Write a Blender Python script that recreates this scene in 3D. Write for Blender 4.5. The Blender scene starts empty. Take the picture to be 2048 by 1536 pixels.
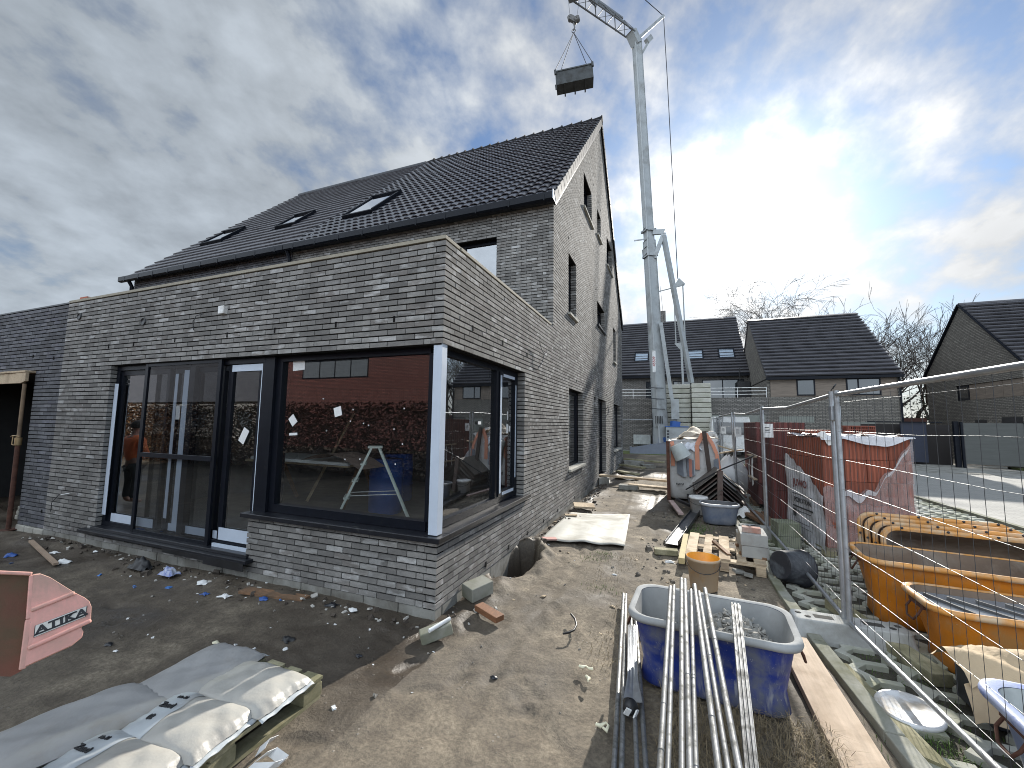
import bpy, math, random
import numpy as np
from mathutils import Vector, Matrix, Euler

random.seed(7)
SC = bpy.context.scene
COL = SC.collection
R = math.radians
PI = math.pi

# ------------------------------------------------------------------ camera
EYE = Vector((0, 0, 1.75))
YAW, PITCH, ROLL, FPX = R(21.2857), R(5.3568), R(0.7465), 816.1
_f = Vector((-math.sin(YAW) * math.cos(PITCH), math.cos(YAW) * math.cos(PITCH), math.sin(PITCH)))
_r = Vector((math.cos(YAW), math.sin(YAW), 0))
_u = _r.cross(_f)
C_R = _r * math.cos(ROLL) + _u * math.sin(ROLL)
C_U = -_r * math.sin(ROLL) + _u * math.cos(ROLL)
C_F = _f
cd = bpy.data.cameras.new('camera')
cam = bpy.data.objects.new('camera', cd)
COL.objects.link(cam)
cam.matrix_world = Matrix(((C_R.x, C_U.x, -C_F.x, EYE.x), (C_R.y, C_U.y, -C_F.y, EYE.y), (C_R.z, C_U.z, -C_F.z, EYE.z), (0, 0, 0, 1)))
cd.sensor_width = 36
cd.lens = FPX / 2048 * 36
cd.clip_start = 0.05
cd.clip_end = 3000
SC.camera = cam


def ray(px, py):
    return (C_R * ((px - 1024) / FPX) - C_U * ((py - 768) / FPX) + C_F)


def gp(px, py, z=0.0):          # a point of the photograph on a level plane
    d = ray(px, py)
    return EYE + d * ((z - EYE.z) / d.z)


# ------------------------------------------------------------------ light
SUN_EL, SUN_AZ = R(25.3), R(9.5)
sdir = Vector((math.sin(SUN_AZ) * math.cos(SUN_EL), math.cos(SUN_AZ) * math.cos(SUN_EL), math.sin(SUN_EL)))
sl = bpy.data.lights.new('sun', 'SUN')
sl.energy = 4.5
sl.angle = R(0.6)
sl.color = (1.0, 0.95, 0.87)
so = bpy.data.objects.new('sun', sl)
so.rotation_euler = (-sdir).to_track_quat('-Z', 'Y').to_euler()
so.location = sdir * 60
COL.objects.link(so)
SC.view_settings.view_transform = 'Standard'
SC.view_settings.look = 'None'
SC.view_settings.exposure = 0.70
SC.view_settings.gamma = 1
SC.cycles.filter_width = 1.0
SC.cycles.max_bounces = 8
SC.cycles.transparent_max_bounces = 24
SC.cycles.caustics_reflective = False
SC.cycles.caustics_refractive = False
SC.cycles.sample_clamp_indirect = 4

W = bpy.data.worlds.new('World')
SC.world = W
W.use_nodes = True
nt = W.node_tree
nt.nodes.clear()


class NT:
    """small helper for wiring nodes"""

    def __init__(s, tree):
        s.t = tree

    def n(s, typ, **kw):
        nd = s.t.nodes.new(typ)
        for k, v in kw.items():
            if k.startswith('i_'):
                key = k[2:]
                nd.inputs[int(key) if key.isdigit() else key].default_value = v
            else:
                setattr(nd, k, v)
        return nd

    def l(s, a, b):
        s.t.links.new(a, b)

    def val(s, x, sock):
        if isinstance(x, (int, float, tuple)):
            sock.default_value = x
        else:
            s.l(x, sock)

    def math(s, op, a, b=0.0, clamp=False):
        nd = s.n('ShaderNodeMath', operation=op, use_clamp=clamp)
        s.val(a, nd.inputs[0])
        s.val(b, nd.inputs[1])
        return nd.outputs[0]

    def vec(s, op, a, b=(0, 0, 0)):
        nd = s.n('ShaderNodeVectorMath', operation=op)
        s.val(a, nd.inputs[0])
        if op == 'SCALE':
            s.val(b, nd.inputs[3])
        else:
            s.val(b, nd.inputs[1])
        return nd

    def noise(s, vec, scale=5.0, detail=4.0, rough=0.55, dist=0.0):
        nd = s.n('ShaderNodeTexNoise')
        if vec is not None:
            s.l(vec, nd.inputs['Vector'])
        nd.inputs['Scale'].default_value = scale
        nd.inputs['Detail'].default_value = detail
        nd.inputs['Roughness'].default_value = rough
        nd.inputs['Distortion'].default_value = dist
        return nd.outputs['Fac']

    def ramp(s, fac, stops):
        nd = s.n('ShaderNodeValToRGB')
        e = nd.color_ramp.elements
        while len(e) < len(stops):
            e.new(0.5)
        for i, (p, c) in enumerate(stops):
            e[i].position = p
            if not isinstance(c, tuple):
                c = (c, c, c)
            e[i].color = (*c, 1)
        s.val(fac, nd.inputs[0])
        return nd.outputs[0]

    def mix(s, fac, a, b, blend='MIX'):
        nd = s.n('ShaderNodeMix', data_type='RGBA', blend_type=blend)
        s.val(fac, nd.inputs[0])
        for x, k in ((a, 6), (b, 7)):
            if isinstance(x, tuple):
                nd.inputs[k].default_value = (*x[:3], 1)
            else:
                s.l(x, nd.inputs[k])
        return nd.outputs[2]


def build_world():
    k = NT(nt)
    sky = k.n('ShaderNodeTexSky', sky_type='NISHITA', sun_disc=False, sun_elevation=SUN_EL, sun_rotation=SUN_AZ,
              air_density=1.0, dust_density=0.6, ozone_density=2.0)
    bg1 = k.n('ShaderNodeBackground', i_Strength=0.085)
    k.l(k.mix(1.0, sky.outputs[0], (0.60, 0.76, 0.92), 'MULTIPLY'), bg1.inputs[0])
    D = k.n('ShaderNodeTexCoord').outputs['Generated']
    sep = k.n('ShaderNodeSeparateXYZ')
    k.l(D, sep.inputs[0])
    zc = k.math('ADD', k.math('MAXIMUM', sep.outputs[2], 0.0), 0.55)
    inv = k.math('DIVIDE', 1.0, zc)
    P = k.vec('SCALE', D, inv).outputs[0]
    mp = k.n('ShaderNodeMapping')
    k.l(P, mp.inputs[0])
    mp.inputs['Rotation'].default_value = (0, 0, R(-24))
    mp.inputs['Scale'].default_value = (1.15, 0.95, 1.0)
    mp.inputs['Location'].default_value = (SKYX, SKYY, 0.0)
    P2 = mp.outputs[0]
    big = k.noise(P2, 1.6, 3, 0.5)
    mid = k.noise(P2, 5.2, 7, 0.55, 0.15)
    fine = k.noise(P2, 12.0, 6, 0.55, 0.1)
    dens = k.math('ADD', k.math('MULTIPLY', mid, 0.55), k.math('MULTIPLY', fine, 0.45))
    dens = k.math('ADD', dens, k.math('MULTIPLY', k.math('SUBTRACT', big, 0.5), 0.55))
    side = k.math('MULTIPLY', sep.outputs[0], -0.13)     # a little denser in the west
    dens = k.math('ADD', dens, side)
    mask = k.ramp(dens, [(0.34, 0.10), (0.45, 0.55), (0.57, 0.97)])
    dt = k.vec('DOT_PRODUCT', D, tuple(sdir)).outputs['Value']
    dt = k.math('MAXIMUM', dt, 0.0)
    g1 = k.math('POWER', dt, 4.0)
    g2 = k.math('POWER', dt, 22.0)
    g3 = k.math('POWER', dt, 140.0)
    patch = k.ramp(k.math('ADD', k.math('MULTIPLY', mid, 0.5), k.math('MULTIPLY', big, 0.5)), [(0.36, 0.15), (0.50, 0.85), (0.62, 1.45)])
    g2 = k.math('MULTIPLY', g2, patch)
    # unseen clouds behind the camera, brightened to fill the shaded house front
    front = k.n('ShaderNodeMapRange', interpolation_type='SMOOTHSTEP')
    k.l(sep.outputs[1], front.inputs[0])
    front.inputs[1].default_value = 0.15
    front.inputs[2].default_value = -0.6
    front.inputs[3].default_value = 0.0
    front.inputs[4].default_value = 1.25
    glow = k.math('ADD', k.math('MULTIPLY', g1, 0.17), k.math('ADD', k.math('MULTIPLY', g2, 0.40), k.math('MULTIPLY', g3, 0.7)))
    body = k.ramp(k.noise(P2, 1.3, 3, 0.5), [(0.32, 1.12), (0.52, 0.95), (0.70, 0.66)])
    fl = k.ramp(k.math('ADD', k.math('MULTIPLY', fine, 0.45), k.math('MULTIPLY', mid, 0.55)), [(0.36, 0.70), (0.62, 1.16)])
    lum = k.math('MULTIPLY', k.math('ADD', k.math('ADD', 0.315, glow), front.outputs[0]), k.math('MULTIPLY', body, fl))
    lum = k.math('ADD', lum, k.math('MULTIPLY', k.math('ADD', k.math('MULTIPLY', g2, 0.05), g3), 0.35))
    tint = k.mix(k.math('MULTIPLY', g1, 1.3, True), (0.89, 1.0, 1.12), (0.98, 0.99, 0.995))
    ccol = k.vec('SCALE', tint, lum).outputs[0]
    bg2 = k.n('ShaderNodeBackground', i_Strength=1.0)
    k.l(ccol, bg2.inputs[0])
    # the veil in front of the sun is bright even where the cloud is thin
    veil = k.math('MULTIPLY', k.math('ADD', k.math('MULTIPLY', g2, 0.10), g3, True), 0.6, True)
    low = k.n('ShaderNodeMapRange', interpolation_type='SMOOTHSTEP')
    k.l(sep.outputs[2], low.inputs[0])
    low.inputs[1].default_value = 0.30
    low.inputs[2].default_value = 0.02
    low.inputs[3].default_value = 0.0
    low.inputs[4].default_value = 0.85
    mask = k.math('MAXIMUM', k.math('MAXIMUM', mask, veil), low.outputs[0])
    ms = k.n('ShaderNodeMixShader')
    k.l(mask, ms.inputs[0])
    k.l(bg1.outputs[0], ms.inputs[1])
    k.l(bg2.outputs[0], ms.inputs[2])
    out = k.n('ShaderNodeOutputWorld')
    k.l(ms.outputs[0], out.inputs[0])


SKYX, SKYY = 8.1, 6.6
build_world()

# ------------------------------------------------------------------ mesh builder
BASE = {}
XF = []         # crane only: scale factor about the camera that enlarges it and pushes it back


class MB:
    def __init__(s):
        s.v, s.f, s.s = [], [], []

    def add(s, vs, fs, sm=False):
        o = len(s.v)
        s.v.extend([tuple(p) for p in vs])
        s.f.extend([tuple(i + o for i in f) for f in fs])
        s.s.extend([sm] * len(fs))
        return s

    def hexa(s, p, back=True):      # 8 points: bottom 0-3, top 4-7
        fs = [(0, 3, 2, 1), (4, 5, 6, 7), (0, 1, 5, 4), (1, 2, 6, 5), (3, 0, 4, 7)]
        if back:
            fs.append((2, 3, 7, 6))
        return s.add(p, fs)

    def box(s, a, b, M=None):
        x0, y0, z0 = a
        x1, y1, z1 = b
        p = [(x0, y0, z0), (x1, y0, z0), (x1, y1, z0), (x0, y1, z0), (x0, y0, z1), (x1, y0, z1), (x1, y1, z1), (x0, y1, z1)]
        if M is not None:
            p = [M @ Vector(q) for q in p]
        return s.hexa(p)

    def cbox(s, c, d, rot=(0, 0, 0)):
        M = Matrix.Translation(c) @ Euler(rot).to_matrix().to_4x4()
        return s.box((-d[0] / 2, -d[1] / 2, -d[2] / 2), (d[0] / 2, d[1] / 2, d[2] / 2), M)

    def beam(s, p, q, w, h, up=(0, 0, 1)):
        p, q = Vector(p), Vector(q)
        d = (q - p)
        L = d.length
        d.normalize()
        x = d.cross(Vector(up))
        if x.length < 1e-4:
            x = Vector((1, 0, 0))
        x.normalize()
        z = x.cross(d)
        M = Matrix(((x.x, d.x, z.x, p.x), (x.y, d.y, z.y, p.y), (x.z, d.z, z.z, p.z), (0, 0, 0, 1)))
        return s.box((-w / 2, 0, -h / 2), (w / 2, L, h / 2), M)

    def tube(s, pts, r, n=8, cap=True, closed=False):
        pts = [Vector(p) for p in pts]
        m = len(pts)
        rs = r if isinstance(r, (list, tuple)) else [r] * m
        vs = []
        up = None
        for i, p in enumerate(pts):
            a = pts[(i - 1) % m] if (i > 0 or closed) else p
            b = pts[(i + 1) % m] if (i < m - 1 or closed) else p
            t = (b - a).normalized()
            if up is None:
                up = Vector((0, 0, 1)) if abs(t.z) < 0.9 else Vector((1, 0, 0))
            x = t.cross(up)
            if x.length < 1e-5:
                x = t.orthogonal()
            x.normalize()
            y = x.cross(t).normalized()
            up = y
            for j in range(n):
                an = 2 * PI * j / n
                vs.append(p + (x * math.cos(an) + y * math.sin(an)) * rs[i])
        fs = []
        for i in range(m if closed else m - 1):
            k = (i + 1) % m
            for j in range(n):
                j2 = (j + 1) % n
                fs.append((i * n + j, i * n + j2, k * n + j2, k * n + j))
        s.add(vs, fs, n > 5)
        if cap and not closed:
            s.add(vs[:n], [tuple(range(n))])
            s.add(vs[-n:], [tuple(reversed(range(n)))])
        return s

    def loft(s, loops, cap0=True, cap1=True, sm=True, M=None):
        n = len(loops[0])
        vs = [Vector(p) for lp in loops for p in lp]
        if M is not None:
            vs = [M @ p for p in vs]
        fs = []
        for i in range(len(loops) - 1):
            for j in range(n):
                j2 = (j + 1) % n
                fs.append((i * n + j, i * n + j2, (i + 1) * n + j2, (i + 1) * n + j))
        s.add(vs, fs, sm)
        if cap0:
            s.add(vs[:n], [tuple(reversed(range(n)))])
        if cap1:
            s.add(vs[-n:], [tuple(range(n))])
        return s

    def lathe(s, prof, n=28, M=None, sm=True, cap0=True, cap1=False):
        lp = [[(r * math.cos(2 * PI * j / n), r * math.sin(2 * PI * j / n), z) for j in range(n)] for r, z in prof]
        return s.loft(lp, cap0, cap1, sm, M)

    def prism(s, poly, d, M=None):  # outline in local XY pulled along local Z
        return s.loft([[(x, y, 0) for x, y in poly], [(x, y, d) for x, y in poly]], True, True, False, M)

    def grid(s, nu, nv, fn, sm=True):
        vs = [fn(i / nu, j / nv) for j in range(nv + 1) for i in range(nu + 1)]
        w = nu + 1
        fs = [(j * w + i, j * w + i + 1, (j + 1) * w + i + 1, (j + 1) * w + i) for j in range(nv) for i in range(nu)]
        return s.add(vs, fs, sm)

    def quad(s, *p):
        return s.add(p, [(0, 1, 2, 3)])

    def build_each(s, name, mat, parent, bevel=0):
        """every box of this builder becomes a part of its own"""
        for i in range(0, len(s.v), 8):
            q = MB()
            q.hexa(s.v[i:i + 8])
            q.build(name, mat, parent, bevel=bevel)

    def build(s, name, mat, parent=None, label=None, cat=None, group=None, kind=None, bevel=0, plabel=None):
        if XF:
            s.v = [EYE + (Vector(p) - EYE) * XF[0] for p in s.v]
        vs = np.array(s.v, dtype=np.float64).reshape(-1, 3)
        me = bpy.data.meshes.new(name)
        o = bpy.data.objects.new(name, me)
        if parent is not None:
            b = BASE.get(parent.name)
            if b is not None:
                vs = vs - np.array(b)
                BASE[o.name] = b
        elif kind != 'structure' and len(vs):
            b = np.array([(vs[:, 0].min() + vs[:, 0].max()) / 2, (vs[:, 1].min() + vs[:, 1].max()) / 2, vs[:, 2].min()])
            vs = vs - b
            o.location = b
            BASE[o.name] = tuple(b)
        me.from_pydata(vs.tolist(), [], s.f)
        me.polygons.foreach_set('use_smooth', s.s)
        if mat is not None:
            me.materials.append(mat)
        me.update()
        COL.objects.link(o)
        if parent is not None:
            o.parent = parent
        if bevel:
            bm = o.modifiers.new('bevel', 'BEVEL')
            bm.width = bevel
            bm.segments = 2
            bm.limit_method = 'ANGLE'
            bm.angle_limit = R(40)
        tag(o, label, cat, group, kind)
        if plabel:
            o['label'] = plabel
        return o


def tag(o, label=None, cat=None, group=None, kind=None):
    if label:
        o['label'] = label
    if cat:
        o['category'] = cat
    if group:
        o['group'] = group
    if kind:
        o['kind'] = kind


def thing(name, label, cat, loc=(0, 0, 0), rz=0.0, group=None, world=False):
    """an Empty at the base of a thing; world=True: its parts are given in world coordinates"""
    o = bpy.data.objects.new(name, None)
    COL.objects.link(o)
    if XF and world:
        loc = tuple(EYE + (Vector(loc) - EYE) * XF[0])
    o.location = loc
    o.rotation_euler = (0, 0, rz)
    o.empty_display_size = 0.1
    tag(o, label, cat, group)
    if world:
        BASE[o.name] = tuple(loc)
    return o


def copy_tree(o, loc=None, rot=None, label=None, parent=None):
    c = o.copy()
    COL.objects.link(c)
    if parent is not None:
        c.parent = parent
    if loc is not None:
        c.location = loc
    if rot is not None:
        c.rotation_euler = rot
    if label:
        c['label'] = label
    for ch in list(o.children):
        copy_tree(ch, parent=c)
    return c


def text_part(name, txt, size, M, mat, parent, shear=0.0, bold=0.0, depth=0.001, sx=1.0, space=1.0):
    cu = bpy.data.curves.new(name, 'FONT')
    cu.body = txt
    cu.size = size
    cu.shear = shear
    cu.offset = bold
    cu.extrude = depth
    cu.align_x = 'CENTER'
    cu.align_y = 'CENTER'
    cu.space_character = space
    t = bpy.data.objects.new(name + '_curve', cu)
    COL.objects.link(t)
    dg = bpy.context.evaluated_depsgraph_get()
    me = bpy.data.meshes.new_from_object(t.evaluated_get(dg))
    bpy.data.objects.remove(t)
    M2 = M @ Matrix.Diagonal((sx, 1, 1, 1))
    me.transform(M2)
    if XF:
        me.transform(Matrix.Translation(EYE) @ Matrix.Scale(XF[0], 4) @ Matrix.Translation(-EYE))
    if parent is not None:
        b = BASE.get(parent.name)
        if b is not None:
            me.transform(Matrix.Translation(-Vector(b)))
    me.materials.clear()
    me.materials.append(mat)
    o = bpy.data.objects.new(name, me)
    COL.objects.link(o)
    o.parent = parent
    if parent.name in BASE:
        BASE[o.name] = BASE[parent.name]
    return o


def frame_M(o, x, y):
    """matrix with given origin and local X / Y directions"""
    x = Vector(x).normalized()
    y = Vector(y)
    z = x.cross(y).normalized()
    y = z.cross(x)
    return Matrix(((x.x, y.x, z.x, o[0]), (x.y, y.y, z.y, o[1]), (x.z, y.z, z.z, o[2]), (0, 0, 0, 1)))


# ------------------------------------------------------------------ materials
def newmat(name):
    m = bpy.data.materials.new(name)
    m.use_nodes = True
    m.node_tree.nodes.clear()
    k = NT(m.node_tree)
    out = k.n('ShaderNodeOutputMaterial')
    bs = k.n('ShaderNodeBsdfPrincipled')
    k.l(bs.outputs[0], out.inputs[0])
    return m, k, bs, out


def ocoord(k):
    tc = k.n('ShaderNodeTexCoord').outputs['Object']
    oi = k.n('ShaderNodeObjectInfo').outputs['Random']
    return k.vec('ADD', tc, k.vec('SCALE', (13.7, 7.9, 5.3), oi).outputs[0]).outputs[0]


def bump(k, bs, h, strength=0.3, dist=0.01):
    b = k.n('ShaderNodeBump', i_Strength=strength, i_Distance=dist)
    k.l(h, b.inputs['Height'])
    k.l(b.outputs[0], bs.inputs['Normal'])


def sc3(c, f):
    return tuple(min(1.0, x * f) for x in c)


def mat(name, col, rough=0.65, metal=0.0, var=0.25, scale=5.0, bs_=0.25, bscale=60.0, dirt=None, damt=0.5, dscale=3.0,
        stretch=None, spec=0.5, bdist=0.004, streak=None):
    m, k, b, _ = newmat(name)
    co = ocoord(k)
    if stretch:
        mp = k.n('ShaderNodeMapping')
        k.l(co, mp.inputs[0])
        mp.inputs['Scale'].default_value = stretch
        co2 = mp.outputs[0]
    else:
        co2 = co
    n1 = k.noise(co2, scale, 6, 0.6)
    c = k.mix(k.ramp(n1, [(0.28, 0.0), (0.72, 1.0)]), sc3(col, 1 - var), sc3(col, 1 + var))
    if dirt:
        n2 = k.noise(co, dscale, 8, 0.65, 0.3)
        lo = 0.75 - damt * 0.55
        f = k.ramp(n2, [(lo - 0.08, 0.0), (lo + 0.12, 0.85)])
        c = k.mix(f, c, dirt)
        b.inputs['Roughness'].default_value = rough
        rr = k.math('ADD', k.math('MULTIPLY', f, 0.3), rough, True)
        k.l(rr, b.inputs['Roughness'])
    else:
        rr = k.math('ADD', k.math('MULTIPLY', n1, 0.25), rough - 0.12, True)
        k.l(rr, b.inputs['Roughness'])
    if streak:      # runs and scrapes down the sides
        m2 = k.n('ShaderNodeMapping')
        k.l(co, m2.inputs[0])
        m2.inputs['Scale'].default_value = (17, 17, 1.6)
        f2 = k.math('MULTIPLY', k.ramp(k.noise(m2.outputs[0], 1.0, 6, 0.65, 0.4), [(0.54, 0.0), (0.66, 0.8)]), k.ramp(k.noise(co, 3.0, 4, 0.6), [(0.4, 0.0), (0.6, 1.0)]))
        c = k.mix(f2, c, streak)
        f3 = k.ramp(k.noise(co, 34, 5, 0.7, 1.5), [(0.63, 0.0), (0.68, 0.75)])
        c = k.mix(f3, c, streak)
    k.l(c, b.inputs['Base Color'])
    b.inputs['Metallic'].default_value = metal
    b.inputs['Specular IOR Level'].default_value = spec
    if bs_:
        bump(k, b, k.noise(co2, bscale, 5, 0.6), bs_, bdist)
    return m


def brick_mat(name, c0, c1, white=0.0, pink=(0.26, 0.23, 0.205)):
    m, k, b, _ = newmat(name)
    r = k.n('ShaderNodeNewGeometry').outputs['Random Per Island']
    tc = k.n('ShaderNodeTexCoord').outputs['Object']
    wn = k.n('ShaderNodeTexWhiteNoise', noise_dimensions='1D')
    k.l(k.math('MULTIPLY', r, 971.0), wn.inputs['W'])
    r2 = wn.outputs['Value']
    base = k.mix(k.ramp(r, [(0.05, 0.0), (0.95, 1.0)]), c0, c1)
    base = k.mix(k.math('MULTIPLY', k.math('GREATER_THAN', r2, 0.86), 0.45), base, pink)
    mp = k.n('ShaderNodeMapping')
    k.l(tc, mp.inputs[0])
    mp.inputs['Scale'].default_value = (1, 1, 2.6)
    off = k.vec('SCALE', (31.0, 17.0, 11.0), r2).outputs[0]
    pc = k.vec('ADD', mp.outputs[0], off).outputs[0]
    n1 = k.noise(pc, 9, 6, 0.65, 0.6)
    base = k.mix(k.ramp(n1, [(0.3, 0.0), (0.7, 0.75)]), base, k.mix(0.55, base, (0.06, 0.06, 0.06)))
    n2 = k.noise(pc, 5.0, 4, 0.5, 0.15)
    big = k.noise(tc, 0.7, 2, 0.5)
    wm = k.math('MULTIPLY', k.ramp(n2, [(0.48, 0.0), (0.64, 0.9)]),
                k.ramp(k.math('ADD', r2, k.math('MULTIPLY', k.math('SUBTRACT', big, 0.5), 0.6)), [(0.50, 0.0), (0.85, 1.0)]))
    base = k.mix(k.math('MULTIPLY', wm, white), base, (0.62, 0.615, 0.595))
    fine = k.noise(pc, 70, 4, 0.7)
    # faint vertical runs and batch changes over many courses
    rn = k.n('ShaderNodeMapping')
    k.l(tc, rn.inputs[0])
    rn.inputs['Scale'].default_value = (1.6, 1.6, 0.35)
    base = k.mix(k.ramp(k.noise(rn.outputs[0], 1.0, 6, 0.6, 0.3), [(0.40, 0.0), (0.62, 0.30)]), base, (0.07, 0.066, 0.062))
    base = k.mix(k.ramp(fine, [(0.35, 0.25), (0.6, 0.0)]), base, (0.05, 0.05, 0.05))
    k.l(base, b.inputs['Base Color'])
    b.inputs['Roughness'].default_value = 0.9
    b.inputs['Specular IOR Level'].default_value = 0.25
    h = k.math('ADD', k.noise(pc, 16, 5, 0.65, 1.0), k.math('MULTIPLY', fine, 0.35))
    bump(k, b, h, 0.3, 0.005)
    return m


def wall_tex_mat(name, c0, c1, mortar, bw=0.22, bh=0.065, ms=0.012):
    m, k, b, _ = newmat(name)
    tc = k.n('ShaderNodeTexCoord').outputs['Object']
    sp = k.n('ShaderNodeSeparateXYZ')
    k.l(tc, sp.inputs[0])
    cb = k.n('ShaderNodeCombineXYZ')
    k.l(k.math('ADD', sp.outputs[0], sp.outputs[1]), cb.inputs[0])
    k.l(sp.outputs[2], cb.inputs[1])
    br = k.n('ShaderNodeTexBrick')
    k.l(cb.outputs[0], br.inputs['Vector'])
    br.inputs['Color1'].default_value = (*c0, 1)
    br.inputs['Color2'].default_value = (*c1, 1)
    br.inputs['Mortar'].default_value = (*mortar, 1)
    br.inputs['Scale'].default_value = 1
    br.inputs['Mortar Size'].default_value = ms
    br.inputs['Brick Width'].default_value = bw
    br.inputs['Row Height'].default_value = bh
    n = k.noise(tc, 1.3, 6, 0.65)
    col = k.mix(k.ramp(n, [(0.3, 0.0), (0.75, 0.5)]), br.outputs['Color'], sc3(c0, 0.45))
    n2 = k.noise(tc, 22, 3, 0.6)
    col = k.mix(k.ramp(n2, [(0.58, 0.0), (0.72, 0.35)]), col, sc3(c1, 1.8))
    k.l(col, b.inputs['Base Color'])
    b.inputs['Roughness'].default_value = 0.9
    bump(k, b, k.math('SUBTRACT', k.math('MULTIPLY', n2, 0.4), br.outputs['Fac']), 0.6, 0.012)
    return m


def glass_mat(name, tint=(0.86, 0.9, 0.89), base=0.10, dirty=0.0):
    m = bpy.data.materials.new(name)
    m.use_nodes = True
    m.node_tree.nodes.clear()
    k = NT(m.node_tree)
    out = k.n('ShaderNodeOutputMaterial')
    tr = k.n('ShaderNodeBsdfTransparent')
    tr.inputs[0].default_value = (*tint, 1)
    gl = k.n('ShaderNodeBsdfGlossy')
    gl.inputs[0].default_value = (0.95, 0.97, 1, 1)
    gl.inputs['Roughness'].default_value = 0.0
    lw = k.n('ShaderNodeLayerWeight', i_Blend=0.5)
    fac = k.math('ADD', base, k.math('MULTIPLY', k.math('POWER', lw.outputs['Facing'], 3.2), 0.85), True)
    ms = k.n('ShaderNodeMixShader')
    k.l(fac, ms.inputs[0])
    k.l(tr.outputs[0], ms.inputs[1])
    k.l(gl.outputs[0], ms.inputs[2])
    last = ms.outputs[0]
    if dirty:
        tc = k.n('ShaderNodeTexCoord').outputs['Object']
        df = k.n('ShaderNodeBsdfDiffuse')
        df.inputs[0].default_value = (0.5, 0.47, 0.42, 1)
        sp = k.noise(tc, 90, 2, 0.5)
        lo = k.noise(tc, 2.2, 5, 0.6)
        f = k.math('ADD', k.math('MULTIPLY', k.math('MULTIPLY', k.ramp(sp, [(0.68, 0.0), (0.72, 1.0)]), k.ramp(lo, [(0.5, 0.0), (0.62, 1.0)])), dirty * 2.0),
                   k.math('MULTIPLY', lo, dirty * 0.10), True)
        m2 = k.n('ShaderNodeMixShader')
        k.l(f, m2.inputs[0])
        k.l(last, m2.inputs[1])
        k.l(df.outputs[0], m2.inputs[2])
        last = m2.outputs[0]
    k.l(last, out.inputs[0])
    return m


def film_mat(name, col, alpha, rough=0.3, scale=9.0, print_=None):
    """thin plastic sheeting, partly see-through"""
    m, k, b, out = newmat(name)
    co = ocoord(k)
    n = k.noise(co, scale, 6, 0.65, 1.0)
    b.inputs['Base Color'].default_value = (*col, 1)
    b.inputs['Roughness'].default_value = rough
    tr = k.n('ShaderNodeBsdfTransparent')
    ms = k.n('ShaderNodeMixShader')
    k.l(k.ramp(n, [(0.3, max(0.0, alpha - 0.15)), (0.7, min(1.0, alpha + 0.2))]), ms.inputs[0])
    k.l(tr.outputs[0], ms.inputs[1])
    k.l(b.outputs[0], ms.inputs[2])
    k.l(ms.outputs[0], out.inputs[0])
    bump(k, b, n, 0.5, 0.02)
    return m


BRICK = brick_mat('grey_brick', (0.19, 0.180, 0.167), (0.365, 0.35, 0.325), 0.75)
BRICKD = brick_mat('slate_brick', (0.098, 0.099, 0.108), (0.19, 0.193, 0.21), 0.2, (0.13, 0.13, 0.17))
MORTAR = mat('dark_joint', (0.012, 0.0115, 0.011), 1.0, var=0.3, bs_=0.4, spec=0.1)
ANTH = mat('anthracite_paint', (0.007, 0.0085, 0.013), 0.42, var=0.2, bs_=0.05, dirt=(0.03, 0.03, 0.03), damt=0.1, dscale=9, spec=0.15)
STONE = mat('bluestone', (0.010, 0.011, 0.015), 0.33, var=0.3, bs_=0.1, dirt=(0.09, 0.085, 0.075), damt=0.12, dscale=7)
TAPEW = mat('white_film', (0.50, 0.56, 0.64), 0.4, var=0.06, bs_=0.15, bscale=8, bdist=0.01)
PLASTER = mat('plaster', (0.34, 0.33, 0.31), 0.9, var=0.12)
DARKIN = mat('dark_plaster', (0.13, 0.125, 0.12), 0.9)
BLACK = mat('black_plastic', (0.012, 0.012, 0.013), 0.45, var=0.3, bs_=0.1)
GLASS = glass_mat('window_glass', (0.92, 0.95, 0.94), 0.15, 0.05)
GLASS2 = glass_mat('clean_glass', (0.55, 0.6, 0.62), 0.24)
CONC = mat('concrete', (0.26, 0.255, 0.23), 0.9, var=0.2, scale=4, bs_=0.4, dirt=(0.12, 0.11, 0.09), damt=0.45, dscale=2.5)
CONCG = mat('mossy_concrete', (0.30, 0.295, 0.25), 0.92, var=0.2, scale=3, bs_=0.35, dirt=(0.15, 0.15, 0.09), damt=0.5, dscale=1.8)
ASHLAR = mat('smooth_block', (0.40, 0.385, 0.335), 0.9, var=0.1, scale=6, bs_=0.25, dirt=(0.2, 0.19, 0.16), damt=0.35)
GALV = mat('galvanised_steel', (0.42, 0.44, 0.46), 0.45, 0.8, var=0.18, scale=14, bs_=0.06, dirt=(0.3, 0.29, 0.28), damt=0.3)
ALU = mat('aluminium', (0.32, 0.325, 0.325), 0.48, 0.8, var=0.2, scale=5, bs_=0.06, dirt=(0.16, 0.155, 0.14), damt=0.40, dscale=18)
RUST = mat('rusty_steel', (0.10, 0.045, 0.03), 0.85, 0.2, var=0.5, scale=12, bs_=0.4)
BROWNSTEEL = mat('primed_steel', (0.075, 0.042, 0.033), 0.7, 0.0, var=0.4, scale=5, bs_=0.2, dirt=(0.16, 0.14, 0.12), damt=0.4)
WOODP = mat('pale_timber', (0.50, 0.39, 0.26), 0.85, var=0.22, scale=3, stretch=(18, 1.2, 18), bs_=0.3, dirt=(0.27, 0.2, 0.14), damt=0.4)
WOODG = mat('weathered_timber', (0.34, 0.31, 0.2), 0.9, var=0.3, scale=3, stretch=(14, 1.5, 14), bs_=0.35, dirt=(0.16, 0.15, 0.08), damt=0.5)
WOODB = mat('brown_timber', (0.21, 0.115, 0.06), 0.8, var=0.3, scale=4, stretch=(3, 14, 14), bs_=0.3, dirt=(0.12, 0.08, 0.05), damt=0.4)
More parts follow.
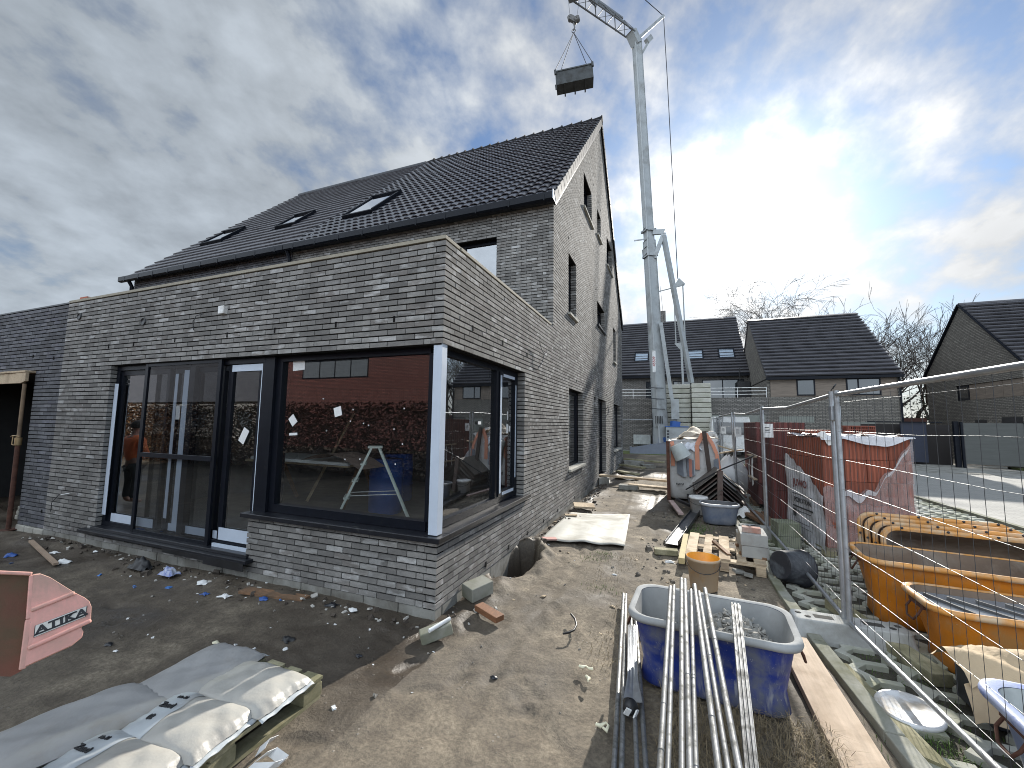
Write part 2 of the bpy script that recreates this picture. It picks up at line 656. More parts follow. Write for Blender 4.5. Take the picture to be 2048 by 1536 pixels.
WHITEP = mat('white_plastic', (0.74, 0.74, 0.72), 0.45, var=0.06, bs_=0.08, dirt=(0.4, 0.37, 0.32), damt=0.3)
PAPER = mat('white_paper', (0.72, 0.72, 0.70), 0.8, var=0.06, bs_=0.3, bscale=14)
RED = mat('faded_red_plastic', (0.74, 0.36, 0.30), 0.5, var=0.08, scale=4, bs_=0.12, bscale=90, dirt=(0.46, 0.29, 0.23), damt=0.5, dscale=6, streak=(0.42, 0.29, 0.23))
REDBR = mat('red_clay', (0.40, 0.115, 0.065), 0.85, var=0.25, scale=3, bs_=0.3)
REDBRD = mat('dark_red_clay', (0.135, 0.038, 0.032), 0.85, var=0.35, scale=3, bs_=0.3)
ROOFT = mat('glazed_black_tile', (0.050, 0.052, 0.062), 0.22, var=0.25, scale=3, bs_=0.04, bscale=30, spec=1.0)
ROOFF = mat('dark_flat_tile', (0.085, 0.083, 0.092), 0.42, var=0.25, scale=2, bs_=0.15, spec=0.8)
CRANE = mat('crane_grey_paint', (0.34, 0.36, 0.365), 0.5, var=0.08, scale=2, bs_=0.05, dirt=(0.20, 0.20, 0.19), damt=0.3, dscale=1.2)
ROOFT.node_tree.nodes['Principled BSDF'].inputs['IOR'].default_value = 2.1
STEELD = mat('dark_steel', (0.05, 0.052, 0.058), 0.5, 0.5, var=0.2)

# ------------------------------------------------------------------ ground
X0, Y0 = -1.985, 3.29


def _hash(ix, iy, s):
    h = (ix * 374761393 + iy * 668265263 + s * 1442695041) & 0xFFFFFFFF
    h = ((h ^ (h >> 13)) * 1274126177) & 0xFFFFFFFF
    return ((h ^ (h >> 16)) & 0xFFFF) / 65535.0


def vnoise(x, y, s=0):
    x, y = np.asarray(x, float), np.asarray(y, float)
    ix, iy = np.floor(x).astype(np.int64), np.floor(y).astype(np.int64)
    fx, fy = x - ix, y - iy
    fx, fy = fx * fx * (3 - 2 * fx), fy * fy * (3 - 2 * fy)
    a, b = _hash(ix, iy, s), _hash(ix + 1, iy, s)
    c, d = _hash(ix, iy + 1, s), _hash(ix + 1, iy + 1, s)
    return (a * (1 - fx) + b * fx) * (1 - fy) + (c * (1 - fx) + d * fx) * fy - 0.5


def fbm(x, y, s=0, o=4):
    r, a, f = 0, 1.0, 1.0
    for i in range(o):
        r = r + a * vnoise(np.asarray(x) * f, np.asarray(y) * f, s + i)
        a *= 0.5
        f *= 2.03
    return r


_rp = random.Random(19)
PRINTS = [(_rp.uniform(-5.5, -.45), _rp.uniform(1.4, 3.0), _rp.uniform(0, 3.1)) for _ in range(46)] + \
         [(_rp.uniform(-1.45, -.35), _rp.uniform(2.2, 8.0), PI / 2 + _rp.gauss(0, .4)) for _ in range(44)]


def hgt(x, y):
    x, y = np.asarray(x, float), np.asarray(y, float)
    h = fbm(x * 0.7, y * 0.7, 3, 3) * 0.05 + fbm(x * 3.2, y * 3.2, 9, 3) * 0.018 + fbm(x * 14, y * 14, 21, 2) * 0.006
    h = h - 0.012
    # earth thrown up along the walls and round the pit
    h = h + 0.05 * np.exp(-((y - 3.1) / 0.16) ** 2) * (x < -2.0) * (0.5 + fbm(x * 6, y * 6, 5, 3))
    h = h + 0.06 * np.exp(-((x + 1.8) / 0.14) ** 2) * (y > 3.2) * (y < 18) * (0.4 + fbm(x * 6, y * 6, 6, 3))
    ex = (x + 1.80) / 0.24
    ey = (y - 4.90) / 0.62
    d = np.sqrt(ex * ex + ey * ey) + fbm(x * 5, y * 5, 31, 2) * 0.35
    h = h + 0.09 * np.exp(-((d - 1.2) / 0.25) ** 2) * (0.3 + 1.2 * np.clip(y - 4.6, 0, 1))
    h = h - 1.15 * np.clip((1.0 - d) / 0.25, 0, 1)
    for bx, by, ba in PRINTS:       # boot prints trodden into the soft ground
        ca_, sa_ = math.cos(ba), math.sin(ba)
        ux_, uy_ = (x - bx) * ca_ + (y - by) * sa_, -(x - bx) * sa_ + (y - by) * ca_
        q_ = (ux_ / .15) ** 2 + (uy_ / .055) ** 2
        h = h - 0.013 * np.exp(-q_ ** 2) + 0.005 * np.exp(-((q_ - 1.6) / .5) ** 2)
    for rx in (-1.08, -.30):        # barrow tracks along the path
        w_ = x - rx - .12 * np.sin(y * .55 + rx * 3) - .05 * fbm(y * .9, y * 0, 51, 2)
        h = h - 0.014 * np.exp(-(w_ / .045) ** 2) + .006 * np.exp(-((np.abs(w_) - .085) / .03) ** 2)
    far = np.clip((np.abs(y) - 18) / 10, 0, 1)
    h = h * (1 - far)
    lot = np.clip((x - 1.02) / 0.12, 0, 1) * (y < 30)
    h = h * (1 - lot) - 0.055 * lot
    return h


def axis(segs):
    out = []
    for a, b, st in segs:
        out += list(np.arange(a, b, st))
    return np.array(sorted(set(np.round(out + [segs[-1][1]], 4))))


gx = axis([(-400, -40, 60), (-40, -12, 4), (-12, -6, 0.12), (-6, -3.4, 0.045), (-3.4, 2.2, 0.028), (2.2, 8, 0.5), (8, 40, 4), (40, 400, 60)])
gy = axis([(-60, -4, 6), (-4, 0.8, 0.2), (0.8, 7.2, 0.028), (7.2, 13, 0.07), (13, 26, 0.3), (26, 60, 4), (60, 460, 60)])
XX, YY = np.meshgrid(gx, gy)
ZZ = hgt(XX, YY)
nx_, ny_ = len(gx), len(gy)
gv = np.stack([XX.ravel(), YY.ravel(), ZZ.ravel()], 1)
ii = (np.arange(ny_ - 1)[:, None] * nx_ + np.arange(nx_ - 1)[None, :]).ravel()
gf = np.stack([ii, ii + 1, ii + nx_ + 1, ii + nx_], 1)


def mud_mat():
    m, k, b, _ = newmat('trodden_earth')
    co = k.n('ShaderNodeTexCoord').outputs['Object']
    n1 = k.noise(co, 0.55, 7, 0.6, 0.4)
    n2 = k.noise(co, 5.5, 8, 0.65, 0.5)
    n3 = k.noise(co, 42, 6, 0.7)
    c = k.mix(k.ramp(n1, [(0.40, 0.0), (0.60, 1.0)]), (0.105, 0.088, 0.068), (0.325, 0.272, 0.20))
    c = k.mix(k.ramp(n2, [(0.36, 0.75), (0.6, 0.0)]), c, (0.12, 0.098, 0.074))
    c = k.mix(k.ramp(n3, [(0.4, 0.5), (0.6, 0.0)]), c, (0.06, 0.05, 0.04))
    c = k.mix(k.ramp(n3, [(0.68, 0.0), (0.76, 0.3)]), c, (0.42, 0.38, 0.31))
    # stones trodden into the surface
    vo = k.n('ShaderNodeTexVoronoi', feature='F1')
    k.l(co, vo.inputs['Vector'])
    vo.inputs['Scale'].default_value = 26
    st = k.math('MULTIPLY', k.ramp(vo.outputs['Distance'], [(0.18, 1.0), (0.26, 0.0)]),
                k.math('GREATER_THAN', k.noise(co, 3.2, 3, 0.6), 0.63))
    c = k.mix(k.math('MULTIPLY', st, 0.6), c, k.mix(vo.outputs['Color'], (0.10, 0.09, 0.08), (0.36, 0.33, 0.28)))
    # wet soil along the walls; the front yard's darkening also paints in house shade
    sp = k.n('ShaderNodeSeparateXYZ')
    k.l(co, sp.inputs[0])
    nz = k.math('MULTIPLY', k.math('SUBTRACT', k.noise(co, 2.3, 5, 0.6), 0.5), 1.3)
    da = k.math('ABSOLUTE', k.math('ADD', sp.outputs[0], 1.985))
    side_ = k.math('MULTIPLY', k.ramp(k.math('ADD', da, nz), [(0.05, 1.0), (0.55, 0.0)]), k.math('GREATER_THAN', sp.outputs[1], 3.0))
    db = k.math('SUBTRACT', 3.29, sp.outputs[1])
    yard_damp_shade = k.math('MULTIPLY', k.ramp(k.math('ADD', k.math('MULTIPLY', db, 0.26), nz), [(0.05, 1.0), (0.75, 0.0)]), k.math('LESS_THAN', sp.outputs[0], -1.75))
    damp_shade = k.math('MAXIMUM', side_, yard_damp_shade)
    c = k.mix(k.math('MULTIPLY', damp_shade, 0.85), c, k.mix(0.8, c, (0.040, 0.030, 0.022)))
    k.l(c, b.inputs['Base Color'])
    wet = k.ramp(n1, [(0.34, 0.50), (0.5, 0.94)])
    wet = k.math('SUBTRACT', wet, k.math('MULTIPLY', damp_shade, 0.38), True)
    k.l(wet, b.inputs['Roughness'])
    b.inputs['Specular IOR Level'].default_value = 0.3
    h = k.math('ADD', k.math('MULTIPLY', n2, 1.1), k.math('ADD', k.math('MULTIPLY', n3, 0.35), k.math('MULTIPLY', st, 0.25)))
    bump(k, b, h, 0.7, 0.02)
    return m


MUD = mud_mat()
gm = MB()
gm.v, gm.f, gm.s = gv.tolist(), gf.tolist(), [True] * len(gf)
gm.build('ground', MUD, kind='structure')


def asphalt_mat():
    m, k, b, _ = newmat('street_paving')
    co = k.n('ShaderNodeTexCoord').outputs['Object']
    br = k.n('ShaderNodeTexBrick')
    k.l(co, br.inputs['Vector'])
    br.inputs['Color1'].default_value = (0.25, 0.245, 0.225, 1)
    br.inputs['Color2'].default_value = (0.33, 0.32, 0.29, 1)
    br.inputs['Mortar'].default_value = (0.16, 0.155, 0.14, 1)
    br.inputs['Scale'].default_value = 1
    br.inputs['Brick Width'].default_value = 0.22
    br.inputs['Row Height'].default_value = 0.11
    br.inputs['Mortar Size'].default_value = 0.008
    n = k.noise(co, 0.5, 6, 0.6)
    c = k.mix(k.ramp(n, [(0.3, 0.0), (0.7, 0.55)]), br.outputs['Color'], (0.2, 0.195, 0.18))
    k.l(c, b.inputs['Base Color'])
    b.inputs['Roughness'].default_value = 0.72
    bump(k, b, k.math('SUBTRACT', k.noise(co, 60, 3, 0.6), br.outputs['Fac']), 0.4, 0.006)
    return m


STREET = asphalt_mat()
mb = MB()
mb.box((5.85, 3, -0.20), (60, 23.2, 0.004))
mb.build('street', STREET, kind='structure')
mb = MB()
mb.box((1.9, 21.0, -0.2), (60, 26.0, 0.012))
mb.build('pavement', CONC, kind='structure')
GRASSB = mat('lawn_soil', (0.10, 0.12, 0.04), 0.95, var=0.4, scale=6, bs_=0.8, bscale=40, bdist=0.03)
mb = MB()
mb.box((1.75, 19.2, -0.2), (5.6, 21.0, 0.03))
mb.box((-3.0, 25.0, -0.2), (1.6, 28.0, 0.02))
mb.build('verge_lawn', GRASSB, kind='structure')

# grass pavers: concrete lattice with soil in the cells
PAVE = mat('paver_concrete', (0.42, 0.42, 0.365), 0.9, var=0.2, scale=3, bs_=0.3, dirt=(0.26, 0.27, 0.18), damt=0.4, dscale=2.2)
mb = MB()
rp = random.Random(4)
ux, uy = 0.30, 0.24
for j in range(0, 78):
    y = 2.2 + j * uy
    for i in range(0, 16):
        x = 1.16 + i * ux
        if x > 5.5:
            continue
        dz = rp.uniform(-0.006, 0.004) - 0.012
        ja, jb = rp.uniform(-.006, .006), rp.uniform(-.006, .006)
        w = 0.075
        a = 0.075
        # zigzag bar along Y plus a short rung: an H-shaped cell block
        z0, z1 = -0.10, dz
        pts = [(x + ja, y + jb), (x + a + ja, y + uy * 0.33 + jb), (x + a + ja, y + uy * 0.66 + jb), (x + ja, y + uy * 0.985 + jb)]
        for q in range(3):
            (xa, ya), (xb, yb) = pts[q], pts[q + 1]
            mb.hexa([(xa, ya, z0), (xa + w, ya, z0), (xb + w, yb, z0), (xb, yb, z0), (xa, ya, z1), (xa + w, ya, z1), (xb + w, yb, z1), (xb, yb, z1)])
        mb.box((x + a + w + ja, y + uy * 0.38 + jb, z0), (x + ux - 0.008 + ja, y + uy * 0.62 + jb, z1 - 0.001))
mb.build('grass_paving', PAVE, kind='structure', bevel=0.003)

mb = MB()
mb.box((1.13, 2.0, -.3), (5.74, 21.2, -.048))
mb.build('paving_bed', mat('paver_soil', (.062, .056, .04), .95, var=.4, scale=9, bs_=.8, bscale=50, bdist=.02), kind='structure')
# kerb edging between the earth and the parking
mb = MB()
kp = [(1.00, 9.0), (1.02, 7.0), (1.0, 5.2), (1.02, 4.15), (1.09, 3.1), (1.17, 2.0)]
for (xa, ya), (xb, yb) in zip(kp, kp[1:]):
    mb.hexa([(xa, ya - .006, -0.2), (xb, yb + .006, -0.2), (xb + 0.10, yb + .006, -0.2), (xa + 0.10, ya - .006, -0.2), (xa, ya - .006, 0.03), (xb, yb + .006, 0.03), (xb + 0.10, yb + .006, 0.03), (xa + 0.10, ya - .006, 0.03)])
mb.build('kerb', CONCG, kind='structure', bevel=0.008)
mb = MB()
mb.box((5.72, 3, -0.2), (5.82, 21, 0.02))
mb.build('kerb', CONCG, kind='structure')
# planting bed across the street
bd = [(13.0, 28.0), (13.6, 24.4), (15.5, 22.4), (40, 20.0)]
mb = MB()
for (xa, ya), (xb, yb) in zip(bd[1:], bd[2:]):
    mb.hexa([(xa, ya, -0.1), (xb, yb, -0.1), (xb, yb + .2, -0.1), (xa, ya + .2, -0.1), (xa, ya, .15), (xb, yb, .15), (xb, yb + .2, .15), (xa, ya + .2, .15)])
mb.build('kerb', CONC, kind='structure')
mb = MB()
mb.box((13.6, 22.6, -0.1), (40, 24.6, 0.10))
mb.build('planting_bed', GRASSB, kind='structure')


# ------------------------------------------------------------------ brick work
class Frame:
    """wall frame: s along the wall, d outward, z up"""

    def __init__(s, o, u, n):
        s.o, s.u, s.n = Vector((o[0], o[1], 0)), Vector((u[0], u[1], 0)), Vector((n[0], n[1], 0))
        s.flip = s.u.cross(Vector((0, 0, 1))).dot(s.n) < 0

    def p(s, a, d, z):
        q = s.o + s.u * a + s.n * d
        return (q.x, q.y, z)

    def hexa(s, a0, a1, d0, d1, z0, z1):
        # front face is at d1
        if s.flip:
            a0, a1 = a1, a0
        return [s.p(a0, d1, z0), s.p(a1, d1, z0), s.p(a1, d0, z0), s.p(a0, d0, z0), s.p(a0, d1, z1), s.p(a1, d1, z1), s.p(a1, d0, z1), s.p(a0, d0, z1)]


BZ, BH, BP = 0.085, 0.06, 0.215


def brick_wall(mb, mm, F, L, k0, nc, openings=(), quoin=(0, 0), clip=None, depth=0.13, seed=1, jit=0.0009):
    rd = random.Random(seed)
    for k in range(k0, k0 + nc):
        z = BZ + k * BH
        zc = z + 0.025
        s0, s1 = 0.0, L
        if quoin[0]:
            s0 += depth + 0.005 if (k % 2) == (quoin[0] > 0) else 0
        if quoin[1]:
            s1 -= depth + 0.005 if (k % 2) == (quoin[1] > 0) else 0
        if clip:
            c0, c1 = clip(z + 0.05)
            s0, s1 = max(s0, c0), min(s1, c1)
        if s1 - s0 < 0.05:
            continue
        segs = [(s0, s1)]
        for (a, b, za, zb) in openings:
            if za <= zc < zb:
                ns = []
                for p, q in segs:
                    if b <= p or a >= q:
                        ns.append((p, q))
                    else:
                        if a - p > 0.03:
                            ns.append((p, a))
                        if q - b > 0.03:
                            ns.append((b, q))
                segs = ns
        off = (k % 2) * BP / 2 + rd.choice((0, 0, 0, BP / 4)) * 0.0
        for p, q in segs:
            mm.hexa(F.hexa(p + 0.006, q - 0.006, -depth + 0.002, -0.020, z - 0.012, z + 0.048))
            i = math.floor((p - off) / BP)
            cuts = [p]
            g = off + (i + 1) * BP
            while g < q:
                if g - cuts[-1] > 0.06 and q - g > 0.06:
                    cuts.append(g)
                g += BP
            cuts.append(q)
            for a, b in zip(cuts, cuts[1:]):
                if b < q:
                    b -= rd.uniform(0.005, 0.010)
                dn = rd.gauss(0, jit)
                dz = rd.uniform(-0.001, 0.001)
                mb.hexa(F.hexa(a, b, -depth, max(-.004, min(.004, dn)), z + dz, z + 0.0462 + dz), back=False)
    return mb


def putlog(mb, F, a, z, w=0.03, h=0.055):
    mb.hexa(F.hexa(a - w / 2, a + w / 2, -0.02, 0.0045, z - h / 2, z + h / 2))


def window(parent, F, s0, s1, z0, z1, name='window', fr=0.06, depth=0.14, mull=(), film=True, sill=None, glass=None, pl=None, sill_mat=None):
    """frame, panes, sill; s0..s1 x z0..z1 is the wall opening"""
    m = MB()
    d0, d1 = -depth - 0.07, -depth
    m.hexa(F.hexa(s0, s1, d0, d1, z0, z0 + fr))
    m.hexa(F.hexa(s0, s1, d0, d1, z1 - fr, z1))
    m.hexa(F.hexa(s0, s0 + fr, d0, d1 - .002, z0 + fr, z1 - fr))
    m.hexa(F.hexa(s1 - fr, s1, d0, d1 - .002, z0 + fr, z1 - fr))
    for q in mull:
        m.hexa(F.hexa(q - fr * .7, q + fr * .7, d0, d1 - .003, z0 + fr, z1 - fr))
    w = m.build(name, ANTH, parent, plabel=pl)
    g = MB()
    cuts = [s0 + fr] + [x for q in mull for x in (q - fr * .7, q + fr * .7)] + [s1 - fr]
    for a, b in zip(cuts[::2], cuts[1::2]):
        dd = d1 - 0.03
        g.quad(F.p(a, dd, z0 + fr), F.p(b, dd, z0 + fr), F.p(b, dd, z1 - fr), F.p(a, dd, z1 - fr))
    g.build('pane', glass or GLASS2, w)
    if film:
        t = MB()
        t.hexa(F.hexa(s0 + .012, s0 + fr - .012, d1, d1 + .003, z0 + fr, z1 - fr - .05))
        for q in mull:
            t.hexa(F.hexa(q - .03, q + .03, d1, d1 + .003, z0 + fr, z1 - fr - .08))
        t.build_each('protective_film', TAPEW, w)
    if sill:
        b = MB()
        b.hexa(F.hexa(s0 - sill, s1 + sill, -depth - .02, 0.055, z0 - 0.055, z0 - 0.002))
        b.build('sill', sill_mat or ASHLAR, w, bevel=0.004)
    return w


# ------------------------------------------------------------------ the new house
house = thing('brick_house', 'new grey brick house with glossy black tiled gable roof and flat-roofed extension, windows still taped', 'house', (X0, Y0, 0), world=True)
FF = Frame((X0, Y0), (-1, 0), (0, -1))           # extension front, s runs to the left
FS = Frame((X0, Y0), (0, 1), (1, 0))             # long side wall, s runs away
FM = Frame((X0, 7.15), (-1, 0), (0, -1))         # main front wall above the extension
WX = 6.72                                        # width of the house
RIDGE_Y, RIDGE_Z, EAVE_Y, EAVE_Z, BACK_Y = 12.86, 11.83, 7.0, 5.98, 18.57
SL = (RIDGE_Z - EAVE_Z) / (RIDGE_Y - EAVE_Y)


def side_clip(z):
    if z < 3.5:
        return (0, BACK_Y - Y0)
    a, b = 7.15 - Y0, BACK_Y - Y0
    if round((z - .05 - BZ) / BH) % 2:
        a += 0.135
    if z > 5.95:
        t = (z - 5.95) / SL
        a, b = 7.15 - Y0 + t, b - t
    return (a, b)


S = lambda y: y - Y0
side_open = [
    (-1, S(5.61), .70, 2.50),
    (S(8.4), S(9.88), .80, 2.47), (S(11.38), S(11.70), 1.80, 2.47), (S(12.1), S(13.6), .20, 2.47), (S(15.62), S(17.75), .76, 2.47),
    (S(8.35), S(9.12), 4.10, 5.41), (S(12.02), S(13.5), 4.70, 5.41), (S(15.62), S(16.4), 4.10, 5.41),
    (S(10.05), S(11.2), 7.33, 8.29), (S(12.12), S(12.82), 7.54, 8.36), (S(14.12), S(15.45), 7.33, 8.36)]
wb, wm = MB(), MB()
brick_wall(wb, wm, FS, BACK_Y - Y0, 0, 196, side_open, quoin=(1, 0), clip=side_clip, seed=3)
brick_wall(wb, wm, FM, WX - 0.02, 52, 47, [(X0 + 3.15 + 0.0, X0 + 4.32 + 0.0, 3.6, 5.41)], quoin=(-1, 0), seed=5)
brick_wall(wb, wm, FF, WX, 0, 57, [(-X0 * 0 + 4.43 - 2.0 + 0.0, 5.395, .20, 2.50), (-1, 2.45, .70, 2.50)], quoin=(-1, 0), seed=8)
# window reveal return at the pier end of the low wall is the brick ends themselves
wall_o = wb.build('brickwork', BRICK, house)
wm.build('mortar_joints', MORTAR, house)

# plinth of concrete blocks
mb = MB()
rb = random.Random(3)
for i in range(17):
    a = i * 0.40
    mb.hexa(FF.hexa(a + .004 + (0.0 if i else 0.0), min(a + .396, WX), -0.12, -0.006 + rb.uniform(-.004, .003), -0.5, 0.078))
for i in range(39):
    a = i * 0.40
    b = min(a + .396, BACK_Y - Y0)
    mb.hexa(FS.hexa(a + .004 + (0.13 if i == 0 else 0), b, -0.12, -0.006 + rb.uniform(-.004, .003), -0.9, 0.078))
mb.build('plinth', CONC, house, bevel=0.006)
# weep holes and putlog holes
mb = MB()
for y in (8.4, 9.13, 9.75, 10.31, 10.9, 11.3, 11.98, 13.77, 14.9, 15.8, 16.4, 17.0):
    putlog(mb, FS, S(y), 2.70)
for y in (3.9, 4.75, 5.7):
    putlog(mb, FS, S(y), 2.76, .03, .06)
for y in (4.35, 5.05, 5.8, 6.6, 7.5, 8.9, 10.2, 11.1, 14.2, 15.3, 16.4, 17.4):
    putlog(mb, FS, S(y), 0.15, .035, .055)
for y, z in ((8.36, 5.75), (8.9, 5.6), (11.8, 5.7), (12.6, 5.68), (13.3, 5.66), (14.1, 5.66), (15.6, 5.72), (16.3, 5.72), (16.9, 5.72),
             (10.5, 8.8), (11.0, 8.62), (11.5, 8.75), (12.3, 8.65), (12.8, 8.62), (14.4, 8.62), (15.3, 8.62), (11.2, 9.4), (11.6, 9.15)):
    putlog(mb, FS, S(y), z, .035, .055)
for x in (-2.55, -3.3, -4.2, -5.0, -6.0, -6.9, -7.5):
    putlog(mb, FF, X0 - x, 2.76, .022, .06)
putlog(mb, FM, 2.0, 5.65, .025, .06)
putlog(mb, FM, 3.7, 5.65, .025, .06)
mb.build('weep_vent', MORTAR, house)
mb = MB()
for x, z in ((-8.36, 3.27), (-6.72, 3.06)):
    M = Matrix.Translation((x, Y0 - 0.009, z)) @ Matrix.Rotation(PI / 2, 4, 'X')
    mb.lathe([(0.052, -0.02), (0.052, 0.004), (0.045, 0.006), (0.044, 0.002), (0.0, 0.002)], 20, M, True, False)
mb.build('drain_outlet', BLACK, house)
mb = MB()
mb.box((-5.13, Y0 - .05, 3.02), (-5.03, Y0 + .01, 3.12))
mb.build('junction_box', WHITEP, house, bevel=0.006)
mb = MB()
mb.tube([(-5.62, Y0 - .012, 2.86), (-5.60, Y0 - .04, 2.96), (-5.53, Y0 - .05, 3.03), (-5.42, Y0 - .035, 3.05)], 0.005, 5)
mb.tube([(X0 + .012, 6.2, 2.62), (X0 + .05, 6.3, 2.72), (X0 + .07, 6.36, 2.87), (X0 + .05, 6.28, 2.93), (X0 + .06, 6.13, 3.02)], 0.006, 5)
mb.tube([(X0 + .07, 6.36, 2.87), (X0 + .08, 6.5, 2.95)], 0.006, 5)
mb.tube([(X0 + .01, 13.5, 2.2), (X0 + .12, 13.3, 2.3), (X0 + .16, 13.1, 2.1), (X0 + .05, 13.0, 1.9)], 0.010, 6)
mb.tube([(X0 + .01, 12.15, 1.35), (X0 + .2, 12.4, 1.3), (X0 + .22, 12.6, 1.1), (X0 + .03, 12.3, .95)], 0.008, 6)
mb.tube([(-8.5, Y0 - .02, 0.36), (-8.42, Y0 - .05, 0.5), (-8.3, Y0 - .03, 0.62)], 0.004, 5)
mb.build('cable', STEELD, house)
mb = MB()
mb.tube([(-8.25, Y0 - .03, .62), (-8.02, Y0 - .03, .66)], 0.006, 5)
mb.build('cable', WHITEP, house)

# coping of the extension
mb = MB()
mb.hexa(FF.hexa(0.0, WX, -0.30, 0.006, 3.507, 3.545))
mb.hexa(FS.hexa(0.306, S(7.02), -0.30, 0.006, 3.507, 3.545))
mb.build('coping', mat('coping_board', (0.30, 0.27, 0.21), 0.85, var=0.2, bs_=0.2), house, bevel=0.004)

# ---- sliding door
DZ0, DZ1 = 0.27, 2.50
DL, DR = 5.395, 2.43         # s of the left and right edge of the door opening
FD = Frame((X0, Y0 - .06), (-1, 0), (0, -1))      # the door set sits close to the outer face
door = MB()
d0, d1 = -0.22, -0.13
door.hexa(FD.hexa(DR, DL, d0, d1 + .0, DZ1 - .09, DZ1))
door.hexa(FD.hexa(DR, DL, d0, d1 + .0, DZ0 - .02, DZ0 + .05))
door.hexa(FD.hexa(DL - .07, DL, d0, d1 - .002, DZ0 + .05, DZ1 - .09))
door.hexa(FD.hexa(DR - .16, DR + .03, d0, d1 - .002, DZ0 - .02, DZ1 - .001))
door.hexa(FD.hexa(3.66, 3.77, -.20, -.125, DZ0 + .05, DZ1 - .09))
door.hexa(FD.hexa(DR + 0.72, DR + 0.77, d0, d1 - .03, DZ0 + .05, DZ1 - .09))
sd = door.build('sliding_door', ANTH, house)


def leaf(a, b, dd, nm, mid=None, fr=.075, shade=None):
    m = MB()
    z0, z1 = DZ0 + .05, DZ1 - .09
    m.hexa(FD.hexa(a, a + fr, dd - .05, dd, z0, z1))
    m.hexa(FD.hexa(b - fr, b, dd - .05, dd, z0, z1))
    m.hexa(FD.hexa(a + fr, b - fr, dd - .05, dd - .001, z0, z0 + .10))
    m.hexa(FD.hexa(a + fr, b - fr, dd - .05, dd - .001, z1 - .07, z1))
    if mid:
        m.hexa(FD.hexa(a + fr, b - fr, dd - .045, dd + .004, mid - .02, mid + .02))
    w = m.build('door_leaf', ANTH, sd)
    g = MB()
    g.quad(FD.p(b - fr, dd - .02, z0 + .1), FD.p(a + fr, dd - .02, z0 + .1), FD.p(a + fr, dd - .02, z1 - .07), FD.p(b - fr, dd - .02, z1 - .07))
    g.build('door_glass', shade or GLASS, sd)
    return w


SCREEN = glass_mat('insect_screen', (0.60, 0.62, 0.64), 0.03)
leaf(4.22, DL - .07, -0.155, 'left', fr=.05, shade=glass_mat('coated_glass', (0.8, 0.85, 0.84), 0.27, 0.03))
leaf(2.99, 4.13, -0.165, 'mid')
leaf(DR + .03, 3.06, -0.152, 'right')
# black screen door hanging in front, with a middle rail
m = MB()
zz0, zz1 = DZ0 - .01, DZ1 - .015
for a, b in ((3.12, 3.18), (4.59, 4.65)):
    m.hexa(FD.hexa(a, b, -0.118, -0.09, zz0, zz1))
m.hexa(FD.hexa(3.17, 4.60, -0.116, -0.092, zz1 - .05, zz1 - .001))
m.hexa(FD.hexa(3.17, 4.60, -0.116, -0.092, zz0 + .001, zz0 + .04))
m.hexa(FD.hexa(3.17, 4.60, -0.116, -0.085, 1.235, 1.29))
m.build('screen_frame', ANTH, sd)
g = MB()
for a, b in ((zz0 + .04, 1.245), (1.285, zz1 - .05)):
    g.quad(FD.p(4.60, -0.105, a), FD.p(3.17, -0.105, a), FD.p(3.17, -0.105, b), FD.p(4.60, -0.105, b))
g.build('insect_screen', SCREEN, sd)
# bluish white protective film
t = MB()
t.hexa(FD.hexa(DL - .10, DL - .015, d1 + .012, d1 + .016, DZ0 + .14, DZ1 - .28))
t.hexa(FD.hexa(4.30, DL - .16, -.155, -.150, DZ0 + .055, DZ0 + .165))
t.hexa(FD.hexa(4.055, 4.115, -.165, -.161, DZ0 + .2, DZ1 - .17))
t.hexa(FD.hexa(3.80, 3.90, -.150, -.140, DZ0 + .08, DZ1 - .13))
t.hexa(FD.hexa(3.06, 4.0, -.165, -.160, DZ0 + .06, DZ0 + .15))
t.hexa(FD.hexa(DR + .06, 3.03, -.152, -.146, DZ0 + .06, DZ0 + .20))
t.hexa(FD.hexa(DR + .05, 3.06, -.12, -.10, DZ0 - .01, DZ0 + .03))
t.hexa(FD.hexa(DR + .04, 3.0, -.15, -.144, DZ1 - .18, DZ1 - .10))
t.hexa(FD.hexa(DR + .035, DR + .055, -.15, -.142, DZ0 + .25, DZ1 - .1))
t.build_each('protective_film', TAPEW, sd)
t = MB()
for s_, z_, w_, h_, a_ in ((2.72, 1.55, .05, .09, -.5), (3.98, 1.82, .04, .09, 0.0)):
    M = frame_M(FD.p(s_, -.148, z_), (math.cos(a_), 0, math.sin(a_)), (-math.sin(a_), 0, math.cos(a_)))
    t.box((-w_, -h_, -.002), (w_, h_, .001), M)
t.build_each('sticker', PAPER, sd)
mb = MB()
mb.hexa(FF.hexa(DR - .12, DL + .22, -0.2, 0.09, 0.185, 0.225))
mb.hexa(FF.hexa(DR - .05, DL + .05, -0.2, 0.03, 0.225, 0.262))
mb.build('threshold', STONE, sd, bevel=0.004)
mb = MB()
mb.hexa(FF.hexa(DR - .10, DR + .55, 0.091, 0.096, 0.115, 0.20))
mb.hexa(FF.hexa(DR + .55, DR + 1.3, 0.091, 0.095, 0.15, 0.20))
mb.build('damp_membrane', BLACK, sd)

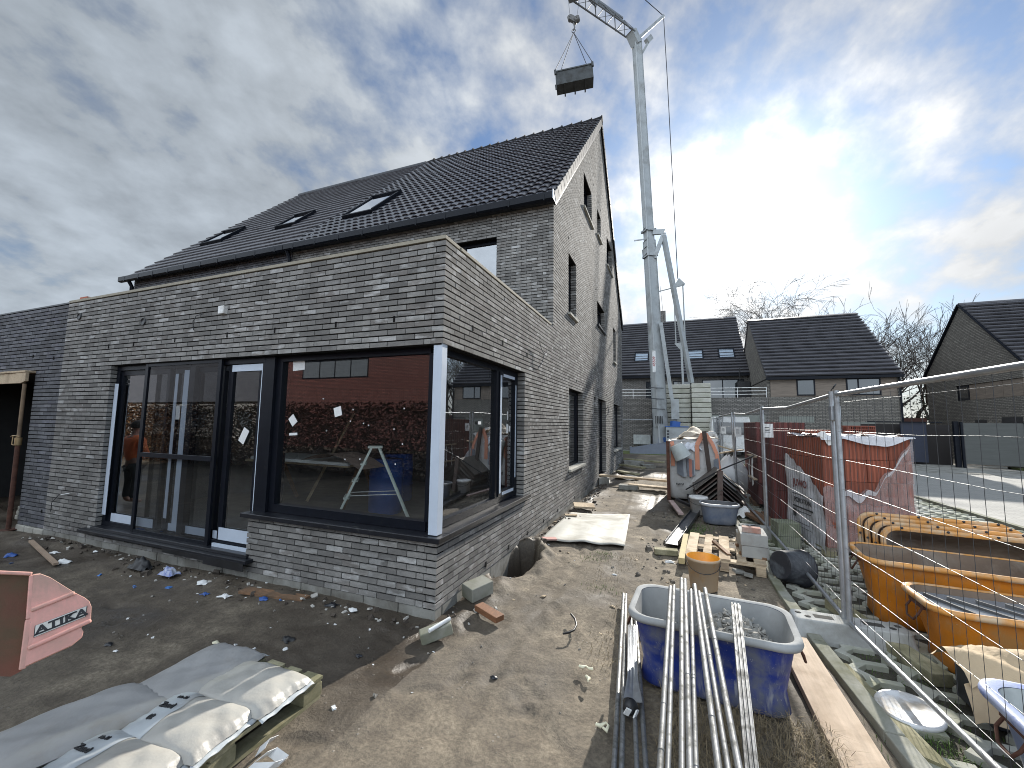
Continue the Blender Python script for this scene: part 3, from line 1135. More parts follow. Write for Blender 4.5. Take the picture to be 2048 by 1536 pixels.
# ---- corner window
WZ0, WZ1 = 0.715, 2.50
cw = MB()
fd0, fd1 = -0.22, -0.11
fr = .085
cw.hexa(FF.hexa(0.20, 2.27, fd0, fd1, WZ0, WZ0 + fr))
cw.hexa(FF.hexa(0.20, 2.27, fd0, fd1, WZ1 - fr, WZ1))
cw.hexa(FF.hexa(2.19, 2.27, fd0, fd1 - .002, WZ0 + fr, WZ1 - fr))
cw.hexa(FF.hexa(0.13, 0.215, fd0, fd1 - .002, WZ0 + fr, WZ1 - fr))
cw.hexa(FS.hexa(0.20, 2.32, fd0, fd1, WZ0, WZ0 + .075))
cw.hexa(FS.hexa(0.20, 2.32, fd0, fd1, WZ1 - fr, WZ1))
cw.hexa(FS.hexa(0.13, 0.20, fd0, fd1 - .002, WZ0, WZ1 - fr))
cw.hexa(FS.hexa(2.25, 2.32, fd0, fd1 - .002, WZ0 + .075, WZ1 - fr))
cw.hexa(FS.hexa(1.54, 1.63, fd0, fd1 - .001, WZ0 + .075, WZ1 - fr))
cwo = cw.build('corner_window', ANTH, house)
g = MB()
g.quad(FF.p(2.19, -.15, WZ0 + fr), FF.p(.215, -.15, WZ0 + fr), FF.p(.215, -.15, WZ1 - fr), FF.p(2.19, -.15, WZ1 - fr))
g.build('front_pane', GLASS, cwo)
g = MB()
g.quad(FS.p(.20, -.15, WZ0 + .075), FS.p(1.54, -.15, WZ0 + .075), FS.p(1.54, -.15, WZ1 - fr), FS.p(.20, -.15, WZ1 - fr))
g.build('side_pane', glass_mat('splashed_glass', (0.75, 0.8, 0.78), 0.24, 0.22), cwo)
g = MB()
g.quad(FS.p(1.70, -.13, WZ0 + .14), FS.p(2.19, -.13, WZ0 + .14), FS.p(2.19, -.13, WZ1 - .16), FS.p(1.70, -.13, WZ1 - .16))
g.build('casement_pane', GLASS, cwo)
c2 = MB()
for a, b, z0, z1 in ((1.63, 1.70, WZ0 + .075, WZ1 - fr), (2.19, 2.25, WZ0 + .075, WZ1 - fr), (1.70, 2.19, WZ0 + .075, WZ0 + .14), (1.70, 2.19, WZ1 - .16, WZ1 - fr)):
    c2.hexa(FS.hexa(a, b, fd0, fd1 + .012, z0, z1))
c2.build('casement', ANTH, cwo)
t = MB()     # film over the corner post and on the casement
t.box((X0 - 0.105, Y0 + 0.012, WZ0 + .003), (X0 - 0.012, Y0 + 0.105, WZ1 - .004))
t.hexa(FS.hexa(1.64, 1.69, fd1 + .012, fd1 + .016, WZ0 + .12, WZ1 - .13))
t.hexa(FS.hexa(2.195, 2.225, fd1 + .012, fd1 + .016, WZ0 + .26, WZ1 - .22))
t.hexa(FS.hexa(1.74, 2.15, fd1 + .012, fd1 + .016, WZ0 + .085, WZ0 + .125))
t.hexa(FS.hexa(1.74, 2.15, fd1 + .012, fd1 + .016, WZ1 - .145, WZ1 - .105))
t.build_each('protective_film', TAPEW, cwo)
t = MB()
for s_, z_, w_, h_, a_ in ((2.02, 1.74, .045, .055, .7), (2.0, 1.585, .06, .014, 0.06), (1.37, 1.84, .05, .05, .25), (1.98, 2.40, .09, .09, .05)):
    M = frame_M(FF.p(s_, -.147, z_), (math.cos(a_), 0, math.sin(a_)), (-math.sin(a_), 0, math.cos(a_)))
    t.box((-w_, -h_, -.002), (w_, h_, .001), M)
rs = random.Random(11)
for i in range(12):
    s_, z_ = rs.uniform(.4, 1.6), rs.uniform(1.3, 2.0)
    t.hexa(FF.hexa(s_, s_ + .012, -.148, -.145, z_, z_ + .014))
for s_, z_, w_, h_ in ((1.94, 1.60, .06, .12), (2.03, 1.62, .05, .08), (1.05, 1.72, .08, .035), (1.97, 1.78, .02, .12)):
    t.hexa(FS.hexa(s_, s_ + w_, -.128, -.125, z_, z_ + h_))
t.build_each('sticker', PAPER, cwo)
mb = MB()
mb.hexa(FF.hexa(-0.05, 2.50, -0.14, 0.05, WZ0 - .052, WZ0 - .004))
mb.hexa(FS.hexa(0.142, 2.52, -0.14, 0.05, WZ0 - .0522, WZ0 - .0042))
mb.build('sill', STONE, cwo, bevel=0.005)

# ---- upper and side windows
window(house, FS, S(8.40), S(9.88), .80, 2.47, mull=(S(9.80),), film=False, sill=.03, glass=GLASS)
window(house, FS, S(12.1), S(13.6), .20, 2.47, name='side_door', mull=(S(12.85),), film=False)
window(house, FS, S(15.62), S(17.75), .76, 2.47, mull=(S(16.7),), film=False, sill=.03)
window(house, FS, S(11.38), S(11.7), 1.80, 2.47, film=False)
window(house, FS, S(8.35), S(9.12), 4.10, 5.41, sill=.03)
window(house, FS, S(12.02), S(13.5), 4.70, 5.41, mull=(S(12.75),), sill=.03, sill_mat=STONE)
window(house, FS, S(15.62), S(16.4), 4.10, 5.41, sill=.03, film=False)
window(house, FS, S(10.05), S(11.2), 7.33, 8.29, mull=(S(10.6),), sill=.10)
window(house, FS, S(12.12), S(12.82), 7.54, 8.36, sill=.05, film=False)
window(house, FS, S(14.12), S(15.45), 7.33, 8.36, mull=(S(14.8),), sill=.03)
window(house, FM, X0 + 3.15, X0 + 4.32, 3.6, 5.41, mull=(X0 + 3.95,), sill=.06)

# ---- hollow core: floors, ceilings and inner leaves
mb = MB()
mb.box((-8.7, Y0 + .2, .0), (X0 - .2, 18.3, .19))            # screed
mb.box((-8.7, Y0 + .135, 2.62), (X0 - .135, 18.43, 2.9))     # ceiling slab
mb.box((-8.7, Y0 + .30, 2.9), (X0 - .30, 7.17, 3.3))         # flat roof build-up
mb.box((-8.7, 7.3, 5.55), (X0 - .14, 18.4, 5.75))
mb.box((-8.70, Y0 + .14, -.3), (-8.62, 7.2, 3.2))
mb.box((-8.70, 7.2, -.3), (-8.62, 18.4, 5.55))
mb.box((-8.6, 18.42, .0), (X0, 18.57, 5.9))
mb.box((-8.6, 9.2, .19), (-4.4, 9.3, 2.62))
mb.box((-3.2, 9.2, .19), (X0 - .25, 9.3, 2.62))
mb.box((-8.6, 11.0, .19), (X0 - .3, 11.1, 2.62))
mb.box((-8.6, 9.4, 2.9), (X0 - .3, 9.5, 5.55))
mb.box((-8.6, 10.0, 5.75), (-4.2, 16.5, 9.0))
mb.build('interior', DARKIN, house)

# ---- roof of glazed pantiles
RX0, RX1 = -8.71, -1.93
LEN = math.hypot(RIDGE_Y - EAVE_Y, RIDGE_Z - EAVE_Z)
cs, sn = (RIDGE_Y - EAVE_Y) / LEN, (RIDGE_Z - EAVE_Z) / LEN
mb = MB()
NC, NT_ = 27, 33
gauge, tw = LEN / NC, (RX1 - RX0) / NT_
rt = random.Random(6)
holes = [(-8.12, -7.12, 7.10, 8.36)]


def wave(t):
    return 0.028 * (0.5 + 0.5 * math.sin(2 * PI * (t - 0.1))) + 0.007 * math.sin(4 * PI * t)


for j in range(NC):
    for i in range(NT_):
        xa = RX0 + i * tw
        zz = EAVE_Z + (j + .5) * gauge * sn
        if any(h0 - .05 < xa + tw / 2 < h1 + .05 and z0 - .1 < zz < z1 + .02 for h0, h1, z0, z1 in holes):
            continue
        lift = 0.038 + rt.uniform(-.003, .003)
        tl = rt.uniform(-.003, .003)

        def fn(u, v):
            t = u * 1.04
            l = (j + v * 1.06) * gauge - 0.02
            h = wave(t) + lift * (1 - v) + tl * u
            return (xa + t * tw, EAVE_Y + l * cs - h * sn, EAVE_Z + l * sn + h * cs)
        mb.grid(8, 2, fn)
        # bottom lip
        lo = [fn(q / 8, 0) for q in range(9)]
        dn = [(p[0], p[1] + .016 * sn + .002, p[2] - .016 * cs) for p in lo]
        mb.add(lo + dn, [(q, q + 9, q + 10, q + 1) for q in range(8)])
roof = mb.build('roof_tiles', ROOFT, house)
mb = MB()      # roof body under the tiles, both slopes
mb.add([(RX0, EAVE_Y + .03, EAVE_Z - .05), (RX1 - .02, EAVE_Y + .03, EAVE_Z - .05), (RX1 - .02, RIDGE_Y, RIDGE_Z - .03), (RX0, RIDGE_Y, RIDGE_Z - .03),
        (RX1 - .02, BACK_Y + .2, EAVE_Z - .05), (RX0, BACK_Y + .2, EAVE_Z - .05),
        (RX0, EAVE_Y + .2, EAVE_Z - .1), (RX1 - .02, EAVE_Y + .2, EAVE_Z - .1), (RX1 - .02, RIDGE_Y, RIDGE_Z - .3), (RX0, RIDGE_Y, RIDGE_Z - .3)],
       [(0, 1, 2, 3), (3, 2, 4, 5), (0, 6, 7, 1), (1, 7, 8, 2)])
mb.build('roof_deck', STEELD, house)
mb = MB()      # ridge tiles
for i in range(20):
    xa = RX0 + i * (RX1 - RX0) / 20
    for h, r_ in ((0, .0), ):
        pts = [(xa, RIDGE_Y, RIDGE_Z - .02), (xa + .36, RIDGE_Y, RIDGE_Z + .005)]
        mb.tube(pts, [.075, .09], 10)
    mb.tube([(xa + .335, RIDGE_Y, RIDGE_Z + .0), (xa + .365, RIDGE_Y, RIDGE_Z + .0)], .115, 10)
mb.build('ridge_tiles', mat('matt_ridge', (.018, .018, .02), .7, spec=.15), house)
VERGE = mat('verge_tile', (0.065, 0.067, 0.072), 0.7, spec=0.2, var=0.2, bs_=0.1)
mb = MB()      # verge tiles stepping up both rakes of the gable
for j in range(NC):
    for sgn, y_e in ((1, EAVE_Y), (-1, BACK_Y + .14)):
        l0, l1 = j * gauge - .01, (j + 1) * gauge + .02
        q = []
        for l, hh in ((l0, .05), (l1, .02)):
            for dx, dh in ((-.02, hh), (.012, hh), (.012, hh - .19), (-.006, hh - .19)):
                q.append((RX1 + dx, y_e + sgn * (l * cs - dh * sn), EAVE_Z + l * sn + dh * cs))
        mb.hexa([q[3], q[2], q[6], q[7], q[0], q[1], q[5], q[4]])
mb.build('verge_tiles', VERGE, house)


def gutter(x0, x1, parent):
    m = MB()
    pr = [(-.0, .0), (-.0, -.10), (-.03, -.135), (-.09, -.135), (-.125, -.11), (-.125, .015), (-.115, .015), (-.115, -.1), (-.08, -.12), (-.03, -.12), (-.012, -.09), (-.012, 0)]
    M = Matrix(((0, 0, 1, x0), (1, 0, 0, EAVE_Y + .02), (0, 1, 0, EAVE_Z + .0), (0, 0, 0, 1)))
    m.prism(pr, x1 - x0, M)
    x = x0 + .3
    while x < x1:
        m.box((x, EAVE_Y - .111, EAVE_Z - .139), (x + .03, EAVE_Y + .02, EAVE_Z - .02))
        x += .7
    return m.build('gutter', ANTH, parent)


gutter(-8.72, -1.94, house)
mb = MB()
mb.box((-1.935, EAVE_Y - .115, EAVE_Z - .13), (-1.925, EAVE_Y + .06, EAVE_Z + .05))
mb.build('gutter_end', TAPEW, house)
mb = MB()
mb.tube([(-8.67, EAVE_Y - .03, EAVE_Z - .12), (-8.67, 7.06, EAVE_Z - .30), (-8.67, 7.06, 3.3)], .045, 12)
mb.build('downpipe', ANTH, house)


def roof_window(parent, x0, x1, z0, z1, nm='roof_window'):
    Mx = lambda x, z, h: (x, EAVE_Y + (z - EAVE_Z) / SL - h * sn, z + h * cs)
    m = MB()
    t = .07

    def bar(xa, xb, za, zb, h0, h1):
        m.hexa([Mx(xa, za, h0), Mx(xb, za, h0), Mx(xb, zb, h0), Mx(xa, zb, h0), Mx(xa, za, h1), Mx(xb, za, h1), Mx(xb, zb, h1), Mx(xa, zb, h1)])
    bar(x0, x1, z0, z0 + t, -.02, .10)
    bar(x0, x1, z1 - t, z1, -.02, .14)
    bar(x0, x0 + t, z0 + t, z1 - t, -.02, .115)
    bar(x1 - t, x1, z0 + t, z1 - t, -.02, .115)
    w = m.build(nm, ANTH, parent)
    g_ = MB()
    g_.quad(Mx(x0 + t, z0 + t, .09), Mx(x1 - t, z0 + t, .09), Mx(x1 - t, z1 - t, .09), Mx(x0 + t, z1 - t, .09))
    g_.build('pane', glass_mat('roof_glass', (0.25, 0.28, 0.28), 0.88), w)


roof_window(house, -8.12, -7.12, 7.12, 8.32)

# ------------------------------------------------------------------ attached neighbour in slate-coloured brick
nb = thing('terraced_house', 'neighbouring house in darker slate-grey brick with flat tiled roof and an open doorway', 'house', (-11.5, Y0, 0), world=True)
FN = Frame((X0 - WX - .003, Y0 + .012), (-1, 0), (0, -1))
FN2 = Frame((X0 - WX - .003, 7.16), (-1, 0), (0, -1))
nbk, nmt = MB(), MB()
brick_wall(nbk, nmt, FN, 5.0, 0, 57, [(.80, 4.4, -1, 2.45)], seed=21)
nmt.build('mortar_joints', MORTAR, nb)
nmt = MB()
brick_wall(nbk, nmt, FN2, 6.6, 52, 47, (), seed=22)
nbk.build('brickwork', BRICKD, nb)
nmt.build('mortar_joints', MORTAR, nb)
mb = MB()
for i in range(3):
    mb.hexa(FN.hexa(i * .27 + .003, i * .27 + .262, -.1, .02, -.3, .075))
for i, (a, z) in enumerate(((.80, .34), (.83, .27), (.86, .2))):
    mb.hexa(FN.hexa(a - .0, a + .09, -.12, -.01, z - .07, z))
mb.build('plinth', ASHLAR, nb, bevel=.012)
mb = MB()
for a, z in ((.30, 2.66), (.95, 2.72), (.12, .33)):
    putlog(mb, FN, a, z, .035, .05)
mb.build('weep_vent', MORTAR, nb)
mb = MB()
mb.hexa(FN.hexa(0, 5, -.3, .004, 3.506, 3.53))
mb.hexa(FN.hexa(0, 5, -3.9, -.3, 3.0, 3.3))
mb.build('flat_roof', STEELD, nb)
mb = MB()
mb.box((-13.7, 5.9, -.1), (-8.72, 6.0, 3.0))
mb.box((-13.7, 3.5, 2.5), (-8.72, 5.9, 3.0))
mb.box((-13.75, 3.45, -.1), (-13.65, 6, 3.0))
mb.box((-15.25, 7.3, 2.9), (-15.1, 18.4, 5.9))
mb.box((-15.25, 18.4, 0), (-8.72, 18.5, 5.9))
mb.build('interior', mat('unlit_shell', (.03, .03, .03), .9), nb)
mb = MB()
mb.box((-13.6, 5.70, .45), (-8.8, 5.78, 1.35))
mb.build('red_board', mat('red_board', (0.22, 0.03, 0.03), .6), nb)
mb = MB()
mb.box((-13.6, 5.60, .2), (-8.8, 5.7, .45))
mb.build('screed_edge', CONC, nb)
mb = MB()
NF, gx_ = 24, .30
rt = random.Random(9)
NX0, NX1 = -15.45, -8.73
n_t = int((NX1 - NX0) / gx_)
for j in range(NF):
    g_ = LEN / NF
    for i in range(n_t):
        xa = NX0 + i * gx_ + (j % 2) * .0
        xb = xa + gx_ - .006 if i < n_t - 1 else NX1
        zz = EAVE_Z + (j + .5) * g_ * sn
        if any(h0 < (xa + xb) / 2 < h1 and z0 - .05 < zz < z1 for h0, h1, z0, z1 in ((-11.15, -10.32, 7.55, 8.27), (-14.55, -13.5, 7.5, 8.26))):
            continue
        l0, l1 = j * g_ - .02, (j + 1) * g_ + .02
        e = rt.uniform(-.003, .003)
        P_ = lambda x, l, h: (x, EAVE_Y + l * cs - h * sn, EAVE_Z + l * sn + h * cs)
        mb.hexa([P_(xa, l0, .025 + e), P_(xb, l0, .025 + e), P_(xb, l1, -.02), P_(xa, l1, -.02), P_(xa, l0, .055 + e), P_(xb, l0, .055 + e), P_(xb, l1, .015), P_(xa, l1, .015)])
mb.build('roof_tiles', ROOFF, nb)
mb = MB()
mb.add([(NX0, EAVE_Y, EAVE_Z - .06), (NX1, EAVE_Y, EAVE_Z - .06), (NX1, RIDGE_Y, RIDGE_Z - .04), (NX0, RIDGE_Y, RIDGE_Z - .04), (NX1, BACK_Y, EAVE_Z - .06), (NX0, BACK_Y, EAVE_Z - .06)],
       [(0, 1, 2, 3), (3, 2, 4, 5)])
mb.tube([(NX0, RIDGE_Y, RIDGE_Z), (NX1, RIDGE_Y, RIDGE_Z)], .08, 8)
mb.build('roof_deck', STEELD, nb)
roof_window(nb, -11.15, -10.32, 7.52, 8.26)
roof_window(nb, -14.55, -13.5, 7.47, 8.26)
gutter(-15.62, -8.74, nb)
mb = MB()
mb.tube([(-15.2, EAVE_Y - .03, EAVE_Z - .12), (-15.2, 7.06, EAVE_Z - .28), (-15.2, 7.06, 3.3)], .05, 12)
mb.build('downpipe', ANTH, nb)

# shuttered lintel and steel prop in the doorway
mb = MB()
mb.box((-13.0, 3.18, 2.44), (-9.50, 3.36, 2.47))
mb.box((-13.0, 3.20, 2.27), (-9.62, 3.225, 2.44))
mb.add([(-9.62, 3.19, 2.27), (-9.50, 3.19, 2.30), (-9.50, 3.19, 2.44), (-9.85, 3.19, 2.44), (-9.62, 3.23, 2.27), (-9.50, 3.23, 2.30), (-9.50, 3.23, 2.44), (-9.85, 3.23, 2.44)],
       [(0, 1, 2, 3), (4, 7, 6, 5), (0, 4, 5, 1), (1, 5, 6, 2), (2, 6, 7, 3), (3, 7, 4, 0)])
mb.build('shuttering_board', WOODP, label='pale timber shuttering held up across the open dark doorway', cat='shuttering', bevel=.004)
pr = thing('steel_prop', 'rusty adjustable steel prop standing in the open dark doorway', 'prop', (-9.53, 3.22, .02), world=True)
mb = MB()
mb.tube([(-9.53, 3.22, .02), (-9.56, 3.22, 1.35)], .03, 12)
mb.build('outer_tube', RUST, pr)
mb = MB()
mb.tube([(-9.56, 3.22, 1.35), (-9.58, 3.22, 2.26)], .024, 12)
mb.build('inner_tube', mat('old_paint', (.19, .13, .08), .8, var=.4), pr)
mb = MB()
mb.tube([(-9.559, 3.22, 1.29), (-9.562, 3.22, 1.41)], .042, 12)
mb.tube([(-9.75, 3.2, 1.42), (-9.70, 3.2, 1.44), (-9.48, 3.2, 1.43)], .008, 6)
mb.tube([(-9.68, 3.2, 1.43), (-9.69, 3.2, 1.30), (-9.62, 3.2, 1.29)], .008, 6)
mb.build('collar', mat('brass_worn', (.35, .25, .13), .55, .6), pr)
mb = MB()
mb.box((-9.62, 3.13, .0), (-9.44, 3.31, .012))
mb.build('base_plate', RUST, pr)

# ------------------------------------------------------------------ houses across the site
BRICKF = wall_tex_mat('far_brick', (0.16, 0.15, 0.138), (0.30, 0.28, 0.255), (0.07, 0.066, 0.06), .24, .08, .018)
BRICKF2 = wall_tex_mat('far_brick_brown', (0.17, 0.155, 0.135), (0.28, 0.26, 0.225), (0.09, 0.084, 0.075), .24, .08, .018)
CLAD = mat('timber_cladding', (0.19, 0.155, 0.125), .85, var=.3, scale=2, stretch=(1, 1, 14), bs_=.3)
SHUTTER = mat('garage_door', (0.19, 0.2, 0.175), .6, var=.1, stretch=(1, 1, 9), bs_=.2)
FARROOF = mat('far_roof_tile', (0.085, 0.083, 0.090), .5, var=.25, scale=1.4, bs_=.2)


def slope_tiles(mb, xa, xb, y0, z0, y1, z1, n, over=.0):
    """stepped courses of flat tiles on a slope facing -Y (y0 low edge, y1 ridge)"""
    L = math.hypot(y1 - y0, z1 - z0)
    c, s_ = (y1 - y0) / L, (z1 - z0) / L
    P_ = lambda x, l, h: (x, y0 + l * c - h * s_, z0 + l * s_ + h * c)
    rd = random.Random(int(xa * 10) + 77)
    g_ = L / n
    for j in range(n):
        l0, l1 = j * g_ - .03, (j + 1) * g_ + .02
        x = xa
        while x < xb - .05:
            x2 = min(x + rd.choice((1.2, 1.8, 2.4)), xb)
            e = rd.uniform(-.006, .006)
            mb.hexa([P_(x, l0, .05 + e), P_(x2, l0, .05 + e), P_(x2, l1, -.05), P_(x, l1, -.05), P_(x, l0, .15 + e), P_(x2, l0, .15 + e), P_(x2, l1, .0), P_(x, l1, .0)])
            x = x2


def box_window(parent, M, x0, x1, z0, z1, mull=(), nm='window', glass=None, rec=.10, fr=.07):
    """M maps (x, out, z) wall coordinates to world"""
    m = MB()

    def bx(a, b, c, d, e, f):
        m.hexa([M(a, d, e), M(b, d, e), M(b, c, e), M(a, c, e), M(a, d, f), M(b, d, f), M(b, c, f), M(a, c, f)])
    bx(x0, x1, -.05, .03, z0, z0 + fr)
    bx(x0, x1, -.05, .03, z1 - fr, z1)
    bx(x0, x0 + fr, -.05, .028, z0 + fr, z1 - fr)
    bx(x1 - fr, x1, -.05, .028, z0 + fr, z1 - fr)
    for q in mull:
        bx(q - fr / 2, q + fr / 2, -.05, .027, z0 + fr, z1 - fr)
    w = m.build(nm, ANTH, parent)
    g_ = MB()
    g_.quad(M(x0 + fr, .012, z0 + fr), M(x1 - fr, .012, z0 + fr), M(x1 - fr, .012, z1 - fr), M(x0 + fr, .012, z1 - fr))
    g_.build('pane', glass or FARGLASS, w)
    return w


mfg, kf, bf, _ = newmat('far_glass')
bf.inputs['Base Color'].default_value = (0.02, 0.024, 0.028, 1)
bf.inputs['Roughness'].default_value = 0.06
bf.inputs['IOR'].default_value = 1.9
FARGLASS = mfg


def roof_skylight(parent, x0, x1, y0, z0, y1, z1, la, lb):
    L = math.hypot(y1 - y0, z1 - z0)
    c, s_ = (y1 - y0) / L, (z1 - z0) / L
    P_ = lambda x, l, h: (x, y0 + l * c - h * s_, z0 + l * s_ + h * c)
    m = MB()

    def bar(xa, xb, p, q):
        m.hexa([P_(xa, p, 0), P_(xb, p, 0), P_(xb, q, 0), P_(xa, q, 0), P_(xa, p, .14), P_(xb, p, .14), P_(xb, q, .14), P_(xa, q, .14)])
    t = .09
    bar(x0, x1, la, la + t)
    bar(x0, x1, lb - t, lb)
    bar(x0, x0 + t, la + t, lb - t)
    bar(x1 - t, x1, la + t, lb - t)
    w = m.build('roof_window', ANTH, parent)
    g_ = MB()
    g_.quad(P_(x0 + t, la + t, .115), P_(x1 - t, la + t, .115), P_(x1 - t, lb - t, .115), P_(x0 + t, lb - t, .115))
    g_.build('pane', mat('skylight_glass', (0.30, 0.36, 0.42), .12, 0.0, var=.05, bs_=0, spec=.9), w)


# house A: terrace storey in front, long tiled roof behind
ha = thing('row_house', 'long grey row house with roof terrace, white railing and three roof windows behind the crane', 'house', (0.5, 28, 0), world=True)
mb = MB()
mb.box((-7, 28.0, -.1), (5.38, 34.0, 3.42))
mb.box((-7, 34.0, -.1), (5.38, 44.0, 5.55))
mb.build('wall', BRICKF, ha)
mb = MB()
slope_tiles(mb, -7, 5.38, 33.75, 5.55, 39.0, 11.05, 22)
mb.add([(-7, 33.8, 5.5), (5.38, 33.8, 5.5), (5.38, 39, 11.0), (-7, 39, 11.0), (5.38, 44.2, 5.5), (-7, 44.2, 5.5)], [(0, 1, 2, 3), (3, 2, 4, 5), (0, 5, 4, 1), (1, 4, 2), (0, 3, 5)])
ra = mb.build('roof', FARROOF, ha)
mb = MB()
mb.box((-0.75, 38.7, 10.8), (-0.25, 39.3, 12.0))
mb.build('chimney', BRICKF, ra)
for x0_ in (-2.75, 1.35, 3.55):
    roof_skylight(ha, x0_, x0_ + 1.15, 33.75, 5.55, 39.0, 11.05, 1.75, 2.95)
wa = lambda x, o, z: (x, 34.0 - o, z)
box_window(ha, wa, 2.25, 5.05, 3.45, 5.15, (3.65,))
box_window(ha, wa, 0.2, 1.5, 3.45, 5.1, ())
box_window(ha, wa, -1.8, -0.7, 3.45, 5.1, ())
wg = lambda x, o, z: (x, 28.0 - o, z)
mb = MB()
mb.box((2.35, 27.93, 0.0), (5.2, 28.0, 2.35))
mb.build('garage_door', SHUTTER, ha)
mb = MB()
mb.box((-1.15, 27.9, -.05), (-.2, 28.0, 2.5))
mb.build('door', mat('dark_door', (.02, .02, .022), .5), ha)
mb = MB()
mb.box((-2.3, 27.75, .45), (-1.25, 28.0, 1.05))
mb.build('meter_cabinet', mat('light_grey_plastic', (.42, .44, .43), .5), ha)
mb = MB()
for z in (3.62, 3.82, 4.02):
    mb.tube([(-7, 28.1, z), (5.35, 28.1, z)], .022, 6)
for i in range(9):
    mb.tube([(-6.9 + i * 1.53, 28.1, 3.42), (-6.9 + i * 1.53, 28.1, 4.04)], .022, 6)
mb.build('railing', WHITEP, ha)
mb = MB()
mb.box((4.55, 33.3, 3.42), (5.35, 33.9, 4.9))
mb.tube([(4.75, 33.6, 4.9), (4.75, 33.6, 5.9)], .03, 6)
mb.build('terrace_cabinet', BLACK, ha)
mb = MB()
mb.box((-7.1, 33.60, 5.36), (5.38, 33.76, 5.52))
mb.build('gutter', ANTH, ha)

# house B: big roof, timber clad upper floor
hb = thing('row_house', 'grey end house with long dark tiled roof and brown timber-clad upper floor', 'house', (8.5, 28, 0), world=True)
bx0, bx1, by0, byr, bze, bzr = 5.40, 11.55, 28.0, 33.2, 4.62, 9.35
mb = MB()
mb.box((bx0, by0, -.1), (bx1, 38.4, 3.42))
mb.box((bx0, by0 + .12, 3.42), (bx1, 38.3, 4.55))
mb.add([(bx0, by0 + .1, 4.5), (bx0, 38.3, 4.5), (bx0, byr, bzr - .05), (bx1, by0 + .1, 4.5), (bx1, 38.3, 4.5), (bx1, byr, bzr - .05)], [(0, 2, 1), (3, 4, 5)])
mb.build('wall', BRICKF2, hb)
mb = MB()
slope_tiles(mb, bx0 - .08, bx1 + .12, by0 - .12, bze, byr, bzr, 19)
mb.add([(bx0 - .08, by0 - .05, bze - .05), (bx1 + .12, by0 - .05, bze - .05), (bx1 + .12, byr, bzr - .05), (bx0 - .08, byr, bzr - .05), (bx1 + .12, 38.5, bze - .05), (bx0 - .08, 38.5, bze - .05)],
       [(0, 1, 2, 3), (3, 2, 4, 5)])
mb.build('roof', FARROOF, hb)
mb = MB()
mb.box((bx0 + .15, by0 + .05, 3.45), (bx1 - .1, by0 + .119, 4.5))
mb.build('cladding', CLAD, hb)
wb_ = lambda x, o, z: (x, by0 + .05 - o, z)
box_window(hb, wb_, 6.85, 7.75, 3.5, 4.45, ())
box_window(hb, wb_, 9.2, 10.75, 3.5, 4.45, (9.75,))
mb = MB()
mb.box((bx0 - .1, by0 - .2, bze - .18), (bx1 + .15, by0 - .04, bze - .03))
mb.tube([(bx1 - .02, by0 - .06, bze - .1), (bx1 - .02, by0 - .06, 0)], .055, 8)
mb.build('gutter', ANTH, hb)
mb = MB()
mb.box((8.9, by0 - .03, 0), (10.4, by0 + .001, 2.0))
mb.build('garage_door', SHUTTER, hb)
mb = MB()
mb.box((5.9, by0 - .03, 1.95), (7.6, by0 + .001, 2.3))
mb.build('blind_box', SHUTTER, hb)

# house C: gable towards us on the right
hc = thing('detached_house', 'brown-grey brick house with tall plain gable and window band at the right edge', 'house', (15, 29.4, 0), world=True)
cx, cya, cyb, cze, cyr, czr = 15.0, 25.65, 33.2, 4.95, 29.45, 8.52
mb = MB()
mb.box((cx, cya + .02, -.1), (34, cyb, 3.25))
mb.box((cx, cya + .02, 4.10), (34, cyb, cze))
mb.box((cx, 30.42, 3.25), (34, cyb, 4.10))
mb.box((cx + .25, cya + .03, 3.25), (33.9, 30.42, 4.10))
mb.add([(cx, cya, cze), (cx, cyb, cze), (cx, cyr, czr), (34, cya, cze), (34, cyb, cze), (34, cyr, czr)], [(0, 2, 1), (3, 4, 5)])
mb.build('wall', BRICKF2, hc)
mb = MB()
slope_tiles(mb, cx - .06, 34, cya - .2, cze - .15, cyr, czr, 17)
mb.add([(cx - .06, cya - .1, cze - .1), (34, cya - .1, cze - .1), (34, cyr, czr - .02), (cx - .06, cyr, czr - .02), (34, cyb + .15, cze - .12), (cx - .06, cyb + .15, cze - .12)], [(0, 1, 2, 3), (3, 2, 4, 5)])
mb.tube([(cx - .06, cyr, czr + .02), (34, cyr, czr + .02)], .09, 8)
mb.build('roof', FARROOF, hc)
mb = MB()
for (ya, za), (yb, zb) in (((cya - .2, cze - .17), (cyr, czr + .02)), ((cyb + .15, cze - .15), (cyr, czr + .02))):
    mb.beam((cx - .06, ya, za), (cx - .06, yb, zb), .06, .16, (1, 0, 0))
mb.build('verge_board', ANTH, hc)
wc = lambda y, o, z: (cx + .08 - o, y, z)
box_window(hc, wc, 29.45, 30.4, 3.27, 4.08, (), fr=.10)
mb = MB()
y = 29.4
while y > cya + .1:
    y2 = max(y - 1.2, cya + .05)
    mb.box((cx + .05, y2 + .03, 3.27), (cx + .2, y, 4.08))
    y = y2
mb.build('cladding', CLAD, hc)
mb = MB()
mb.box((cx - .004, 28.2, 0), (cx + .06, 29.1, 2.2))
mb.box((cx - .004, 25.9, 1.0), (cx + .06, 27.2, 2.3))
mb.build('door', mat('dark_door_paint', (.03, .03, .032), .5), hc)

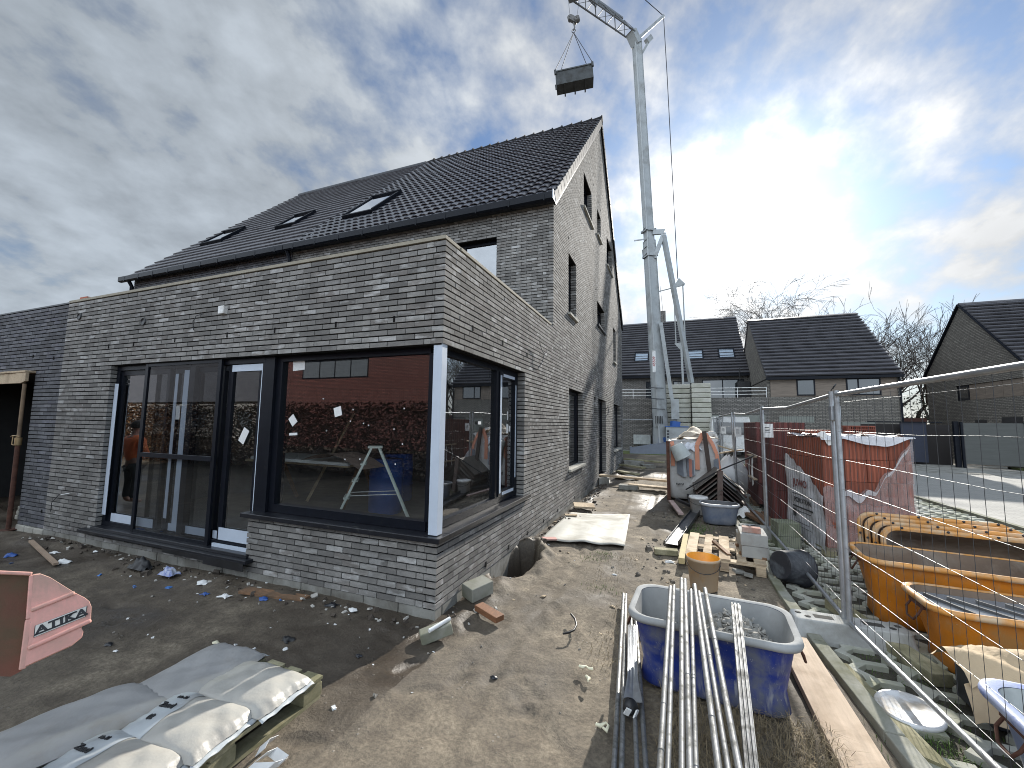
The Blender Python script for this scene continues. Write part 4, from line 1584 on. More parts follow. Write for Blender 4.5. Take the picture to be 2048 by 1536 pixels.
# garden fences and gate of house C
FENCEG = mat('grey_fence_board', (0.085, 0.088, 0.082), .75, var=.15, scale=1.5, stretch=(1, 1, 7), bs_=.2)
gf_ = thing('garden_fence', 'dark grey closed garden fence panels on the right across the street', 'fence', (14.5, 23.4, 0), world=True)
mb = MB()
x, y = 12.0, 24.2
for i in range(7):
    x2, y2 = x + 1.8, y - .42
    mb.beam((x + .03, y, 1.08), (x2 - .03, y2, 1.08), .05, 1.8)
    x, y = x2, y2
mb.build('panel', FENCEG, gf_)
mb = MB()
x, y = 12.0, 24.2
for i in range(8):
    mb.box((x - .04, y - .05, 0), (x + .04, y + .05, 2.02))
    x, y = x + 1.8, y - .42
mb.build('post', ANTH, gf_)
gg = thing('garden_gate', 'open dark blue gate with bright top rail beside house with gable', 'gate', (10.9, 25.2, 0), world=True)
mb = MB()
mb.box((10.3, 25.2, .12), (11.25, 25.28, 1.98))
mb.build('leaf', mat('blue_black_paint', (.012, .016, .034), .5), gg)
mb = MB()
mb.box((11.78, 24.25, 0), (11.95, 24.38, 2.05))
mb.box((9.0, 25.1, 1.98), (11.8, 25.16, 2.03))
mb.build('post', ANTH, gg)
mb = MB()
mb.box((8.9, 25.6, 0), (12.3, 25.66, 1.9))
mb.build('garden_screen', mat('dark_screen', (.02, .016, .015), .8), label='low dark garden screen behind the blue gate', cat='screen')
mb = MB()
mb.box((11.7, 33.5, 0), (15.0, 33.7, 2.35))
mb.build('garden_wall', mat('red_shed', (.10, .045, .035), .8), label='low red-brown shed wall under the bare trees', cat='wall')


# ------------------------------------------------------------------ bare winter trees
BARK = mat('bare_bark', (0.055, 0.045, 0.038), .9, var=.3)


def grow(mb, p, d, L, r, depth, rd, droop, spread, nseg=3):
    pts, rs = [p], [r]
    q, dd = Vector(p), Vector(d).normalized()
    for i in range(nseg):
        dd = (dd + Vector((rd.gauss(0, .13), rd.gauss(0, .13), rd.gauss(0, .08) - droop * (1 if depth < 3 else 0)))).normalized()
        q = q + dd * (L / nseg)
        pts.append(tuple(q))
        rs.append(r * (1 - .45 * (i + 1) / nseg))
    mb.tube(pts, [max(q_, .011) for q_ in rs], 5 if depth > 3 else 3, cap=False)
    if depth <= 0:
        return
    nchild = rd.choice((2, 3, 3)) if depth > 1 else 3
    for c in range(nchild):
        k = rd.uniform(.35, 1.0) if c else 1.0
        idx = min(nseg - 1, int(k * nseg))
        a, b = Vector(pts[idx]), Vector(pts[min(nseg, idx + 1)])
        s_ = a.lerp(b, (k * nseg - idx) if k < 1 else 1)
        ax = Vector((rd.gauss(0, 1), rd.gauss(0, 1), rd.gauss(0, .5)))
        nd = (dd * 1.0 + ax.normalized() * spread * rd.uniform(.6, 1.2)).normalized()
        nd.z += .12 * (depth > 2)
        grow(mb, tuple(s_), nd, L * rd.uniform(.62, .85), rs[idx] * .66, depth - 1, rd, droop, spread, nseg)


def bare_tree(name, loc, h, depth, seed, label, droop=0.0, spread=.75, lean=0, group=None, r0=None, first=.3):
    rd = random.Random(seed)
    t = thing(name, label, 'tree', loc, world=True, group=group)
    r = r0 or h * .018
    mb = MB()
    top = (loc[0] + lean, loc[1], h * first)
    mb.tube([(loc[0], loc[1], -.1), (loc[0] + lean * .4, loc[1] + .1, h * first * .5), top], [r * 1.25, r, r * .85], 7, cap=False)
    mb.build('trunk', BARK, t)
    mb = MB()
    for c in range(3 if first < .5 else 2):
        a = rd.uniform(0, 2 * PI)
        grow(mb, (top[0], top[1], top[2] - rd.uniform(0, h * .05)), (math.cos(a) * .4, math.sin(a) * .4, 1), h * .30, r * .7, depth, rd, droop, spread)
    mb.build('crown', BARK, t)


bare_tree('birch_tree', (9.1, 46, 0), 14.5, 6, 4, 'tallest bare birch rising behind the row house roofs', droop=.10, spread=.6)
bare_tree('birch_tree', (5.4, 46, 0), 13.3, 6, 8, 'drooping bare birch peeking over the left half of the row house roof', droop=.14, spread=.7)
bare_tree('bare_tree', (12.2, 47, 0), 12.6, 5, 12, 'small bare tree showing twigs above the end house ridge', spread=.5)
bare_tree('bare_tree', (14.6, 47, 0), 12.2, 4, 15, 'thin bare tree tip above the right end of the ridge', spread=.35)
for i, (x, y, h, sd) in enumerate(((15.0, 40, 9.2, 20), (16.2, 42, 10.2, 21), (17.6, 41, 9.4, 22), (18.6, 39.5, 9.8, 23), (19.6, 43, 12.0, 24))):
    bare_tree('bare_tree', (x, y, 0), h, 5, sd, ['bare tree just right of the end house roof', 'bare tree with forked crown in the gap between the houses', 'dense dark bare tree in the middle of the gap between the houses',
              'bushy bare tree close to the gable house', 'tall slender bare tree beside the gable ridge'][i], spread=.75 if i < 4 else .4, first=.18, r0=.26 if i < 4 else .14)
# dark hedge mass under those trees
rd = random.Random(5)
mb = MB()
for i in range(5000):
    x, y = rd.uniform(13.4, 21), rd.uniform(38, 41)
    z = rd.uniform(0, 1) ** .8 * (3.3 + 1.3 * math.sin(x * 1.9))
    if rd.random() < .25 + z * .11:
        continue
    s_ = rd.uniform(.05, .16)
    a = Vector((rd.gauss(0, 1), rd.gauss(0, 1), rd.gauss(0, 1))).normalized()
    b = a.orthogonal().normalized()
    p = Vector((x, y, z))
    mb.add([p - a * s_, p + b * s_ * .5, p + a * s_, p - b * s_ * .5], [(0, 1, 2, 3)])
mb.build('evergreen_undergrowth', mat('ivy_leaf', (.03, .04, .022), .7, var=.4), label='dark evergreen undergrowth filling the gap between the houses', cat='undergrowth', kind='stuff')

# ornamental grasses in the planting bed
rd = random.Random(6)
mb = MB()
for i in range(42):
    cx_, cy_ = rd.uniform(14, 24), 0
    cy_ = 24.3 - (cx_ - 13.6) * .19 - rd.uniform(.2, 1.2)
    for b_ in range(60):
        a = rd.uniform(0, 2 * PI)
        hh, sp = rd.uniform(.3, .8), rd.uniform(.05, .35)
        p0 = (cx_ + rd.gauss(0, .08), cy_ + rd.gauss(0, .08), .08)
        p1 = (p0[0] + math.cos(a) * sp * .5, p0[1] + math.sin(a) * sp * .5, .08 + hh * .7)
        p2 = (p0[0] + math.cos(a) * sp, p0[1] + math.sin(a) * sp, .08 + hh)
        mb.add([p0, (p0[0] + .015, p0[1], p0[2]), (p1[0] + .012, p1[1], p1[2]), p1, p2], [(0, 1, 2, 3), (3, 2, 4)])
mb.build('ornamental_grass', mat('straw_grass', (.22, .17, .08), .9, var=.4), label='dry ornamental grasses in the kerbed bed across the street', cat='grass', kind='stuff')

# ------------------------------------------------------------------ what the panes mirror: red brick house and beech hedge on the near side
REDWALL = wall_tex_mat('red_wall', (0.16, 0.062, 0.055), (0.25, 0.095, 0.08), (0.05, 0.03, 0.03), .3, .09, .02)
hr = thing('red_house', 'red brick house with long ribbon window mirrored in the large front pane', 'house', (-17, -13.5, 0), world=True)
mb = MB()
mb.box((-26.6, -24, -.1), (-4.6, -13.5, 7.6))
mb.build('wall', REDWALL, hr)
mb = MB()
mb.box((-26.9, -24.3, 7.6), (-4.3, -13.2, 7.9))
mb.build('flat_roof', ANTH, hr)
wr = lambda x, o, z: (x, -13.5 + o, z)
mgl, kgl, bgl, _ = newmat('sky_tint_glass')
bgl.inputs['Base Color'].default_value = (0.16, 0.18, 0.2, 1)  # pane colour stands in for the sky it reflects
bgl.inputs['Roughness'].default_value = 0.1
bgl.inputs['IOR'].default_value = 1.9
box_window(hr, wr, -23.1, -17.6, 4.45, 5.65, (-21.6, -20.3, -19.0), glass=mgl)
hw_ = thing('rendered_house', 'pale rendered house with grey tiled roof mirrored in the left door leaf', 'house', (-46, -19, 0), world=True)
mb = MB()
mb.box((-62, -30, -.1), (-30, -19, 3.4))
mb.build('wall', PLASTER, hw_)
mb = MB()
mb.add([(-62, -18.6, 3.3), (-30, -18.6, 3.3), (-30, -24.5, 8.6), (-62, -24.5, 8.6), (-30, -30.4, 3.3), (-62, -30.4, 3.3)], [(0, 1, 2, 3), (3, 2, 4, 5), (1, 4, 2), (0, 3, 5)])
mb.build('roof', FARROOF, hw_)
for q_ in (-55, -49, -43, -37):
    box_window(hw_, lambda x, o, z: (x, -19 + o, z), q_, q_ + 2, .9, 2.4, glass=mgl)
rd = random.Random(8)
hd = MB()
for i in range(60000):
    x, y, z = rd.uniform(-26, -3.6), rd.uniform(-4.6, -3.4), rd.uniform(0, 2.25 + .12 * math.sin(rd.uniform(0, 9)))
    s_ = rd.uniform(.03, .06)
    a = Vector((rd.gauss(0, 1), rd.gauss(0, 1), rd.gauss(0, 1))).normalized()
    b = a.orthogonal().normalized()
    p = Vector((x, y, z))
    hd.add([p - a * s_, p + b * s_ * .6, p + a * s_, p - b * s_ * .6], [(0, 1, 2, 3)])
mlf, klf, blf, _ = newmat('dry_beech_leaf')
klf.l(klf.ramp(klf.n('ShaderNodeNewGeometry').outputs['Random Per Island'], [(0.0, (.02, .012, .007)), (.55, (.10, .045, .02)), (.85, (.26, .12, .05)), (1.0, (.42, .26, .12))]), blf.inputs['Base Color'])
blf.inputs['Roughness'].default_value = .8
hd.build('beech_hedge', mlf, label='brown winter beech hedge mirrored along the bottom of the front pane', cat='hedge')

# ------------------------------------------------------------------ crane
XF.append(26 / 22)
cr = thing('tower_crane', 'pale grey self-erecting tower crane with lattice jib and stacked ballast', 'crane', (-.4, 22, .27), world=True)
MROT = R(32)


def mast_section(p0, p1, w0, w1, nm):
    p0, p1 = Vector(p0), Vector(p1)
    lo = []
    for p, w in ((p0, w0), (p1, w1)):
        ring = []
        for sx, sy in ((-1, -1), (1, -1), (1, 1), (-1, 1)):
            for (ax, ay) in ((.82, 1), (1, .82)) if (sx * sy > 0) else ((1, .82), (.82, 1)):
                a, b = sx * ax * w / 2, sy * ay * w / 2
                ring.append((p.x + a * math.cos(MROT) - b * math.sin(MROT), p.y + a * math.sin(MROT) + b * math.cos(MROT), p.z))
        lo.append(ring)
    m = MB()
    m.loft(lo, True, True, False)
    return m


def mpt(z):          # mast axis
    t = (z - 1.0) / 22.1
    return Vector((-.47 + t * (-1.33 + .47), 22.0, z))


mast_section(mpt(1.2), mpt(11.4), .57, .51, 'm').build('lower_mast', CRANE, cr)
mast_section(mpt(11.0), mpt(23.2), .43, .42, 'm').build('upper_mast', CRANE, cr)
m = mast_section(mpt(10.5), mpt(11.0), .58, .62, 'm')
for z_ in (10.5, 11.9):
    m.add(mast_section(mpt(z_), mpt(z_ + .12), .62, .62, 'c').v, mast_section(mpt(z_), mpt(z_ + .12), .62, .62, 'c').f)
q = mpt(11.6)
m.beam(q + Vector((.25, -.1, -1.2)), q + Vector((.75, -.1, .1)), .12, .2)
m.beam(q + Vector((.2, -.1, .2)), q + Vector((.8, -.1, .15)), .14, .25)
m.beam(q + Vector((-.75, -.1, -.1)), q + Vector((-.2, -.1, -.1)), .05, .06)
m.build('mast_collar', CRANE, cr)
# mast head, back stay arm and lattice jib
hd_ = mpt(23.2)
trolley = Vector((-4.12, 18.53, 23.0))
jd = (trolley - hd_)
jd.z = 0
jd.normalize()
js = jd.cross(Vector((0, 0, 1)))
tip = hd_ - jd * 2.3 + Vector((0, 0, 2.75))
m = MB()
m.beam(hd_ + Vector((0, 0, -.3)), hd_ + jd * .45 + Vector((0, 0, .25)), .5, .4)
m.beam(hd_ + Vector((0, 0, .0)), tip, .13, .16)
m.beam(hd_ - jd * .25 + Vector((0, 0, -.9)), hd_ - jd * 1.0 + Vector((0, 0, .45)), .10, .10)
m.beam(hd_ - jd * .8 + Vector((0, 0, .3)), hd_ - jd * 1.15 + Vector((0, 0, .75)), .22, .28)
m.build('mast_head', CRANE, cr)
m = MB()
JL = 22.0
o = hd_ + jd * .4 + Vector((0, 0, .1))
hw, hh = .32, .58
JR = Vector((0, 0, .02))
J = lambda l, s_, z: o + jd * l + js * s_ + Vector((0, 0, z + .02 * l))
for s_ in (-hw, hw):
    m.tube([J(0, s_ * .8, 0), J(JL, s_, 0)], .045, 6)
m.tube([J(.0, 0, .35), J(1.2, 0, hh), J(JL, 0, hh)], .05, 6)
l = 0.2
i = 0
while l < JL - .6:
    for s_ in (-hw, hw):
        m.tube([J(l, s_, 0), J(l + .35, 0, hh)], .02, 4)
        m.tube([J(l + .35, 0, hh), J(l + .7, s_, 0)], .02, 4)
    m.tube([J(l, -hw, 0), J(l, hw, 0)], .02, 4)
    m.tube([J(l, hw if i % 2 else -hw, 0), J(l + .7, -hw if i % 2 else hw, 0)], .016, 4)
    l += .7
    i += 1
JIBM = mat('jib_backlit_grey', (.17, .18, .19), .55, .2, var=.2)  # darker than the mast: backlit shade put into the colour
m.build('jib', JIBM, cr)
m = MB()       # catwalk box and folded strut on the jib
m.beam(J(.6, .1, hh + .14), J(3.2, .1, hh + .14), .16, .10)
m.beam(J(2.6, -.1, .25), J(4.0, -.1, .62), .05, .5)
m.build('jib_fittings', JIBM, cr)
m = MB()
m.tube([tip, tip + Vector((.12, .0, -4)), Vector((.49, 22.6, 9.4))], .022, 5)
m.tube([tip, J(16, 0, 4.2)], .022, 5)
m.tube([mpt(8.9) + Vector((.4, 0, 0)), Vector((.0, 22.3, 4.2))], .008, 4)
m.build('stay_cable', STEELD, cr)
m = MB()       # rear tie frame
for x in (.33, .78):
    m.tube([(x - .05, 22.7, 9.0), (x, 22.7, 5.9)], .035, 6)
m.add([(.25, 22.65, 8.95), (.85, 22.65, 9.1), (.55, 22.65, 9.45), (.25, 22.75, 8.95), (.85, 22.75, 9.1), (.55, 22.75, 9.45)], [(0, 1, 2), (3, 5, 4), (0, 3, 4, 1), (1, 4, 5, 2), (2, 5, 3, 0)])
m.add([(.25, 22.65, 5.95), (.88, 22.65, 6.05), (.58, 22.65, 5.55), (.25, 22.75, 5.95), (.88, 22.75, 6.05), (.58, 22.75, 5.55)], [(0, 2, 1), (3, 4, 5), (0, 1, 4, 3), (1, 2, 5, 4), (2, 0, 3, 5)])
m.beam((.58, 22.7, 5.7), (.65, 22.7, 2.4), .16, .10)
m.tube([mpt(8.6) + Vector((.2, 0, 0)), (.8, 22.7, 9.05)], .03, 6)
m.tube([(.45, 22.6, 1.4), (.66, 22.6, 2.4), (.9, 22.6, 1.6)], .06, 6)
m.build('tie_frame', CRANE, cr)
m = MB()
m.beam(mpt(11.55) + Vector((.72, -.1, 0)), (1.02, 22.9, 3.9), .20, .20)
m.beam(mpt(6.9) + Vector((.32, -.2, 0)), (.22, 21.8, 1.6), .20, .18)
m.build('strut', CRANE, cr)
BALL = mat('ballast_concrete', (0.46, 0.45, 0.39), .85, var=.15, scale=1.5, bs_=.2, dirt=(.30, .30, .23), damt=.35, dscale=1.0)
for k in range(9):
    z = 1.62 + k * .245
    m = MB()
    m.box((.98, 22.2, z), (1.86, 23.2, z + .225))
    m.box((-.25, 22.5, z), (.95, 23.2, z + .215))
    m.build('ballast_slab', BALL, cr, bevel=.035)
m = MB()
m.box((.6, 21.9, .35), (2.0, 23.3, 1.6))
m.build('ballast_base', BALL, cr, bevel=.03)
m = MB()
m.box((1.28, 21.886, 1.12), (1.66, 21.896, 1.34))
pl_ = m.build('name_plate', WHITEP, cr)
text_part('lettering', 'BLMR', .15, frame_M((1.47, 21.884, 1.23), (1, 0, 0), (0, 0, 1)), mat('blue_print', (.03, .06, .3), .5), pl_, bold=.008)
BLUEP = mat('crane_blue_paint', (.03, .10, .32), .5, var=.1)
m = MB()
m.box((-.6, 21.7, .55), (.8, 22.9, 1.1))
m.beam((.1, 21.7, 1.0), (.2, 21.75, 1.9), .25, .4)
m.box((-1.0, 21.6, .55), (-.7, 21.9, .75))
m.build('slewing_platform', BLUEP, cr)
m = MB()
m.box((-.25, 21.3, .9), (.75, 21.9, 1.62))
m.build('control_cabinet', CRANE, cr, bevel=.02)
m = MB()
m.box((-.28, 21.28, 1.62), (.78, 21.92, 1.66))
m.build('cabinet_lid', BLUEP, cr)
m = MB()
for z in (1.38, 1.24, 1.10):
    m.box((-.2, 21.292, z), (-.1, 21.3, z + .08))
m.build('cabinet_vent', STEELD, cr)
m = MB()
mq = mpt(3.9)
for z in (3.55, 3.0, 2.5):
    mc = mpt(z)
    m.tube([mc + Vector((-.45, -.25, .05)), mc + Vector((0, -.44, 0)), mc + Vector((.25, -.28, .0))], .02, 5)
    m.build('mast_rung', STEELD, cr)
    m = MB()
m = MB()
for i in range(5):
    c = mpt(1.95 - 0) + Vector((-.20 + i * .075, -.47 + i * .047, 0))
    m.box((c.x - .02, c.y - .012, 1.78), (c.x + .02, c.y + .0, 2.15))
m.build('grille', BLACK, cr)
m = MB()
c = mpt(5.0)
M = frame_M((c.x - .11, c.y - .425, 4.9), (math.cos(MROT), math.sin(MROT), 0), (0, 0, 1))
m.box((-.09, -.55, 0), (.09, .55, .004), M)
sp_ = m.build('sign_plate', WHITEP, cr)
text_part('lettering', '45509', .2, M @ Matrix.Translation((0, 0, .006)) @ Matrix.Rotation(PI / 2, 4, 'Z'), mat('red_print', (.35, .03, .03), .5), sp_, bold=.004)
m = MB()       # mast foot housing
m.add(mast_section((-.40, 22, .45), mpt(1.6), .78, .60, 'f').v, mast_section((-.40, 22, .45), mpt(1.6), .78, .60, 'f').f)
m.box((.02, 21.55, 2.0), (.38, 22.1, 3.0))
m.build('mast_foot', CRANE, cr, bevel=.01)
m = MB()
m.hexa([(-1.95, 21.2, .28), (.3, 21.6, .25), (.3, 21.85, .25), (-1.95, 21.4, .28), (-1.9, 21.2, .58), (.3, 21.6, .98), (.3, 21.85, .98), (-1.9, 21.4, .58)])
m.tube([(-1.9, 21.3, .62), (-1.9, 21.3, .05)], .06, 8)
m.build('outrigger', mat('outrigger_grey', (.16, .18, .22), .5, var=.1), cr)
m = MB()
m.box((-2.25, 21.0, -.03), (-1.55, 21.6, .06))
m.build('support_pad', WOODG, cr)
m = MB()       # trolley and hook block with chains
tr_ = J((trolley - o).dot(jd), 0, 0)
m.box((tr_.x - .3, tr_.y - .25, tr_.z - .12), (tr_.x + .3, tr_.y + .25, tr_.z - .05))
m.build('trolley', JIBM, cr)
hk = Vector((tr_.x - .02, tr_.y, 22.0))
m = MB()
for dx in (-.3, .3):
    m.tube([(tr_.x + dx, tr_.y, tr_.z - .1), (hk.x + dx * .6, hk.y, hk.z + .2)], .008, 4)
m.build('hoist_rope', STEELD, cr)
m = MB()
m.cbox(hk, (.42, .16, .27), (0, .5, .4))
for dx in (-.18, .18):
    M = Matrix.Translation(hk + Vector((dx, 0, .05 - dx * .5))) @ Matrix.Rotation(PI / 2, 4, 'X')
    m.lathe([(.13, -.1), (.13, .1), (.02, .1)], 14, M)
m.tube([hk + Vector((0, 0, -.15)), hk + Vector((.05, 0, -.45)), hk + Vector((0, 0, -.58))], .04, 6)
m.build('hook_block', mat('hook_grey', (.13, .125, .12), .6, .4, var=.4, scale=9), cr)
# hanging steel skip
rg = hk + Vector((0, 0, -.72))
sk = thing('steel_skip', 'grey steel mortar skip hanging on chains from the crane hook', 'skip', (rg.x, rg.y, rg.z - 3.2), world=True)
M0 = Matrix.Translation((rg.x, rg.y, rg.z - 2.3)) @ Matrix.Rotation(R(12), 4, "Z") @ Matrix.Rotation(R(-6), 4, "Y")
m = MB()
Lx, Wt, Wb, Hs = .90, .45, .33, .62
pts = []
for z, wd in ((-Hs, Wb), (0, Wt)):
    pts += [M0 @ Vector((-Lx, -wd, z)), M0 @ Vector((Lx, -wd, z)), M0 @ Vector((Lx, wd, z)), M0 @ Vector((-Lx, wd, z))]
m.hexa(pts)
for x in (-.5, 0, .5):
    m.box((x - .03, -Wb - .1, -Hs - .07), (x + .03, Wb + .1, -Hs), M0)
for sx in (-1, 1):
    for sy in (-1, 1):
        m.box((sx * Lx - .05, sy * Wt - .05, -.16), (sx * Lx + .05, sy * Wt + .05, .06), M0)
m.box((-Lx - .02, -Wt - .025, -.05), (Lx + .02, -Wt - .002, 0.012), M0)
m.build('container', mat('skip_grey', (.05, .055, .057), .6, .1, var=.15, dirt=(.05, .05, .048), damt=.4), sk)
m = MB()
for sx in (-1, 1):
    for sy in (-1, 1):
        m.tube([rg, M0 @ Vector((sx * (Lx + .02), sy * Wt, .02))], .017, 5)
m.tube([rg + Vector((.09 * math.cos(a), 0, .1 + .1 * math.sin(a))) for a in [2 * PI * q / 10 for q in range(10)]], .02, 6, closed=True)
m.build('chain', STEELD, sk)

XF.clear()

# ------------------------------------------------------------------ tubs
def rrect(L, Wd, r, z, n=6, cx=0, cy=0):
    pts = []
    for sx, sy, a0 in ((1, 1, 0), (-1, 1, 90), (-1, -1, 180), (1, -1, 270)):
        for i in range(n + 1):
            a = R(a0 + 90 * i / n)
            pts.append((cx + sx * (L / 2 - r) + r * math.cos(a), cy + sy * (Wd / 2 - r) + r * math.sin(a), z))
    return pts


def tub_parts(t, L, Wd, H, m_out, m_in, m_rim, tap=.09, r=.16, rim=.035, wall=.012, handles=True, fill=0.04, hmat=None):
    """a rectangular mortar tub around the origin of t"""
    b = MB()
    lo = [rrect(L - 2 * tap - .05, Wd - 2 * tap - .05, r * .75, 0), rrect(L - 2 * tap, Wd - 2 * tap, r * .8, .025)]
    for q in (.25, .5, .75, 1.0):
        lo.append(rrect(L - 2 * tap * (1 - q) - 2 * rim, Wd - 2 * tap * (1 - q) - 2 * rim, r * (.8 + .2 * q), .025 + (H - .035) * q))
    b.loft(lo, True, False)
    b.build('shell', m_out, t)
    b = MB()
    w2 = rim
    b.loft([rrect(L - 2 * w2, Wd - 2 * w2, r, H - .05), rrect(L - .012, Wd - .012, r + .01, H - .045), rrect(L, Wd, r + .012, H - .025), rrect(L - .012, Wd - .012, r + .01, H - .003),
            rrect(L - .05, Wd - .05, r, H), rrect(L - 2 * w2 - .02, Wd - 2 * w2 - .02, r - .01, H - .008)], False, False)
    b.build('rim', m_rim, t)
    b = MB()
    lo = []
    for q in (1.0, .7, .4, .12):
        lo.append(rrect(L - 2 * tap * (1 - q) - 2 * rim - 2 * wall + .004, Wd - 2 * tap * (1 - q) - 2 * rim - 2 * wall + .004, r * (.8 + .18 * q), .02 + (H - .03) * q))
    lo.append(rrect(L - 2 * tap - .14, Wd - 2 * tap - .14, r * .6, fill))
    b.loft(lo, False, True)
    b.build('lining', m_in, t)
    if handles:
        for sx in (-1, 1):
            h = MB()
            x = sx * (L / 2 - rim + .01)
            pts = [(x, -.085, H - .07), (x + sx * .035, -.09, H - .13), (x + sx * .05, -.05, H - .185), (x + sx * .05, .05, H - .185), (x + sx * .035, .09, H - .13), (x, .085, H - .07)]
            h.tube(pts, .008, 7)
            h.box((x - .012, -.11, H - .085), (x + .012, .11, H - .052))
            h.build('handle', hmat or RUST, t)


BLUET = mat('blue_tub_plastic', (.010, .028, .19), .5, var=.35, scale=4, bs_=.15, dirt=(.13, .135, .15), damt=.46, dscale=4.5, streak=(.30, .30, .29))
GREYT = mat('cement_crust', (.30, .305, .30), .85, var=.18, scale=4, bs_=.35, bscale=45, dirt=(.26, .26, .25), damt=.4)
ORT = mat('orange_tub_plastic', (.60, .195, .012), .5, var=.2, scale=2.5, bs_=.08, dirt=(.40, .2, .06), damt=.42, dscale=3, streak=(.44, .30, .16))
ORRIM = mat('orange_rim_dusty', (.60, .27, .06), .55, var=.2, scale=4, bs_=.15, dirt=(.5, .42, .3), damt=.4, dscale=6)
BROWNIN = mat('mud_lining', (.17, .12, .085), .9, var=.3, scale=2, bs_=.2, dirt=(.25, .21, .17), damt=.35)

# the large blue tub with rubble
tub = thing('mortar_tub', 'large blue mortar tub with grey crusted rim, metal profiles leaning on it', 'tub', (.215, 3.27, .0), R(-4))
tub_parts(tub, 1.03, .64, .47, BLUET, GREYT, GREYT, tap=.075, r=.13, fill=.05)
rd = random.Random(31)
rub = MB()
for i in range(620):
    x, y = rd.uniform(-.12, .43), rd.uniform(-.2, .2)
    if ((x - .17) / .29) ** 2 + (y / .22) ** 2 > 1:
        continue
    z = .04 + .26 * max(0, 1 - ((x - .14) / .36) ** 2) * (.85 + .15 * rd.random()) + y * .05
    s_ = rd.uniform(.012, .04)
    rub.cbox((x, y - .02, z + .10), (s_ * 1.6, s_, s_ * .45), (rd.uniform(-1, 1), rd.uniform(-1, 1), rd.uniform(0, 3)))
tm = Matrix.Translation((.215, 3.27, 0)) @ Matrix.Rotation(R(-4), 4, 'Z')
rub.v = [tuple(tm @ Vector(p)) for p in rub.v]
rub.build('mortar_rubble', mat('grey_rubble', (.30, .29, .265), .95, var=.4, scale=20, bs_=.4), label='broken grey mortar rubble heaped in the large blue tub', cat='rubble', kind='stuff')
mb = MB()
Mc = tm @ Matrix.Translation((-.33, -.05, .16)) @ Matrix.Rotation(R(28), 4, 'Y') @ Matrix.Rotation(R(-20), 4, 'X')
cn = thing('spray_can', 'pale spray can with beige cap lying in the large blue tub', 'can', tuple(Mc.translation), world=True)
mb.lathe([(.032, 0), (.033, .01), (.033, .15), (.028, .165)], 18, Mc)
mb.build('canister', mat('pale_pink_label', (.48, .40, .42), .4, var=.3, scale=18), cn)
mb = MB()
mb.lathe([(.0305, .163), (.0305, .20), (.022, .207), (0, .207)], 18, Mc, cap0=False)
mb.build('cap', mat('beige_cap', (.55, .47, .33), .5), cn)

# ------------------------------------------------------------------ bright metal profiles leaning on the tub


def ray_line(pt_top, pt_bot, zr=.50, zb=.20, at=.30):
    """3-D line that passes over the tub rim: pixel pair, rim height, height at the lower pixel"""
    x = pt_top[0] + (pt_bot[0] - pt_top[0]) * at
    y = pt_top[1] + (pt_bot[1] - pt_top[1]) * at
    a = gp(x, y, zr)
    b = gp(pt_bot[0], pt_bot[1], zb)
    return a, b


def profile(pt_top, pt_bot, rad, label, ry, zr=.50, zb=.33, kind_='tube', group='metal profiles leaning on the blue tub'):
    x = pt_top[0] + (pt_bot[0] - pt_top[0]) * (ry - pt_top[1]) / (pt_bot[1] - pt_top[1])
    a = gp(x, ry, zr)
    b = gp(pt_bot[0], pt_bot[1], zb)
    d = (a - b).normalized()
    # extend to the upper end so that it meets the sight line of the tip
    rt_ = ray(*pt_top).normalized()
    n = d.cross(rt_)
    n2 = rt_.cross(n)
    t = (EYE - a).dot(n2) / d.dot(n2)
    top = a + d * t
    tt = (b.z - .015) / -d.z
    end = b + d * tt if d.z > 0 else b - d * 1.0
    if (end - top).length > 5:
        end = top - d * 5
    L = (top - end).length
    t_ = thing('metal_profile', label, 'metal profile', tuple(end), group=group, world=True)
    M = frame_M(end, d, (1, 0, 0))
    M = Matrix(((M[0][1], M[0][2], M[0][0], end.x), (M[1][1], M[1][2], M[1][0], end.y), (M[2][1], M[2][2], M[2][0], end.z), (0, 0, 0, 1)))   # local Z runs along the profile
    m = MB()
    if kind_ == 'tube':
        # open C section: rounded back up, lips below
        prof = []
        for i in range(13):
            an = R(-35 + i * 250 / 12)
            prof.append((rad * math.cos(an), rad * math.sin(an)))
        inner = [(p[0] * .86, p[1] * .86) for p in reversed(prof)]
        poly = prof + inner
    else:
        poly = []
        w = rad
        for i in range(3):
            poly += [(-w + 2 * w * i / 3, .006), (-w + 2 * w * (i + .15) / 3, .016), (-w + 2 * w * (i + .65) / 3, .016), (-w + 2 * w * (i + .8) / 3, .006)]
        poly += [(w, .006), (w, -.004), (-w, -.004)]
    sgn = 1 if M.col[1].z > 0 else -1
    poly = [(x_, y_ * sgn) for x_, y_ in poly]
    if sgn < 0:
        poly = poly[::-1]
    lo = [[(x_, y_, z_) for x_, y_ in poly] for z_ in (0, L * .33, L * .66, L)]
    m.loft(lo, True, True, False, M)
    if kind_ == 'tube':
        rdx = random.Random(int(pt_top[0]))
        for q in range(3):
            z_ = L * rdx.uniform(.3, .95)
            m.lathe([(rad * 1.12, z_), (rad * 1.12, z_ + .012)], 12, M, cap0=True, cap1=True)
    m.build('section', ALU, t_)
    return t_


